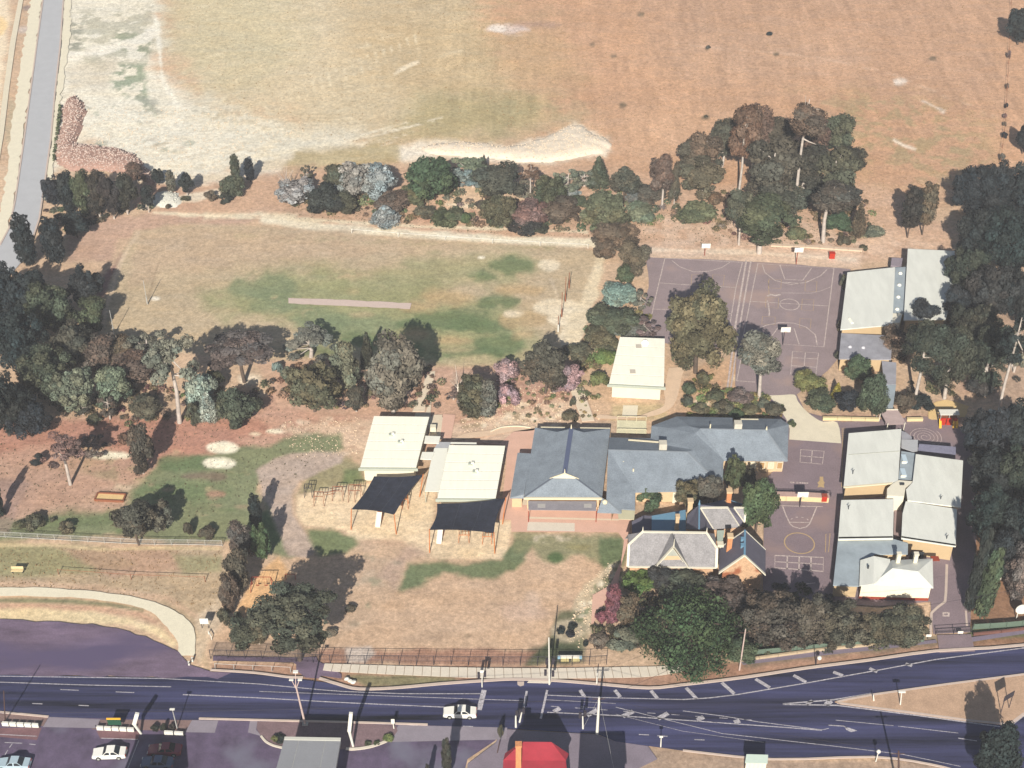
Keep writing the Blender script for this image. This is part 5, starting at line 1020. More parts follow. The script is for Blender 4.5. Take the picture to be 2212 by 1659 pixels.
TREES = '''
120 376 446 46 0 round nv|dark tree at the side-road end of the row above the oval|gum_tree
152 374 452 50 0 gum nv|second dark tree from the side road in the row above the oval|gum_tree
186 368 458 50 0 gum dk|dark tree left of the pale forked trunks above the oval's corner|gum_tree
216 372 466 48 468 gum bk|dark gum with a pale trunk, fourth from the side road above the oval|gum_tree
247 378 458 46 472 gum bk|dark gum with two pale trunks above the oval's left corner|gum_tree
276 376 450 50 462 gum bk|dark broad gum just below the L-shaped rubble mound|gum_tree
297 350 392 40 0 gum rd|reddish brown tree at the end of the rubble mound|tree
322 403 454 32 458 gum nv|narrow dark tree beside the white rock patch|conifer
343 361 398 28 0 round nv|small dark tree above the white rock patch, left of a grey one|tree
372 367 412 26 416 col gy|grey-green upright tree between two dark ones by the white rock patch|tree
405 374 414 30 422 gum nv|dark upright tree right of the white rock patch|conifer
400 422 438 22 0 bush dk|small dark shrub under the upright tree by the white rock patch|shrub
328 440 452 14 0 bush gy|tiny grey shrub at the foot of the white rock patch|shrub
364 440 454 14 0 bush br|tiny brown shrub at the foot of the white rock patch|shrub
511 333 382 26 392 col dk|slim upright tree, left of the twin tops beside the clay track|conifer
541 341 388 26 392 col nv|slim very dark tree, right of the twin tops beside the clay track|conifer
505 378 424 48 0 round dk|rounded dark tree below the twin upright tops|tree
455 409 438 28 0 bush br|low brown shrub left of the twin upright tops|shrub
486 413 442 32 0 bush bk|low dark shrub below the twin upright tops|shrub
62 460 566 56 0 col nv|tall dark column-shaped tree against the bend of the side road|cypress_tree
122 468 562 58 0 col nv|tall dark column-shaped tree right of the side road's bend|cypress_tree
166 455 512 58 0 round nv|rounded dark green tree at the upper corner of the oval|tree
641 385 436 66 0 round sv|silver-blue wattle, leftmost of the long row above the oval|wattle_tree
664 357 392 24 0 sparse br|small reddish tree behind the leftmost silver wattle|tree
635 438 448 12 0 bush dk|tiny dark shrub at the foot of the leftmost silver wattle|shrub
725 350 420 54 0 gum dk|dark upright tree behind the first dark clump of the long row|gum_tree
706 396 462 58 0 round bk|dark rounded tree right of the leftmost silver wattle|tree
744 412 462 48 0 round dk|dark shrubby tree in the first dark clump of the long row|tree
772 347 428 66 0 round sv|large silver-blue wattle left of its twin in the long row|wattle_tree
818 352 426 58 0 round sv|large silver wattle right of its twin in the long row|wattle_tree
833 438 484 52 0 cone sv|silver bushy wattle alone in front of the long row|wattle_tree
852 408 458 60 0 round br|brown rounded tree below the twin silver wattles|tree
925 336 432 82 0 round g|largest green rounded tree of the long row|tree
895 396 446 50 0 round ol|olive tree at the left foot of the largest green tree|tree
956 346 400 34 0 round gy|grey tree close behind the largest green tree|tree
976 358 402 44 0 round tl|pale teal wattle left of the centre of the long row|wattle_tree
1022 368 404 44 0 sparse tl|pale teal wattle with open crown beside the dark pointed top|wattle_tree
1012 344 384 56 0 sparse gy|thin grey-brown tree behind the two pale teal wattles|tree
1046 334 372 18 0 cone bk|narrow dark top standing over the middle of the long row|conifer
917 446 476 40 0 bush ol|olive shrub under the largest green tree|shrub
960 452 490 46 0 bush g|green shrub below the largest green tree, left of two|shrub
984 448 488 36 0 bush g|green shrub below the largest green tree, right of two|shrub
1006 458 488 24 0 bush g|narrow green shrub at the front edge of the long row|shrub
1078 346 428 80 436 gum dk|dark green gum with bare grey limbs in the middle of the long row|gum_tree
1040 430 458 28 0 bush dk|dark shrub left below the gum with bare limbs|shrub
1078 420 488 52 0 round dk|dark tree below the gum with bare limbs|tree
1058 466 492 22 0 bush g|small green shrub at the track in front of the long row|shrub
1145 358 394 34 430 sparse rd|reddish tree with two thin pale trunks in the long row|gum_tree
1128 388 430 40 0 sparse gy|thin grey tree left of the two thin pale trunks|tree
1188 376 446 52 0 round g|upright green tree right of the two thin pale trunks|tree
1140 430 490 66 0 round pu|purple-brown bushy tree at the front of the long row|tree
1128 478 494 60 0 bush bk|low spreading dark shrub on the track edge|shrub
1160 484 502 36 0 bush bk|low dark shrub at the right end of the spreading one|shrub
1212 430 476 64 0 round br|brown bushy tree below the upright green tree|tree
1226 362 424 44 0 sparse gy|grey hazy tree left of the conical green one|tree
1262 356 408 48 0 sparse gy|grey tree with black limbs left of the conical green one|tree
1235 402 430 34 0 bush sv|silver shrub below the grey hazy trees|shrub
1292 336 402 38 0 cone dk|tall conical tree at the end of the white clay heap|conifer
1347 352 410 56 438 cone dk|conical green tree with a visible trunk right of the clay heap|conifer
1302 408 494 76 0 round ol|large olive green rounded tree near the right end of the oval|tree
1245 424 446 34 0 bush dk|small dark shrub left of the large olive tree|shrub
1366 410 440 30 0 round gy|grey-green tree right of the conical one with the trunk|tree
1398 396 440 54 0 round br|brown dark tree left of the tall reddish gum|tree
1430 340 416 44 448 gum rd|tall reddish gum with white trunk left of the big eucalypt clump|gum_tree
1456 360 438 30 0 gum dk|dark gum behind the tall reddish one|gum_tree
1390 446 476 60 0 bush gy|grey wispy shrub at the bend of the long track|shrub
1490 306 370 58 0 gum dk|leftmost gum of the big eucalypt clump|gum_tree
1520 288 366 60 0 gum rd|rusty topped gum, second from left in the big clump|gum_tree
1560 270 352 56 0 gum dk|gum in the big clump left of the tallest white trunk|gum_tree
1595 243 335 52 424 gum rd|gum with the tallest white trunk in the big clump|gum_tree
1622 240 330 52 406 gum rd|rusty crowned gum with a bright white trunk in the big clump|gum_tree
1512 346 418 72 0 gum ol|olive gum at the lower left of the big clump|gum_tree
1682 258 340 66 0 gum dk|dark gum left of the highest crown of the big clump|gum_tree
1718 231 302 66 440 gum rd|highest rusty crown of the big eucalypt clump|gum_tree
1762 258 345 60 0 gum rd|rusty crown right of the highest in the big clump|gum_tree
1806 254 330 56 0 gum dk|dark crown at the upper right of the big clump|gum_tree
1660 310 420 92 448 gum dk|broad dark gum in the heart of the big clump|gum_tree
1735 320 410 86 0 gum bk|very dark gum in the heart of the big clump|gum_tree
1800 330 420 84 0 gum dk|dark gum right of the heart of the big clump|gum_tree
1838 312 368 60 0 gum bk|dark outermost crown at the right of the big clump|gum_tree
1778 400 455 84 522 gum dk|gum whose long pale trunk stands by the court edge|gum_tree
1700 400 446 80 0 gum dk|low dark gum below the heart of the big clump|gum_tree
1596 412 484 48 528 gum dk|slim gum with pinkish trunk left of the dark-trunked one|gum_tree
1640 432 514 104 546 gum dk|dark broad gum standing at the court edge on a forked trunk|gum_tree
1505 438 482 72 0 bush ol|olive bush left of the slim gum with pinkish trunk|shrub
1548 416 450 40 0 bush rd|rusty bush under the olive gum of the big clump|shrub
1720 486 524 46 0 bush ol|round olive shrub between the two long trunks by the court|shrub
1812 420 448 74 0 bush dk|flat dark shrub right of the big clump|shrub
1812 456 500 60 0 round g|dark green shrubby tree right of the long pale trunk|tree
1851 440 500 38 0 cone dk|upright reddish green shrub with two tops|tree
1888 484 518 50 0 bush gy|grey rounded shrub near the courts' far corner|shrub
1822 508 532 30 0 bush dk|small dark shrub above the courts' back fence|shrub
1864 530 540 20 0 bush dk|tiny dark shrub behind the red box|shrub
1836 380 393 20 0 bush nv|lone tiny dark bush on the slope right of the big clump|shrub
1960 402 490 52 512 col bk|dark reddish tree, left half of the lone pair on the slope|tree
1992 394 480 52 506 col rd|dark reddish tree, right half of the lone pair on the slope|tree
1662 68 78 14 0 bush nv|small green bush alone high on the paddock|shrub
1530 98 107 12 0 bush br|small brown bush alone on the upper paddock|shrub
1525 248 256 10 0 bush dk|small dark bush on the paddock above the big clump|shrub
2198 12 92 66 0 round nv|dark round tree cut by the frame at the top right corner|tree
2208 268 328 34 0 round nv|dark tree cut by the frame above the dark wood|tree
2178 108 132 8 0 bush pu|topmost shrub on the paddock's boundary line|shrub
2175 178 194 8 0 bush pu|second shrub down the paddock's boundary line|shrub
2173 222 236 9 0 bush nv|third shrub down the paddock's boundary line|shrub
2170 244 258 9 0 bush pu|fourth shrub down the paddock's boundary line|shrub
2169 262 276 9 0 bush pu|fifth shrub down the paddock's boundary line|shrub
2168 284 302 15 0 bush nv|darkest squat shrub on the paddock's boundary line|shrub
2163 330 352 14 0 bush pu|lowest shrub on the paddock's boundary line|shrub
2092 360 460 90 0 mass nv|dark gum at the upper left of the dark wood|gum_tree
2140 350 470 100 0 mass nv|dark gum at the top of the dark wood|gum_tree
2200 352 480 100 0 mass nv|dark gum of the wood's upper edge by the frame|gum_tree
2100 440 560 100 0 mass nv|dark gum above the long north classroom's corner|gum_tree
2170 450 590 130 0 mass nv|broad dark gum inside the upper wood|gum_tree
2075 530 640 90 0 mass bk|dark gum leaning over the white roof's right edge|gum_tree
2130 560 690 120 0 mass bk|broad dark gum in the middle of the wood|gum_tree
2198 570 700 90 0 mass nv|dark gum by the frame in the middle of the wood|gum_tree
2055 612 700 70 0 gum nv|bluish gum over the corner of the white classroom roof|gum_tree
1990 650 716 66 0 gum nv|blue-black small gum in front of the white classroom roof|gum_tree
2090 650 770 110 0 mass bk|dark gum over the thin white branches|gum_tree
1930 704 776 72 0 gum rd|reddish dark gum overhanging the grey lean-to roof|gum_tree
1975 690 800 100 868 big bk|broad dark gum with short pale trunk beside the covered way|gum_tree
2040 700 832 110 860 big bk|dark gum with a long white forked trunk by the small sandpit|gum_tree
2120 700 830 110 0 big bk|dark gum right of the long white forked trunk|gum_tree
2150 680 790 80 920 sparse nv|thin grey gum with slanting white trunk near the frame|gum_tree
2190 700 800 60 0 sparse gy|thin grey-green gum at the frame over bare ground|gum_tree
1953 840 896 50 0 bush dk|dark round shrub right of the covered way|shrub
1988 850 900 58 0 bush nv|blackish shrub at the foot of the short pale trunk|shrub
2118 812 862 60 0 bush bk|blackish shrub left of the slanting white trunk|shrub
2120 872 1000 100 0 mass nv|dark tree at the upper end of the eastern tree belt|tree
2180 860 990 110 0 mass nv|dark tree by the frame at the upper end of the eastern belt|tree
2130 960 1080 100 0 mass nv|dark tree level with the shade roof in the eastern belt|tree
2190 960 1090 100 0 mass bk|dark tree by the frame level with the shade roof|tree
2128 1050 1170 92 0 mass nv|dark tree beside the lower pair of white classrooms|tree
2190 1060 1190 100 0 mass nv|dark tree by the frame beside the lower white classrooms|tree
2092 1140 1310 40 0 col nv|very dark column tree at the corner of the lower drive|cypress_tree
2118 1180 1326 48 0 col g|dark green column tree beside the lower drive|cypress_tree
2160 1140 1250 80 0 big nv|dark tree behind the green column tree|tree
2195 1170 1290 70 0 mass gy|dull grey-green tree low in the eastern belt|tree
2150 1562 1680 94 0 round nv|dark bushy tree in the bottom right corner|tree
1338 474 540 78 0 gum rd|rusty gum at the oval's right end, upper crown|gum_tree
1302 512 560 46 0 gum rd|small rusty crown beside the rusty gum at the oval's right end|gum_tree
1366 520 590 54 604 gum rd|rusty gum with brown hanging foliage by the court corner|gum_tree
1348 572 614 36 0 round g|green shrubby tree below the rusty gums|tree
1334 610 660 66 0 round tl|blue-grey wattle left of the far court|wattle_tree
1382 626 672 38 0 sparse gy|thin grey shrub at the left line of the far court|shrub_tree
1320 664 722 84 0 round dk|dark tree below the blue-grey wattle|tree
1295 700 752 56 0 round ol|olive tree below the dark one by the oval's end|tree
1355 690 726 56 0 round gy|grey-green tree right behind the cream portable|tree
1388 690 724 52 0 sparse pu|purplish thin shrub by the court behind the cream portable|shrub_tree
1248 738 780 48 0 round ol|olive rounded tree by the sandy gap at the oval's corner|tree
1310 752 790 46 0 bush yg|yellowish green shrub left of the cream portable|shrub
1296 800 846 48 0 bush yg|yellow-green garden shrub at the cream portable's front corner|shrub
1318 728 760 40 0 bush ol|olive shrub above the yellowish one by the cream portable|shrub
1502 612 796 150 804 mass ol|huge dense olive tree standing over the courts|tree
1640 712 812 96 857 gum gy|grey-green rounded tree with forked trunk at the yard's edge|tree
1746 800 848 64 0 round yg|yellow-green tree in the clump beside the cream drive|tree
1850 764 824 60 0 round g|green tree against the yellow wall under the grey lean-to|tree
1770 838 890 70 0 round g|green tree at the bottom left of the clump beside the cream drive|tree
1806 824 860 26 0 cone yl|narrow yellow shrub inside the clump beside the cream drive|shrub_tree
1828 840 890 54 0 round nv|blue-green dark tree in the middle of the clump beside the cream drive|tree
1884 810 896 66 0 round g|dark green rounded tree at the right of the clump beside the cream drive|tree
1820 590 632 18 0 bush dk|dark climber at the top of the north classroom's left wall|shrub
1812 690 720 14 0 bush dk|dark climber at the lower half of the north classroom's left wall|shrub
1808 758 784 16 0 bush dk|dark climber at the lower end of the lean-to's left wall|shrub
1710 906 925 18 0 bush g|small green shrub at the corner of the long blue roof|shrub
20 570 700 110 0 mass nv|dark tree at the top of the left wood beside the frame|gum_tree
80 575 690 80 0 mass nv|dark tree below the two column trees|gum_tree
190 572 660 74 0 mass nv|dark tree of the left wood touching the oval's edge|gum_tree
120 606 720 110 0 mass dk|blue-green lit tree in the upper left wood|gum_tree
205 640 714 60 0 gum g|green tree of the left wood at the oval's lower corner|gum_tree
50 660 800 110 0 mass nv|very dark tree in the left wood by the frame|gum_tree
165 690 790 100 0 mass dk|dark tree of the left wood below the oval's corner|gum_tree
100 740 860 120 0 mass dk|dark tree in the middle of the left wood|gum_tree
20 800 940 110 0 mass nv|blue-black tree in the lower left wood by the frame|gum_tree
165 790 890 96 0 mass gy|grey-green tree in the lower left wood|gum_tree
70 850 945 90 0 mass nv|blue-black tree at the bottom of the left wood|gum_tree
225 724 810 90 0 gum br|brownish tree where the left wood meets the oval's row|gum_tree
245 790 880 80 0 gum gy|grey-green tree at the end of the left wood|gum_tree
262 718 790 80 0 gum rd|reddish brown tree below the oval's lower left corner|gum_tree
292 760 850 90 0 gum br|broad brown tree left of the leaning white trunk|gum_tree
322 702 800 92 0 sparse gy|silvery grey open tree below the oval|gum_tree
388 716 850 96 912 sparse gy|tall grey tree with a leaning white trunk|gum_tree
318 850 906 76 0 round ol|olive rounded shrubby tree left of the leaning white trunk|tree
420 866 924 38 0 bush dk|dark shrub right of the leaning white trunk's foot|shrub
436 806 878 60 0 round sv|silver-blue wattle, upper of the two right of the leaning white trunk|wattle_tree
452 842 906 52 0 cone sv|silver-blue wattle, lower of the two right of the leaning white trunk|wattle_tree
515 836 920 86 0 round dk|dark green rounded tree right of the silver-blue wattles|tree
465 796 838 40 0 round dk|small dark tree behind the silver-blue wattles|tree
206 890 920 34 0 bush ol|small olive shrub on the pink soil under the left wood|shrub
238 850 905 40 0 sparse br|thin brown sapling on the pink soil|tree
180 858 900 44 0 sparse dk|thin dark sapling on the pink soil under the left wood|tree
528 722 798 130 824 umb br|brown umbrella-shaped tree with a forked dark trunk|tree
600 780 814 26 0 bush tl|small teal wattle right of the umbrella-shaped tree|shrub
625 790 826 40 0 round gy|grey-green small tree left of the branchy pale one|tree
672 700 784 92 0 sparse gy|grey branchy tree showing pale forked limbs|gum_tree
680 776 894 98 0 round ol|large olive tree tapering down below the branchy pale one|tree
795 716 790 34 0 cone bk|small dark cypress between two grey trees|cypress_tree
757 742 836 60 0 gum gy|grey-green tree left of the small dark cypress|gum_tree
770 836 890 46 0 gum dk|dark shrubby tree below the grey-green one|tree
850 724 880 100 890 gum gy|broad grey-brown gum left of the stepped path|gum_tree
855 862 880 30 0 bush rd|small rusty shrub left of the stepped path|shrub
1020 806 900 64 0 col dk|dark green tall tree, left of two at the top of the stepped path|tree
1052 818 898 44 0 col gy|grey-green tall tree, right of two at the top of the stepped path|tree
1092 774 828 46 0 round pk|pink plum tree between two dark trees below the oval|plum_tree
1096 826 886 42 0 bush pk|pink plum thicket below the taller pink plum|shrub
980 836 868 34 0 sparse pu|purplish small shrub beside the bare white trunk|shrub_tree
1178 736 838 84 848 round dk|dense dark rounded tree with a pale trunk below the oval|tree
1226 784 852 56 0 round pk|pink plum tree right of the dense dark rounded tree|plum_tree
1204 820 850 34 0 bush pk|low pink plum beside the taller pink one|shrub
1237 858 882 15 0 bush dk|small dark shrub at the stepped path behind the hall|shrub
1232 884 918 42 0 bush ol|olive shrub at the back peak of the hall roof|shrub
1516 802 840 30 0 bush ol|olive shrub, highest in the garden below the huge tree|shrub
1490 824 858 32 0 bush g|green shrub at the left of the garden below the huge tree|shrub
1483 852 880 30 0 bush dk|dark shrub right of the cream portable's drive|shrub
1545 838 872 38 0 bush dk|dark green shrub in the middle of the garden below the huge tree|shrub
1512 868 900 40 0 bush ol|olive shrub just behind the long blue roof|shrub
1562 864 902 44 0 bush br|brownish shrub just behind the long blue roof|shrub
1598 836 880 56 0 bush pu|purple-brown shrub below the forked grey-green tree|shrub
1625 872 902 44 0 bush ol|olive shrub left of the cream drive's bend|shrub
1674 866 906 50 0 bush dk|dark bush against the cream drive's bend|shrub
1650 862 884 34 0 bush gy|grey shrub left of the dark bush at the cream drive|shrub
1590 884 906 40 0 bush g|low green shrub behind the long blue roof's air unit|shrub
152 930 1014 82 1046 sparse pu|open purplish tree with a dark trunk on the garden slope|tree
205 932 990 66 0 sparse pu|purplish crown right of the open tree on the garden slope|tree
84 976 1010 30 0 bush nv|dark round shrub at the left of the garden slope|shrub
310 918 1018 56 0 gum dk|dark green upright tree between the pale patches of the garden slope|tree
268 932 962 26 0 bush rd|small rusty shrub on the garden slope|shrub
2 1034 1100 22 0 round nv|dark tree cut by the left frame above the path fence|tree
4 1090 1124 20 0 bush nv|dark bush cut by the left frame above the path fence|shrub
76 1106 1148 42 0 bush dk|dark green shrub behind the left end of the path fence|shrub
42 1124 1146 30 0 bush ol|olive shrub near the left frame behind the path fence|shrub
144 1122 1156 34 0 bush ol|olive shrub behind the path fence, right of the dark green one|shrub
115 1116 1130 14 0 bush dk|tiny dark shrub behind the path fence|shrub
300 1080 1160 88 1176 round dk|big dark rounded tree growing through the path fence|tree
345 1078 1150 70 0 round br|brownish tree merged with the big rounded one by the path fence|tree
408 1126 1166 22 0 bush dk|narrow dark shrub right of the big tree by the path fence|shrub
448 1132 1168 36 0 bush dk|dark shrub behind the path fence's right end|shrub
556 1066 1140 34 0 col nv|dark cypress top at the bend of the gravel path|cypress_tree
568 1130 1212 44 0 round g|green tree below the dark cypress top|tree
525 1120 1210 64 0 gum br|brown-green tree left of the gravel path|tree
520 1190 1290 62 0 gum dk|dark green tree left of the orange swing patch|tree
498 1240 1320 44 0 gum br|brownish tree at the left of the orange swing patch|tree
483 1312 1358 28 0 bush dk|dark shrub beside the white notice by the path|shrub
512 1318 1350 26 0 bush dk|small dark shrub below the orange swing patch|shrub
530 1330 1402 74 0 gum dk|dark tree below the swings near the roadside fence|tree
560 1338 1392 40 0 gum br|brownish tree beside the dark one below the swings|tree
648 1252 1408 172 1426 mass dk|big gum with a stout white trunk by the footpath|gum_tree
716 1356 1376 30 0 bush gy|small grey shrub right of the stout white trunk|shrub
758 1302 1326 26 0 bush dk|small dark shrub on the lawn right of the big white-trunked gum|shrub
1380 1226 1288 76 0 round bg|bright green rounded tree in front of the old school|tree
1432 1218 1280 66 0 round bk|dark tree right of the bright green rounded one|tree
1352 1280 1350 60 0 round rd|dark red tree below the bright green one|tree
1322 1262 1344 42 0 col mg|magenta plum shrub along the pink path|plum_tree
1300 1318 1352 30 0 bush mg|low magenta shrub at the foot of the pink path|shrub
1480 1238 1330 110 0 round dk|brown-leaved tree against the old school's stone front|tree
1560 1240 1330 110 0 round br|brown-leaved tree below the old school's stone gable|tree
1345 1356 1402 70 0 bush gy|grey bush behind the bus bench|shrub
1295 1368 1396 40 0 bush gy|small grey bush right of the three round shrubs|shrub
1486 1258 1452 262 0 willow wg|huge bright green weeping tree by the road|willow_tree
1672 1264 1404 140 0 mass dk|broad brownish tree right of the huge weeping one|tree
1745 1290 1400 84 0 round dk|grey-brown tree in the roadside row|tree
1806 1290 1404 112 0 mass dk|brown-grey tree in the middle of the roadside row|tree
1872 1320 1396 66 0 gum dk|dark tree with pale forked trunk in the roadside row|tree
1940 1300 1402 116 0 mass dk|dark broad tree in front of the pale-roofed house|tree
1600 1372 1440 70 0 round g|green low tree at the right foot of the huge weeping one|tree
1211 1353 1371 21 0 bush nv|clipped round shrub, leftmost of the three on the lawn corner|shrub
1237 1344 1362 22 0 bush nv|clipped round shrub, topmost of the three on the lawn corner|shrub
1233 1361 1379 22 0 bush nv|clipped round shrub, lowest of the three on the lawn corner|shrub
1265 1384 1398 14 0 bush nv|small dark round shrub beside the bus bench|shrub
1399 1048 1108 54 0 bush g|green tree-like bush against the corner of the hall's wing|shrub
1484 1030 1098 60 0 round ol|olive tree between the blue roof and the old school, left of two|tree
1529 1024 1090 54 0 round br|brown-olive tree between the blue roof and the old school, right of two|tree
1583 984 1062 44 0 round g|green tree under the long blue roof's front wall|tree
1612 1006 1056 40 0 round bk|dark tree under the cream wall of the long blue roof|tree
1632 1034 1146 74 0 round g|tall green tree right of the old school's chimneys|tree
593 1588 1606 17 0 bush yg|yellowish round shrub at the left end of the garden island|shrub
604 1584 1606 26 0 bush nv|dark round shrub beside the yellowish one on the garden island|shrub
840 1586 1601 27 0 bush yg|yellowish round shrub at the right end of the garden island|shrub
795 1600 1612 17 0 bush g|small green shrub, left of two on the garden island|shrub
814 1600 1611 16 0 bush g|small green shrub, right of two on the garden island|shrub
334 1564 1584 18 0 bush bk|blackish shrub, left of three beside the bent sign|shrub
354 1560 1582 16 0 bush bk|blackish shrub, middle of three beside the bent sign|shrub
372 1562 1580 14 0 bush bk|blackish shrub, right of three beside the bent sign|shrub
966 1596 1680 26 0 col bk|dark narrow cypress left of the red-roofed house|cypress_tree
925 1650 1690 14 0 col bk|tip of a dark narrow cypress at the bottom of the frame|cypress_tree
1082 1562 1600 14 0 bush dk|dark tall shrub at the red-roofed house's far left corner|shrub
'''
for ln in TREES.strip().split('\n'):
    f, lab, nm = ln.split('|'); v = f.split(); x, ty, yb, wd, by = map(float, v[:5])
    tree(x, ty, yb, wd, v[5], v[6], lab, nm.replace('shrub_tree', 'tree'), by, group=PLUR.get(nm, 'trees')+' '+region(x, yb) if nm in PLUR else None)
# undergrowth between the trees, one leafy mass per thicket
def undergrowth(label, poly, n_, smin, smax, c, seed):
    R = np.random.default_rng(seed); pg = PP('V', poly); pl = [(p.x, p.y) for p in pg]; xs = [p[0] for p in pl]; ys = [p[1] for p in pl]
    px = R.uniform(min(xs), max(xs), n_*3); py = R.uniform(min(ys), max(ys), n_*3); k = sdist(px, py, pl) < 0; px = px[k][:n_]; py = py[k][:n_]; n2 = len(px); sz = R.uniform(smin, smax, n2)
    q_ = 70; ci = np.repeat(np.arange(n2), q_); u = R.normal(size=(n2*q_, 3)); u /= np.linalg.norm(u, axis=1)[:, None]; u[:, 2] = abs(u[:, 2])*.8-.1
    pos = np.column_stack([px[ci], py[ci], np.zeros(len(ci))]) + u*(sz[ci]*R.uniform(.5, 1, len(ci)))[:, None]
    nr = u*.8+R.normal(size=u.shape)*.5; nr /= np.linalg.norm(nr, axis=1)[:, None]; a = np.cross(nr, R.normal(size=u.shape)); a /= np.linalg.norm(a, axis=1)[:, None]; b2 = np.cross(nr, a); w2 = (sz[ci]*.17+.05)[:, None]
    vs = np.stack([pos-a*w2, pos-b2*w2*.7, pos+a*w2, pos+b2*w2*.7], 1).reshape(-1, 3); nq = len(ci); me = bpy.data.meshes.new('undergrowth'); me.vertices.add(nq*4); me.vertices.foreach_set('co', vs.astype(np.float32).ravel())
    me.loops.add(nq*4); me.loops.foreach_set('vertex_index', np.arange(nq*4, dtype=np.int32)); me.polygons.add(nq); me.polygons.foreach_set('loop_start', np.arange(0, nq*4, 4, dtype=np.int32)); me.update(calc_edges=True)
    hue = R.normal(size=(n2, 3))*.14; val = R.uniform(.6, 1.6, n2); cc = np.clip((1+hue)*val[:, None], .2, 2.4)[ci]*R.uniform(.75, 1.3, nq)[:, None]; cc = np.column_stack([cc, np.ones(nq)]); ca = me.color_attributes.new('leaf', 'FLOAT_COLOR', 'POINT'); ca.data.foreach_set('color', np.repeat(cc, 4, axis=0).astype(np.float32).ravel())
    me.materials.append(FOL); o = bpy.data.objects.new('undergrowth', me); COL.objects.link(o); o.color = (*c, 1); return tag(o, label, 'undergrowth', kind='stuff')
undergrowth('brown-green undergrowth beneath the long tree row above the oval', [(620,425),(760,420),(1000,405),(1240,410),(1480,420),(1500,480),(1300,500),(1100,492),(900,485),(700,470),(630,445)], 260, .5, 1.5, (.10,.095,.06), 1)
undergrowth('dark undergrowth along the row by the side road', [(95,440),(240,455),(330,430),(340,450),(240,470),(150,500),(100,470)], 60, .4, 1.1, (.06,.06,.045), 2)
undergrowth('thin scrub beneath the big eucalypt clump', [(1480,410),(1600,400),(1850,400),(1900,470),(1900,530),(1700,528),(1500,500)], 150, .35, 1.1, (.13,.10,.065), 3)
undergrowth('brownish scrub beneath the left wood and its trees', [(90,860),(300,830),(560,840),(600,790),(960,790),(950,880),(780,890),(600,870),(400,920),(150,915)], 230, .4, 1.2, (.12,.09,.06), 4)
undergrowth('olive garden scrub between the courts and the long wing', [(1475,830),(1530,800),(1590,845),(1690,865),(1700,900),(1480,903)], 110, .4, 1.1, (.12,.12,.055), 5)
undergrowth('olive scrub between the oval and the cream portable', [(1270,690),(1330,660),(1400,680),(1400,722),(1325,725),(1300,860),(1250,870),(1240,790)], 110, .4, 1.2, (.11,.11,.06), 6)
undergrowth('mixed scrub in the rocky garden behind the hall', [(985,850),(1130,800),(1290,830),(1290,900),(1180,915),(1000,900)], 90, .25, .7, (.15,.13,.075), 7)
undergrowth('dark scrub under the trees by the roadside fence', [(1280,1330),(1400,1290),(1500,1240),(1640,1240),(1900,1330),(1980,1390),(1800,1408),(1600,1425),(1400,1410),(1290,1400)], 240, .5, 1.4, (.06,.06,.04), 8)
undergrowth('scrub in the upper wood at the right', [(1950,850),(2070,860),(2212,820),(2212,700),(2100,700),(2060,800),(1960,820)], 80, .5, 1.2, (.07,.06,.045), 9)
# bare trunks
for (bx_, by_, tx, ty_, lab) in ((989, 862, 983, 795, 'bare white forked trunk at the top of the stepped path'), (620, 425, 612, 352, 'leafless grey twiggy tree behind the leftmost silver wattle')):
    g0 = P('V', bx_, by_); h = on_post(g0, 'V', 0, ty_); r = random.Random(bx_); t = thing('bare_tree', g0, lab, 'tree')
    m1 = MB(); m1.tube(g0, g0+Vector((.1, 0, h*.5)), .16, .10); m1.build('trunk', BK['w' if bx_ == 989 else 'p'], t, smooth=True)
    m2 = MB()
    for i in range(9 if bx_ == 989 else 16):
        a = r.uniform(0, 6.28); s = g0+Vector((.05, 0, h*r.uniform(.3, .5))); e = s+Vector((math.cos(a)*h*.22, math.sin(a)*h*.22, h*r.uniform(.25, .5))); m2.tube(s, e, .06, .02, 4)
    m2.build('limb', BK['w' if bx_ == 989 else 'p'], t)
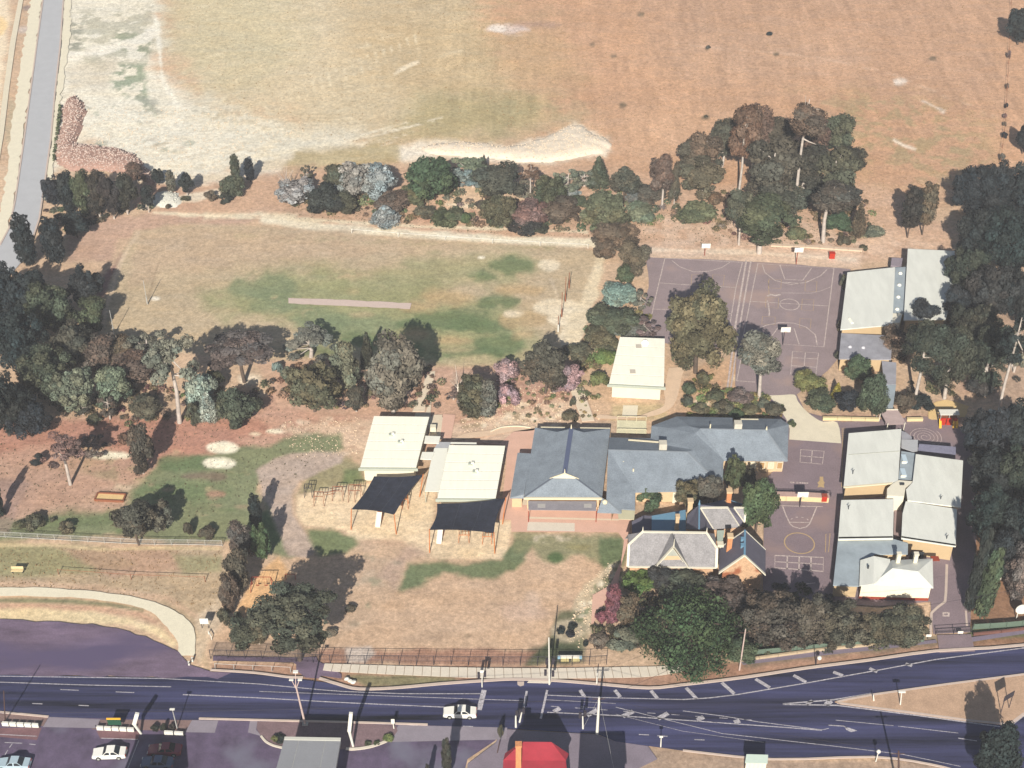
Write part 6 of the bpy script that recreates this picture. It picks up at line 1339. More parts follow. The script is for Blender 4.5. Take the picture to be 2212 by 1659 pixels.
# ---------------------------------------------------------------- everything smaller
UP = Vector((0, 0, 1))
DARKM = mat('dark metal', alb((62,58,66)), rough=.6, var=.05); GALV = mat('galvanised steel', alb((190,190,186), 1.4), rough=.5, var=.04)
ORPOST = mat('orange painted steel', alb((214,128,70), 1.4), rough=.5, var=.05); SAILM = mat('navy shade cloth', (.026,.030,.046), rough=.9, var=.35, scale=1.0, fine=.25)
WHITEP = mat('white paint', alb((240,238,228), 1.3), rough=.5, var=.03); SLIDEM = mat('white slide', alb((240,234,220), 1.25), rough=.5, var=.03)
def post(par, g0, h, r, m, name='post', r1=None, lean=(0, 0)): return MB().tube(g0-UP*.1, g0+Vector((lean[0], lean[1], h)), r, r1 or r, 8).build(name, m, par)
def sail(label, corners, bases):
    """cloth stretched between four corners, edges drawn in"""
    c = [Vector(p) for p in corners]; cen = sum(c, Vector())/4; t = thing('shade_sail', (cen.x, cen.y, 0), label, 'shade sail', 'shade sails over the sand'); n_ = 12; vs = []
    for i in range(n_+1):
        for j in range(n_+1):
            u, v = i/n_, j/n_; p = c[0].lerp(c[1], u).lerp(c[3].lerp(c[2], u), v)
            k = .20*(4*u*(1-u)*abs(2*v-1)**1.5 + 4*v*(1-v)*abs(2*u-1)**1.5)*.42
            p = p.lerp(cen, k); p.z -= .35*math.sin(math.pi*u)*math.sin(math.pi*v); vs.append(p)
    fs = [(i*(n_+1)+j, i*(n_+1)+j+1, (i+1)*(n_+1)+j+1, (i+1)*(n_+1)+j) for i in range(n_) for j in range(n_)]
    o = mesh('cloth', vs+[v-UP*.03 for v in vs], [f[::-1] for f in fs]+[tuple(a+len(vs) for a in f) for f in fs], SAILM, t, smooth=True)
    for f_ in (4, 8):
        m = MB()
        for j in range(n_): a_, b_ = vs[f_*(n_+1)+j]+UP*.02, vs[f_*(n_+1)+j+1]+UP*.02; m.tube(a_, b_, .035, n=4)
        m.build('seam', mat('sail seam', (.06,.065,.085)), t)
    for b, k in bases: MB().tube(b-UP*.1, c[k]+UP*.15, .085, .07, 8).build('post', ORPOST, t)
    return t
z = 4.3
sail('dark navy shade sail on orange posts in front of the left portable classroom', [P('s1',425,905,2.8), P('s1',1062,885,4.1), P('s1',685,1405,4.1), P('s1',130,1335,4.1)], [(P('s1',1015,1165),1), (P('s1',712,1650),2), (P('s1',126,1590),3)])
sail('dark navy shade sail on orange posts in front of the right portable classroom', [P('s1',1240,1262,2.9), P('s1',2132,1190,4.1), P('s1',1978,1640,4.3), P('s1',1142,1600,4.3)], [(P('s1',2090,1520),1), (P('T12',995,265),2), (P('T12',572,260),3)])
def slide(label, fr, x, y, xt, yt, zt=1.6, col=SLIDEM):
    a = P(fr, x, y, .15); b = P(fr, xt, yt, zt); t = thing('slide', (a.x, a.y, 0), label, 'slide', 'slides under the sails'); m = MB(); bar(m, a, b, .75, .06, 0); m.build('chute', col, t)
    s = (b-a).cross(UP).normalized()*.4
    for k in (-1, 1): m = MB(); bar(m, a+s*k, b+s*k, .07, .05, .2); m.build('side_rail', col, t)
    m = MB()
    for k in (-1, 1): m.tube((b.x+s.x*k, b.y+s.y*k+.1, -.1), b+s*k+Vector((0,.1,.7)), .05)
    m.build('frame', ORPOST, t); prism('deck', [b+s, b-s, b-s+Vector((0,1,0)), b+s+Vector((0,1,0))], zt-.1, zt, ORPOST, t); return t
slide('white slide coming out from under the left shade sail', 's1', 470, 1565, 495, 1370); slide('white slide coming out from under the right shade sail', 'T12', 632, 205, 643, 105)
def climber(fr, x, y, wd, dp, h, label, seed=0, m=ORPOST, n_=2):
    c = P(fr, x, y); t = thing('climbing_frame', c, label, 'climbing frame', 'climbing frames on the sand'); L_ = MB(); xs = [(-wd/2+wd*i/(n_-1)) for i in range(n_)]
    for i, a in enumerate(xs):
        for s in (-1, 1): MB().tube(c+Vector((a, s*dp/2, -.1)), c+Vector((a*.9, s*dp*.4, h)), .045).build('leg', m, t)
    for s in (-1, 1): MB().tube(c+Vector((xs[0]*.9, s*dp*.4, h)), c+Vector((xs[-1]*.9, s*dp*.4, h)), .06).build('top_rail', m, t)
    for i in range(n_*2): a = -wd*.45+wd*.9*i/(n_*2-1); MB().tube(c+Vector((a, -dp*.4, h)), c+Vector((a, dp*.4, h)), .04).build('rung', m, t)
    return t
BRN = mat('brown treated timber', alb((150,96,70), 1.3), var=.12, scale=2)
climber('n4', 520, 430, 1.7, 1.4, 2.0, 'brown timber climbing frame nearest the gravel path on the sand', 1, BRN); climber('n4', 380, 320, 1.3, 1.3, 1.9, 'dark small climbing frame at the far left of the sand', 2, DARKM); climber('n4', 760, 360, 1.8, 1.4, 2.0, 'brown timber climbing frame in the middle of the sand', 3, BRN)
climber('n4', 985, 370, 2.2, 1.8, 2.4, 'brown fort frame at the left corner of the portable classroom', 4, BRN, 3)
climber('T12', 795, 175, 1.7, 1.6, 1.5, 'orange step frame under the right sail, left of two', 5); climber('T12', 945, 185, 1.5, 1.6, 1.5, 'orange step frame under the right sail, right of two', 6); climber('s1', 830, 1290, 1.0, 1.4, 2.0, 'orange ladder frame at the right edge of the left sail', 7)
t = thing('monkey_bars', P('n4', 640, 330), 'long thin bars joining the brown frames on the sand', 'monkey bars')
a, b = P('n4', 590, 310, 1.9), P('n4', 720, 290, 1.9)
for k in (-.3, .3): MB().tube(a+Vector((0,k,0)), b+Vector((0,k,0)), .05).build('rail', BRN, t)
# swings on the orange patch
t = thing('swing_set', P('V', 567, 1268), 'rust red swing set on the orange bark patch', 'swing set'); c = P('V', 567, 1270); SW = mat('rust red steel', alb((160,76,56), 1.3), var=.08)
for k in (-1.5, 1.5):
    for s in (-1, 1): MB().tube(c+Vector((k+.15*k, s*.9, -.1)), c+Vector((k, 0, 2.4)), .06).build('leg', SW, t)
MB().tube(c+Vector((-1.5,0,2.4)), c+Vector((1.5,0,2.4)), .06).build('top_rail', SW, t)
for k in (-.7, .6): MB().tube(c+Vector((k-.2,0,2.4)), c+Vector((k-.2,.1,.5)), .02).tube(c+Vector((k+.2,0,2.4)), c+Vector((k+.2,.1,.5)), .02).box(c+Vector((k,.1,.5)), (.5,.2,.05)).build('swing', SW, t)
t = thing('climbing_frame', P('V', 618, 1252), 'low red frame half hidden by the black-crowned gum', 'climbing frame'); c = P('V', 618, 1252); MB().tube(c, c+UP*1.2, .06).tube(c+UP*1.2, c+Vector((1.5,0,1.2)), .06).tube(c+Vector((1.5,0,0)), c+Vector((1.5,0,1.2)), .06).build('frame', SW, t)
# bright play structure by the little sandpit
sheet('sandpit', rough_poly(PP('s5', [(1350,150),(1440,100),(1560,78),(1700,110),(1855,165),(1830,250),(1800,310),(1380,340),(1330,330)]), .15, 1), z0+.01, mat('sandpit sand', alb((232,200,144)), var=.06, scale=1, fine=.06))
c = P('s5', 1590, 420); t = thing('play_fort', c, 'red play fort with white canopy and two yellow slides beside the sandpit', 'play fort'); s = .062
PR = mat('red plastic', alb((190,52,30), 1.3), rough=.4, var=.04); PYY = mat('yellow plastic', alb((248,190,60), 1.3), rough=.4, var=.04)
for x, w_ in ((-1.0,1.0),(.1,.9),(1.15,.7)): MB().box(c+Vector((x, .3, .8)), (w_, .2, 1.5)).build('panel', PR, t)
MB().box(c+Vector((0,.9,1.3)), (3.2,1.1,.12)).build('deck', BRN, t)
for x in (-1.5,0,1.5):
    for y in (.4,1.5): MB().tube(c+Vector((x,y,-.1)), c+Vector((x,y,2.3)), .07).build('post', GALV, t)
prism('canopy', [c+Vector((-1.7,.2,0)), c+Vector((1.7,.2,0)), c+Vector((1.7,1.7,0)), c+Vector((-1.7,1.7,0))], 2.3, 2.42, WHITEP, t)
for x in (-1.45, .95, 1.45):
    m = MB(); bar(m, c+Vector((x-.1,-.7,.1)), c+Vector((x,.5,1.25)), .42, .08, .05); m.build('slide_chute', PYY, t)
# basketball and netball stands
def hoop(fr, xb, yb_, xt, yt, label, wd=1.8, hh=1.1, pm=DARKM):
    g0 = P(fr, xb, yb_); h = min(4.2, max(2.8, on_post(g0, fr, 0, yt))); t = thing('basketball_stand', g0, label, 'basketball stand', 'basketball stands on the school yards')
    post(t, g0, h-.3, .09, pm); MB().tube(g0+UP*(h-.4), g0+Vector((0,-.9,h-.2)), .06).build('arm', pm, t)
    MB().box(g0+Vector((0,-.95,h)), (wd, .06, hh)).build('backboard', WHITEP, t)
    m = MB(); cc = g0+Vector((0,-1.3,h-.35)); pts = [cc+Vector((.23*math.cos(i*.785), .23*math.sin(i*.785), 0)) for i in range(9)]
    for i in range(8): m.tube(pts[i], pts[i+1], .02, n=4)
    m.build('ring', ORPOST, t)
hoop('T21', 648, 575, 678, 425, 'white backboard on a dark pole at the near end of the right court'); hoop('T21', 735, 52, 740, -55, 'white backboard on a red pole at the far end of the right court', pm=SW)
hoop('T20', 142, 1652, 145, 1578, 'white backboard at the far end of the left court', pm=SW)
hoop('n5', 1100, 640, 1155, 365, 'white backboard standing on the cream wall between the two lower yards')
rb = P('s4'.replace('s4','n2'), 80, 215); t = thing('red_bin', rb, 'small red box behind the right court', 'bin'); MB().box(rb+UP*.6, (1.1,.8,1.2)).build('body', PR, t); MB().box(rb+UP*1.24, (1.2,.9,.1)).build('lid', PR, t)
def wall(name, fr, pts, wd, h, m, label, cat, cap=None):
    pts = PP(fr, pts); t = thing(name, pts[0], label, cat); n_ = len(pts)
    for i in range(n_-1):
        L_ = (pts[i+1]-pts[i]).length; k = max(1, int(L_/2.4))
        for j in range(k): strip('block', [pts[i].lerp(pts[i+1], (j+.01)/k), pts[i].lerp(pts[i+1], (j+.99)/k)], wd, 0, m, t, h=h)
    if cap: strip('capping', pts, wd*1.15, h, cap, t, h=.06)
    return t
LIM = mat('cream block', alb((236,216,168), 1.4), var=.07, scale=1.2)
wall('retaining_wall', 'n5', [(600,505),(1105,515),(1600,540)], 1.0, 1.1, LIM, 'cream block wall between the two lower yards', 'wall', mat('pink coping', alb((190,160,150), 1.2), var=.1))
t = thing('handrail', P('n5', 560, 400), 'dark thin railing behind the cream wall between the lower yards', 'railing'); a, b = P('n5', 560, 425), P('n5', 1640, 470)
for h in (.5, 1.0): MB().tube(a+UP*h, b+UP*h, .035, n=5).build('rail', DARKM, t)
for i in range(9): post(t, a.lerp(b, i/8), 1.0, .04, DARKM)
rb = P('n5', 1515, 560); t = thing('red_bin', rb, 'dark red box on the cream wall between the lower yards', 'bin'); MB().box(rb+UP*.9, (.85,.7,1.1)).build('body', PR, t); MB().box(rb+UP*1.5, (.9,.8,.1)).build('lid', SW, t)
wall('retaining_wall', 'T21', [(905,1062),(1000,1062),(1270,1068)], .5, .6, LIM, 'low cream wall along the foot of the shrubs by the cream drive', 'wall'); wall('retaining_wall', 'T21', [(1450,1068),(1555,1066)], .5, .6, LIM, 'short low cream wall between the shade roof and the sandpit', 'wall')
wall('garden_wall', 'V', [(1664,531),(1740,534),(1862,542)], .8, .35, mat('pale sleeper', alb((220,196,172)), var=.08), 'low pale sleeper wall behind the courts', 'wall')
# goal posts
def goal(fr, x, y, h, label, m=BRN, r=.07):
    g0 = P(fr, x, y); t = thing('goal_post', g0, label, 'goal post', 'football goal posts on the oval'); post(t, g0, h, r, m); MB().tube(g0-UP*.1, g0+UP*1.6, r*2, r*2, 8).build('padding', WHITEP if y > 480 and fr == 'T11' else m, t)
for x, y, h, l in ((1405,488,4.5,'goal post nearest the white base patch at the right end of the oval'), (1428,390,7,'second goal post from the near side at the right end of the oval'), (1452,290,7,'third goal post from the near side at the right end of the oval'), (1476,205,4.5,'farthest goal post at the right end of the oval')): goal('T11', x, y, h*.8, l, BRN)
for x, y, h, l in ((955,310,5.5,'thin goal post with a long shadow at the left end of the oval'), (740,505,5.5,'thin goal post nearest the trees at the left end of the oval')): goal('T01', x, y, h, l, GALV, .06)
# fences
def fence(label, fr, pts, h, step, m, wirem, cat='fence', rails=(1.0,), wires=True, pr=.05, name='mesh_fence', wstep=.35):
    pts = smooth_line(PP(fr, pts), 4); L_ = sum((pts[i+1]-pts[i]).length for i in range(len(pts)-1)); k = max(2, int(L_/step)); q = resamp(pts, k); t = thing(name, q[0], label, cat)
    pm = None
    for p in q:
        if pm is None: o = post(t, Vector((0,0,0)), h, pr, m); o.matrix_parent_inverse = Matrix(); pm = o.data; o.location = p-q[0]
        else: o = bpy.data.objects.new('post', pm); COL.objects.link(o); o.parent = t; o.location = p-q[0]
    for f in rails:
        mb = MB()
        for i in range(k): mb.tube(q[i]+UP*h*f, q[i+1]+UP*h*f, pr*.7, n=4)
        mb.build('rail', m, t)
    if wires:
        mb = MB()
        for i in range(k):
            d = (q[i+1]-q[i]); n2 = max(2, int(d.length/wstep))
            for j in range(1, n2): a = q[i]+d*(j/n2); mb.tube(a+UP*.1, a+UP*(h*max(rails)-.02), .016, n=3, cap=False)
            for f in (.15,.4,.65,.85): mb.tube(q[i]+UP*h*f, q[i+1]+UP*h*f, .016, n=3, cap=False)
        mb.build('wire_mesh', wirem, t, kind='stuff')
    return t
fence('dark wire fence on thin posts along the footpath below the lawn', 'V', [(455,1422),(560,1424),(680,1432),(900,1435),(1100,1437),(1270,1436),(1310,1434)], 1.9, 2.5, DARKM, DARKM, rails=(.98,.5), wstep=.8)
fence('grey mesh fence on posts behind the path at the left', 'V', [(-60,1158),(0,1160),(150,1168),(300,1176),(400,1177),(480,1179)], 1.15, 2.6, GALV, GALV, rails=(1.0,.1), wstep=.22)
GREENF = mat('green fence sheet', alb((104,122,108), 1.3), var=.08)
def panelfence(label, fr, pts, h, m, wd=2.3, name='panel_fence'):
    pts = smooth_line(PP(fr, pts), 4); L_ = sum((pts[i+1]-pts[i]).length for i in range(len(pts)-1)); k = max(2, int(L_/wd)); q = resamp(pts, k); t = thing(name, q[0], label, 'fence')
    for i in range(k): strip('panel', [q[i].lerp(q[i+1], .03), q[i].lerp(q[i+1], .97)], .05, .1, m, t, h=h-.1)
    for p in q: post(t, p, h+.1, .05, m)
panelfence('green panel fence along the road right of the yard gate', 'T22', [(1880,762),(2060,752),(2240,735),(2500,700)], 1.2, GREENF); panelfence('green panel fence behind the path, below the roadside trees', 'T22', [(430,930),(700,905),(1000,878),(1320,858),(1560,842)], 1.1, GREENF)
wall('kerb_wall', 'T22', [(370,968),(860,902),(1320,856)], .3, .45, mat('dull edging', alb((196,176,148), 1.3), var=.12), 'low cream edging wall beside the asphalt path', 'wall'); wall('kerb_wall', 'T22', [(1880,800),(2060,782),(2300,752)], .25, .5, mat('brown edging', alb((120,84,76)), var=.1), 'low brown edging wall right of the yard gate', 'wall')
t = thing('yard_gate', P('T22', 1660, 785), 'dark open pipe gate across the lower yard drive', 'gate'); a, b = P('T22', 1640, 792), P('T22', 1870, 778)
for f in (0,.5,1): post(t, a.lerp(b, f), 1.2, .06, DARKM)
for h in (.3, .75, 1.15): MB().tube(a+UP*h, b+UP*h, .035).build('rail', DARKM, t)
for x, y, l in ((1588,806,'white gate sign left of the yard drive'), (1793,785,'white gate sign on the right gate leaf')):
    g0 = P('T22', x, y+14); t = thing('gate_sign', g0, l, 'sign'); MB().box(g0+Vector((0,-.15,.8)), (.8,.05,.5)).build('board', WHITEP, t); post(t, g0, 1.1, .04, DARKM)
fence('thin post-and-wire fence up the right boundary of the paddock', 'V', [(2160,352),(2168,290),(2174,200),(2180,90),(2186,-60)], 1.2, 7, BRN, BRN, rails=(.9,), wires=False, name='wire_fence')
fence('white-topped post fence along the track above the oval', 'V', [(760,503),(900,514),(1100,527),(1270,536)], 1.0, 9, WHITEP, GALV, rails=(.9,), wires=False, name='post_fence', pr=.06)
fence('thin dark post fence along the bank above the pale path', 'T02', [(380,402),(640,420),(880,436),(1110,442),(1330,450)], 1.1, 8, BRN, BRN, rails=(.9,), wires=False, name='wire_fence', pr=.06)
fence('pale post fence beside the asphalt path near the bent tree', 'T02', [(1395,1012),(1500,1018),(1600,1022),(1700,1025),(1790,1030),(1885,1036)], 1.0, 2.6, GALV, GALV, rails=(1.0,), wires=False, name='post_fence')
# poles
CONC = mat('concrete pole', alb((206,184,176), 1.3), var=.06); WOODP = mat('dark timber pole', alb((90,70,66)), var=.1)
def pole(fr, xb, yb_, xt, yt, label, r=.14, m=CONC, arm=None, name='power_pole', cat='power pole'):
    g0 = P(fr, xb, yb_); h = on_post(g0, fr, 0, yt); top = P(fr, xt, yt, h); t = thing(name, g0, label, cat, {'power_pole': 'power poles along the road', 'signal_pole': 'traffic signal poles at the crossing', 'lamp_post': 'white lamp posts', 'marker_post': 'short white marker posts', 'lamp_pole': 'lamp poles'}.get(name))
    MB().tube(g0-UP*.1, top, r, r*.65, 8).build('pole', m, t); return t, g0, top
t, g0, top = pole('r2', 863, 1095, 738, 585, 'leaning pale concrete street pole with a forked lamp head', .17, CONC, name='lamp_pole', cat='lamp pole')
MB().box(g0+UP*.1, (.8,.6,.25)).build('footing', GALV, t)
for dx in (-.5, .5): MB().tube(top-UP*.8, top+Vector((dx*1.0,.3,.6)), .06).build('arm', CONC, t); MB().box(top+Vector((dx*1.2,.4,.65)), (.6,.3,.14)).build('lamp', WHITEP, t)
MB().tube(top, top+Vector((.1,.5,2.0)), .06).build('arm', CONC, t); MB().box(top+Vector((.1,.6,2.1)), (.7,.4,.2)).build('lamp', WHITEP, t)
def heads(t, p, offs, m=DARKM):
    for o in offs:
        h_ = MB().box(p+Vector(o), (.38,.32,1.05)).build('signal_head', m, t)
t, g0, top = pole('T12', 1348, 1118, 1345, 815, 'tall white pole with traffic signals beside the kerb ramp', .13, WHITEP, name='signal_pole', cat='traffic signal'); heads(t, g0, [(-.6,0,2.6),(.5,0,2.4),(-.45,0,5.0),(.45,.1,4.9)])
t, g0, top = pole('T12', 912, 1135, 912, 1040, 'white signal post where the white stop line meets the kerb', .09, WHITEP, name='signal_pole', cat='traffic signal'); heads(t, g0, [(-.45,0,2.6),(.45,0,2.9)]); MB().box(top+UP*.2, (.6,.1,.5)).build('sign_board', WHITEP, t)
t, g0, top = pole('r3', 432, 1130, 430, 985, 'white signal post, left of the pair on the near kerb', .16, WHITEP, name='signal_pole', cat='traffic signal'); heads(t, top-UP*.2, [(.15,.35,.3)])
t, g0, top = pole('r3', 478, 1066, 508, 940, 'slanting white signal post, right of the pair on the near kerb', .14, WHITEP, name='signal_pole', cat='traffic signal'); heads(t, top, [(-.25,.2,-.1),(.25,.2,.2)])
t, g0, top = pole('r3', 1302, 1150, 1298, 990, 'white signal post by the right corner of the red-roofed house', .14, WHITEP, name='signal_pole', cat='traffic signal'); heads(t, top-UP*.2, [(-.35,.2,.2),(.35,.5,.2)])
t, pg, ptop = pole('r3', 1484, 1215, 1512, 745, 'stout white power pole on the near kerb with wires running down right', .22, WHITEP)
MB().tube(ptop+Vector((-.9,0,-.3)), ptop+Vector((.9,0,-.3)), .06).build('crossarm', WOODP, t)
t, g0, top = pole('r3', 1480, 567, 1486, 428, 'short white post on the verge by the diagonal bars', .11, WHITEP, name='marker_post', cat='post')
t, g0, top = pole('T22', 368, 1022, 408, 758, 'leaning pale power pole left of the weeping tree row', .13, CONC); MB().tube(top+Vector((-.8,0,-.8)), top+Vector((.8,0,-.8)), .05).build('crossarm', WOODP, t); p2 = top
t, g0, top = pole('T22', 864, 990, 868, 905, 'dark street sign post with a white round lamp on the verge', .09, DARKM, name='sign_post', cat='sign'); MB().ball(g0+Vector((.3,-.1,1.6)), .35, 8, 6).build('disc', WHITEP, t)
t, g0, top = pole('T22', 1410, 1252, 1420, 1168, 'white lamp post on the traffic island', .10, WHITEP, name='lamp_post', cat='lamp post'); MB().box(top+UP*.1, (1.0,.3,.2)).build('lamp', WHITEP, t)
t, g0, top = pole('T22', 1240, 1226, 1236, 1186, 'short white post near the tip of the traffic island', .12, WHITEP, name='marker_post', cat='post')
t, g0, top = pole('T22', 1252, 1615, 1270, 1552, 'white lamp post on the near verge at the lower right', .08, WHITEP, name='lamp_post', cat='lamp post'); MB().ball(top, .3, 8, 6).build('lamp', WHITEP, t)
t, g0, top = pole('T12', 2070, 1522, 2073, 1460, 'short white post on the near verge right of the red roof', .10, WHITEP, name='marker_post', cat='post'); MB().box(top+UP*.1, (.5,.1,.3)).build('sign_board', WHITEP, t)
t, g0, top = pole('V', 1942, 1712, 1941, 1622, 'dark power pole at the bottom of the frame left of the corner tree', .17, WOODP); MB().tube(top+Vector((-.9,0,-.6)), top+Vector((.9,0,-.6)), .06).build('crossarm', WOODP, t); p3 = top
t, g0, top = pole('V', 11, 1560, 8, 1492, 'thin dark pole at the far left of the car park edge', .10, WOODP)
t, g0, top = pole('V', 383, 1574, 372, 1532, 'thin grey lamp pole beside the three dark shrubs', .09, GALV, name='lamp_pole', cat='lamp pole'); MB().box(top, (.7,.3,.12)).build('lamp', WHITEP, t)
t, g0, top = pole('r3', 190, 1462, 225, 1290, 'thin dark pole at the left side of the red-roofed house', .07, WOODP)
wires = [(p2, P('T22', 2600, 420, 9)), (ptop+UP*-.3+Vector((.9,0,0)), P('V', -200, 1540, 9)), (ptop, P('r3', 1700, 1659, 4.5)), (ptop, P('r3', 1310, 1130, .5)), (ptop, p3), (ptop+UP*-.3, p2)]
for i, (a, b) in enumerate(wires):
    m = MB(); pr_ = None
    for k in range(13): q_ = a.lerp(b, k/12)-UP*(0 if i in (2, 3) else .9)*math.sin(math.pi*k/12); (m.tube(pr_, q_, .022, n=3) if pr_ else None); pr_ = q_
    tag(m.build('power_cable', GALV if i in (2, 3) else DARKM), ['dark cable from the leaning pale pole up past the right edge of the frame', 'long dark cable from the stout white pole past the left edge of the frame', 'pale stay wire from the stout white pole down past the frame edge', 'short pale stay wire from the stout white pole to the signal corner', 'dark cable from the stout white pole towards the lower right pole', 'dark cable crossing the road from the stout white pole to the weeping tree row'][i], 'cable')
# signs and boards
def totem(fr, base, mid, top, label, wd):
    g0 = P(fr, *base); hm = on_post(g0, fr, 0, mid[1]); ht = on_post(g0, fr, 0, top[1]); a = P(fr, *mid, hm); b = P(fr, *top, ht); t = thing('totem_sign', g0, label, 'sign')
    m = MB(); m.tube(g0-UP*.1, a, .16, .22, 8); m.build('post', WHITEP, t)
    d = (b-a); m = MB(); m.box((a+b)/2, (wd, .35, d.length), 0, math.atan2(d.x, d.z)); m.build('sign_board', WHITEP, t)
totem('r1', (1832,1215), (1738,1090), (1778,950), 'bent white totem sign at the car park edge beside the dark shrubs', .55)
totem('r2', (1485,1380), (1432,1180), (1455,945), 'bent pale totem sign at the right side of the grey canopy', .5)
t, g0, top = pole('r2', 2012, 1148, 1996, 1036, 'small white sign post at the right tip of the garden island', .09, WHITEP, name='sign_post', cat='sign'); MB().box(top-UP*.3, (.5,.08,.9)).build('sign_board', WHITEP, t)
c = P('r1', 1500, 1140); t = thing('billboard', c, 'small billboard with a yellow top and dark green face at the car park edge', 'billboard')
MB().box(c+UP*1.3, (1.9,.12,1.2)).build('board', mat('dark green board', alb((34,78,60), 1.2), var=.06), t); MB().box(c+UP*2.0, (2.0,.14,.25)).build('header', PYY, t)
for s in (-.8,.8): post(t, c+Vector((s,.1,0)), 1.9, .06, DARKM)
c = P('r3', 1130, 285); t = thing('bus_bench', c, 'blue and white advertising bench in front of a dark hedge by the footpath', 'bench'); BL = mat('pale blue panel', alb((150,190,214), 1.3), var=.05)
MB().box(c+Vector((0,.3,.75)), (3.6,.12,.7)).build('backrest', WHITEP, t)
for s in (-1.6, 1.6): MB().box(c+Vector((s,.22,.75)), (.4,.14,.7)).build('end_panel', BL, t)
for s in (-.75,.85): MB().box(c+Vector((s,0,.45)), (1.2,.5,.08)).build('seat', mat('yellow seat', alb((230,214,150), 1.2), var=.04), t)
for s in (-1.5,0,1.5): MB().box(c+Vector((s,.1,.2)), (.08,.5,.5)).build('leg', DARKM, t)
c = P('T22', 2060, 1305); t = thing('road_sign', c, 'dark two-legged road sign seen from behind on the traffic island', 'sign'); h = 3.2
post(t, c, h, .06, DARKM); post(t, c+Vector((1.4,.9,0)), h, .06, DARKM); m = MB(); a_ = c+Vector((0,0,h)); m.box(c+Vector((.7,.45,h)), (2.0,.08,1.1), .57); m.build('board', DARKM, t)
c = P('T22', 2162, 690); t = thing('round_sign', c, 'white round-topped board on a leg at the right edge of the frame', 'sign'); post(t, c, 1.2, .08, WHITEP)
MB().tube(c+Vector((.5,-.05,2.0)), c+Vector((.5,.05,2.0)), 1.0, n=14).build('board', WHITEP, t)
c = P('T02', 1330, 752); t = thing('notice_board', c, 'white square notice board beside the pale path', 'sign'); MB().box(c+UP*1.5, (1.3,.1,1.1)).build('board', WHITEP, t)
for s in (-.5,.5): post(t, c+Vector((s,.1,0)), 1.9, .05, DARKM)
c = P('T02', 115, 392); t = thing('park_bench', c, 'pale bench with a dark shadow on the bank at the left', 'bench'); MB().box(c+UP*.45, (1.9,.5,.1)).build('seat', LIM, t); MB().box(c+Vector((0,.3,.8)), (1.9,.08,.5)).build('backrest', LIM, t)
for s in (-.8,.8): MB().box(c+Vector((s,.1,.2)), (.1,.4,.45)).build('leg', DARKM, t)
for i, (x, y) in enumerate(((1226,992),(1248,966))):
    g0 = P('T02', x, y); t = thing('bollard', g0, 'white bollard where the pale path meets the lot, %s' % ('nearer the road' if i == 0 else 'nearer the path'), 'bollard', 'bollards at the end of the pale path'); post(t, g0, .8, .14, WHITEP); MB().tube(g0+UP*.5, g0+UP*.68, .15, n=8).build('band', DARKM, t)
g0 = P('T02', 1352, 790); t = thing('guard_rail', g0, 'bent white guard rail beside the pale path', 'railing'); MB().tube(g0+UP*.6, P('T02', 1372, 825)+UP*.6, .08).build('rail', WHITEP, t); post(t, g0, .6, .06, WHITEP); post(t, P('T02', 1372, 825), .6, .06, WHITEP)
# lawn-side rocks, path stones
for i, (fr, x, y, r_, l) in enumerate((('r2',1400,515,.34,'white boulder, left of three on the roadside verge'),('r2',1440,535,.28,'white boulder, middle of three on the roadside verge'),('r2',1482,553,.36,'white boulder, right of three on the roadside verge'))):
    c = P(fr, x, y); rr_b = random.Random(i); o = MB().ball(c+UP*.15, r_, 7, 5, (1.2,1,.8)); o.v = [v+Vector([rr_b.uniform(-.05,.05)]*3) for v in o.v]; tag(o.build('boulder', WHITEP), l, 'boulder', 'white boulders on the verge')
# white parking barriers
def barrier(fr, pts, n_, label):
    a, b = PP(fr, pts); t = thing('low_wall', a, label, 'wall')
    for i in range(n_): strip('panel', [a.lerp(b, (i+.05)/n_), a.lerp(b, (i+.93)/n_)], .3, .0, WHITEP, t, h=.7)
    post(t, a, .9, .08, DARKM); post(t, b, .9, .08, DARKM)
barrier('r1', [(30,1105),(515,1130)], 5, 'low white panel wall at the far left of the car park'); barrier('r1', [(1255,1160),(1750,1185)], 5, 'low white panel wall below the green billboard'); barrier('T02', [(1065,1440),(1195,1448)], 2, 'short low white panel wall right of the three dark shrubs')
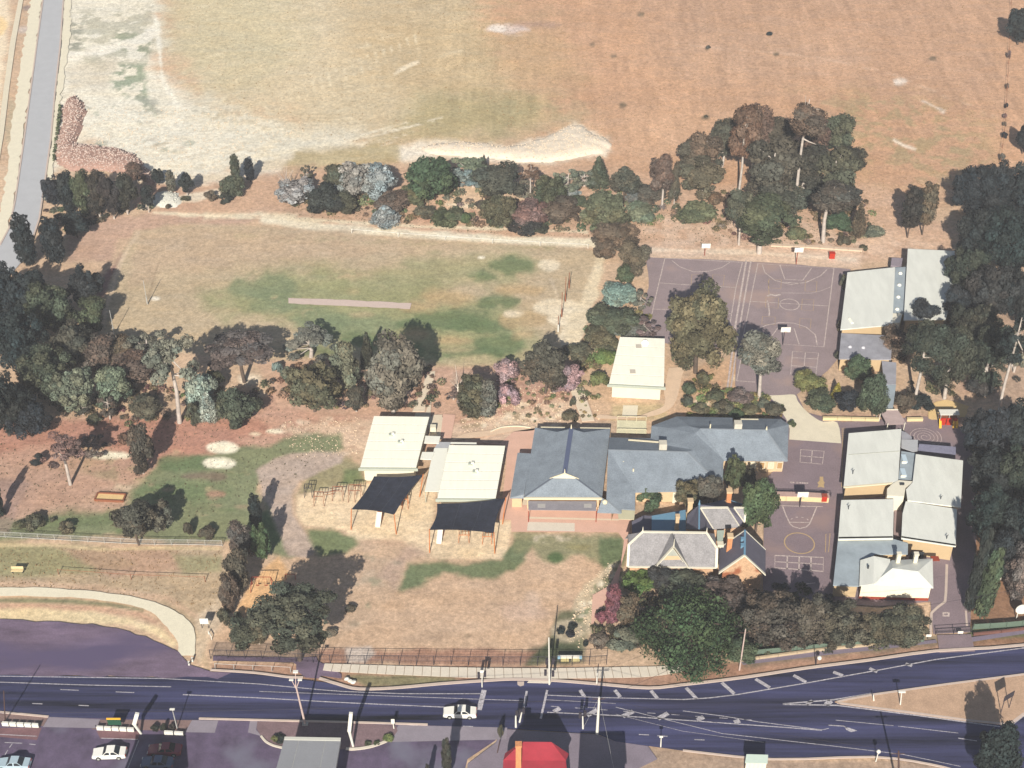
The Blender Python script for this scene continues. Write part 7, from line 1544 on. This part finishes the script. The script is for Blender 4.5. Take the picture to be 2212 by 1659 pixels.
# cars
def car(x, y, rz, c, label, L_=4.75, gl=(.02,.025,.03)):
    g0 = P('V', x, y); t = thing('car', g0, label, 'car', 'cars on the road and in the car park', rz); CM = mat('car paint %.2f %.2f %.2f' % c, c, rough=.25, var=.01, spec=.6); GL = mat('car glass', gl, rough=.08, var=.01, spec=.6); TY = mat('tyre', (.02,.02,.02), var=.05)
    W = .88; st = [(-.50,.30,.52,.80),(-.485,.22,.66,.90),(-.30,.20,.80,.97),(-.17,.20,.86,1),(.26,.20,.90,1),(.34,.20,.90,.98),(.485,.24,.82,.93),(.50,.34,.62,.86)]; mb = MB(); vs = []
    for f, zb, zt, w_ in st:
        x_ = f*L_; hw = W*w_; vs += [Vector((x_,-hw,zb)), Vector((x_,-hw,zt-.22)), Vector((x_,-hw*.90,zt)), Vector((x_,hw*.90,zt)), Vector((x_,hw,zt-.22)), Vector((x_,hw,zb))]
    n_ = len(st); fs = [(i*6+k, i*6+(k+1) % 6, (i+1)*6+(k+1) % 6, (i+1)*6+k) for i in range(n_-1) for k in range(6)] + [(5,4,3,2,1,0), tuple((n_-1)*6+k for k in range(6))]
    def put(nm, vs, fs, m, sm=False): o = mesh(nm, vs, fs, m, t, smooth=sm, world=False); return o
    put('body', vs, fs, CM)
    ca = [(-.185*L_,.80,.86),(-.07*L_,.62,1.36),(.17*L_,.62,1.38),(.315*L_,.78,.88)]; cv = []
    for x_, hw, z_ in ca: cv += [Vector((x_,-hw,z_)), Vector((x_,hw,z_))]
    put('cabin', cv, [(0,1,3,2),(4,5,7,6),(2,3,5,4),(0,2,4,6),(1,7,5,3)], CM)
    def quad(nm, a, b, c_, d, m, k=.86):
        q_ = [Vector(v) for v in (a, b, c_, d)]; ce = sum(q_, Vector())/4; nrm = (q_[1]-q_[0]).cross(q_[2]-q_[0]).normalized()
        if nrm.z < 0: nrm = -nrm
        q_ = [ce+(v-ce)*k+nrm*.025 for v in q_]; put(nm, q_+[v-nrm*.02 for v in q_], [(0,1,2,3),(7,6,5,4),(0,4,5,1),(1,5,6,2),(2,6,7,3),(3,7,4,0)], m)
    quad('windscreen', cv[0], cv[1], cv[3], cv[2], GL, .94); quad('rear_window', cv[4], cv[5], cv[7], cv[6], GL, .94)
    for s in (0, 1):
        a, b, c_, d = cv[0+s], cv[2+s], cv[4+s], cv[6+s]; am, bm_ = a.lerp(d, .47), b.lerp(c_, .5)
        quad('side_window', a, b, bm_, am, GL, .78); quad('side_window', am, bm_, c_, d, GL, .78)
    wm0 = MB().tube((0,-.11,0), (0,.11,0), .33, n=14); w_me = None
    for fx in (-.31, .30):
        for s in (-1, 1):
            o = MB().tube((fx*L_, s*.86-.1, .32), (fx*L_, s*.86+.1, .32), .33, n=14); ow = put('wheel', o.v, o.f, TY); o2 = MB().tube((fx*L_, s*.86-.115, .32), (fx*L_, s*.86+.115, .32), .19, n=10); mesh('rim', o2.v, o2.f, GALV, ow, world=False)
    for s in (-.6, .6): o = MB().box((-.497*L_, s, .55), (.08,.34,.16)); put('headlight', o.v, o.f, WHITEP); o = MB().box((.497*L_, s, .62), (.08,.34,.16)); put('tail_light', o.v, o.f, PR)
    o = MB().box((-.50*L_,0,.36), (.12,1.6,.18)); put('bumper', o.v, o.f, GALV if c[0] > .6 else CM); o = MB().box((.50*L_,0,.38), (.12,1.6,.18)); put('bumper', o.v, o.f, GALV if c[0] > .6 else CM)
car(994, 1543, math.radians(-1.5), (.78,.77,.70), 'white sedan driving along the road by the broad stop line', 4.7)
car(238, 1631, math.radians(2), (.78,.77,.72), 'white sedan parked alone in the middle of the car park', 4.6)
car(31, 1654, math.radians(-1), (.36,.46,.52), 'pale blue sedan cut by the bottom left of the frame', 4.6)
car(357, 1624, math.radians(0), (.22,.05,.07), 'maroon sedan in shade, upper of the pair in the dark bay', 4.6)
car(341, 1652, math.radians(-2), (.10,.13,.20), 'dark blue sedan with a bright side, lower of the pair in the dark bay', 4.4)
# the L-shaped rubble mound
def mound(name, label, fr, pts, h, m, stone_m, ns, seed, cat='rubble heap', soft=.25):
    pg = PP(fr, pts); xs = [p.x for p in pg]; ys = [p.y for p in pg]; st = .6; gx_ = np.arange(min(xs), max(xs)+st, st); gy_ = np.arange(min(ys), max(ys)+st, st); XX, YY = np.meshgrid(gx_, gy_); XX = XX.ravel(); YY = YY.ravel()
    d = -sdist(XX, YY, [(p.x, p.y) for p in pg]); nz_ = vnoise(XX+500, YY+500, 3.0, seed); nz2 = vnoise(XX+500, YY+500, 1.0, seed+1)
    zz = np.clip(d+nz_*1.6, -.6, None); zz = h*(1-np.exp(-np.clip(zz, 0, None)*.9))+nz2*.45*h*(zz > 0)-(zz <= 0)*.4
    nxx, nyy = len(gx_), len(gy_); keep = d > -1.2; fs = []
    for j in range(nyy-1):
        for i in range(nxx-1):
            q_ = (j*nxx+i, j*nxx+i+1, (j+1)*nxx+i+1, (j+1)*nxx+i)
            if keep[q_[0]] and keep[q_[2]]: fs.append(q_)
    c = sum(pg, Vector())/len(pg); t = thing(name, (c.x, c.y, 0), label, cat)
    used = sorted({v for f in fs for v in f}); ix = {v: k for k, v in enumerate(used)}
    mesh('earth', [(XX[v], YY[v], max(-.3, zz[v])) for v in used], [tuple(ix[v] for v in f) for f in fs], m, t, smooth=True)
    r = random.Random(seed); inside = [k for k in used if d[k] > .2]; mb = MB()
    for i in range(ns):
        v = r.choice(inside); s = r.uniform(.12, .30); b0 = len(mb.v); mb.box((XX[v]+r.uniform(-.3,.3), YY[v]+r.uniform(-.3,.3), zz[v]+s*.15), (s, s*r.uniform(.6,1), s*r.uniform(.5,.8)), r.uniform(0,3), r.uniform(-.5,.5))
    mb.build('rubble', stone_m, t, kind='stuff'); return t
RB = mat('red brown rubble soil', alb((176,142,128)), var=.3, scale=1.2, fine=.2, bump=.08); RBS = mat('pinkish stones', alb((216,196,184)), var=.25, scale=3)
mound('rubble_mound', 'L-shaped red-brown mound of rubble beside the side road', 'T00', [(430,640),(490,620),(545,670),(555,720),(535,800),(500,890),(490,930),(620,950),(760,965),(870,1005),(915,1050),(960,1110),(1010,1180),(960,1215),(880,1120),(700,1110),(480,1100),(380,1065),(355,1000),(370,890),(400,800),(405,700)], 1.2, RB, RBS, 1500, 5)
t = thing('hedge_strip', P('T00', 370, 850), 'thin green hedge strip between the rubble mound and the side road', 'hedge'); r = random.Random(3)
hm_ = MB()
for i in range(420):
    k = r.random(); p = P('T00', 395-45*k+r.uniform(-9,9), 690+360*k); p += Vector((0,0,r.uniform(0,.8))); s = r.uniform(.15,.35); a = Vector((r.gauss(0,1), r.gauss(0,1), r.gauss(0,1))).normalized()*s; b = a.cross(Vector((r.gauss(0,1), r.gauss(0,1), 1))).normalized()*s; hm_.add([p-a, p-b, p+a, p+b], [(0,1,2,3)])
hm_.build('foliage', mat('hedge leaves', (.09,.11,.06), var=.3, scale=2), t, kind='stuff')
mound('clay_heap', 'long pale clay heap with scalloped lobes above the tree row', 'T10', [(480,960),(620,930),(760,925),(900,925),(1070,950),(1180,940),(1300,900),(1400,860),(1480,815),(1560,810),(1620,860),(1700,890),(1745,940),(1700,990),(1580,1010),(1400,1040),(1180,1050),(1000,1020),(760,1010),(600,1000)], .9, mat('pale clay', alb((236,222,202)), var=.08, scale=.8, fine=.08, bump=.08), mat('pale clods', alb((228,210,186)), var=.15, scale=3), 700, 9, 'earth heap')
mound('rock_patch', 'white rock patch with dark stones at the upper left of the oval', 'T00', [(1010,1250),(1080,1235),(1160,1245),(1180,1290),(1150,1330),(1090,1345),(1010,1335),(990,1290)], .6, mat('white rock', alb((226,224,212)), var=.12, scale=1), mat('white stones', alb((214,214,204)), var=.2, scale=3), 90, 12, 'rock heap')
for x, y, s, l in ((600,268,1,'orange rubble pile at the corner of the garden slope seat'),): pass
c = P('V', 240, 1073); t = thing('sandbox', c, 'yellow sandbox with a timber edge on the garden slope', 'sandbox'); q_ = PP('V', [(212,1066),(272,1069),(266,1084),(205,1081)])
prism('sand', q_, -.1, .1, MATS['sandpit sand'], t)
for i in range(4): strip('timber_edge', [q_[i], q_[(i+1) % 4]], .25, -.1, BRN, t, h=.4)
# loose stones and tufts over the soil, joined as stuff
r = random.Random(11)
def scatter(name, fr, poly, n_, smin, smax, m, seed):
    r = random.Random(seed); pg = PP(fr, poly); xs = [p.x for p in pg]; ys = [p.y for p in pg]; mb = []; k = 0; px = np.array([r.uniform(min(xs), max(xs)) for _ in range(n_)]); py = np.array([r.uniform(min(ys), max(ys)) for _ in range(n_)])
    d = sdist(px, py, [(p.x, p.y) for p in pg]); V_, F_ = [], []
    for x, y, dd in zip(px, py, d):
        if dd > 0: continue
        s = r.uniform(smin, smax)*(1 if r.random() > .1 else 1.7); a = r.uniform(0, 6.28); ca_, sa_ = math.cos(a)*s/2, math.sin(a)*s/2; o = len(V_)
        V_ += [(x-ca_, y-sa_, -.12), (x+sa_, y-ca_, -.12), (x+ca_, y+sa_, -.12), (x-sa_, y+ca_, -.12), (x+r.uniform(-.2,.2)*s, y+r.uniform(-.2,.2)*s, s*.3)]; F_ += [(o,o+1,o+4),(o+1,o+2,o+4),(o+2,o+3,o+4),(o+3,o,o+4)]
    o = mesh(name, V_, F_, m, kind='stuff'); return o
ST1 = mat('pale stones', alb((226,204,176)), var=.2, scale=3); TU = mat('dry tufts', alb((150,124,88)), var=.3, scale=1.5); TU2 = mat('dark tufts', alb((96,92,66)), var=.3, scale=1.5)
tag(scatter('loose_rocks', 'V', [(990,860),(1140,830),(1280,850),(1300,905),(1200,918),(1150,925),(1000,935)], 1300, .08, .26, ST1, 1), 'pale loose rocks on the embankment behind the hall', 'rocks')
tag(scatter('loose_rocks', 'V', [(600,910),(780,900),(770,980),(640,990)], 350, .08, .24, ST1, 2), 'pale loose rocks left of the portable classroom', 'rocks')
tag(scatter('loose_rocks', 'V', [(1250,1280),(1310,1215),(1345,1225),(1300,1285),(1278,1345),(1250,1400),(1225,1380)], 600, .1, .3, ST1, 3), 'pale rockery stones beside the pink path', 'rocks')
tag(scatter('loose_rocks', 'V', [(170,230),(420,220),(700,270),(560,350),(330,395),(200,300)], 1500, .08, .28, ST1, 4), 'pale loose rocks over the graded clay', 'rocks')
tag(scatter('grass_tufts', 'V', [(900,-40),(2160,-40),(2160,420),(1900,500),(1350,360),(1100,280)], 16000, .06, .22, TU, 5), 'dry grass tufts over the upper paddock', 'grass')
tag(scatter('grass_tufts', 'V', [(380,-40),(1050,-40),(1180,250),(800,320),(480,240)], 4000, .06, .22, TU, 6), 'dry grass tufts over the graded slope', 'grass')
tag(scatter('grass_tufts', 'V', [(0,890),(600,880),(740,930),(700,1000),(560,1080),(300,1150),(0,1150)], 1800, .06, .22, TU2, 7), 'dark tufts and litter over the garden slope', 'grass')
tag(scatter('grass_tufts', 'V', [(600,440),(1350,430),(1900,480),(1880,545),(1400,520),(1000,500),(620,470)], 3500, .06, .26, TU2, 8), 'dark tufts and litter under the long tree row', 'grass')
tag(scatter('grass_tufts', 'V', [(0,1180),(480,1190),(470,1330),(330,1290),(0,1280)], 1200, .06, .2, TU, 9), 'dry tufts over the bank by the pale path', 'grass')

# summer haze in the air
hz = MB(); hz.box((0, 600, 110), (1400, 1800, 224)); hm = bpy.data.materials.new('haze'); hm.use_nodes = True; nn = hm.node_tree.nodes; nn.remove(nn['Principled BSDF'])
pv = nn.new('ShaderNodeVolumePrincipled'); pv.inputs['Density'].default_value = .00028; pv.inputs['Color'].default_value = (.92,.94,1,1); pv.inputs['Anisotropy'].default_value = 0
hm.node_tree.links.new(pv.outputs[0], nn['Material Output'].inputs['Volume']); hz.build('haze', hm)['kind'] = 'stuff'
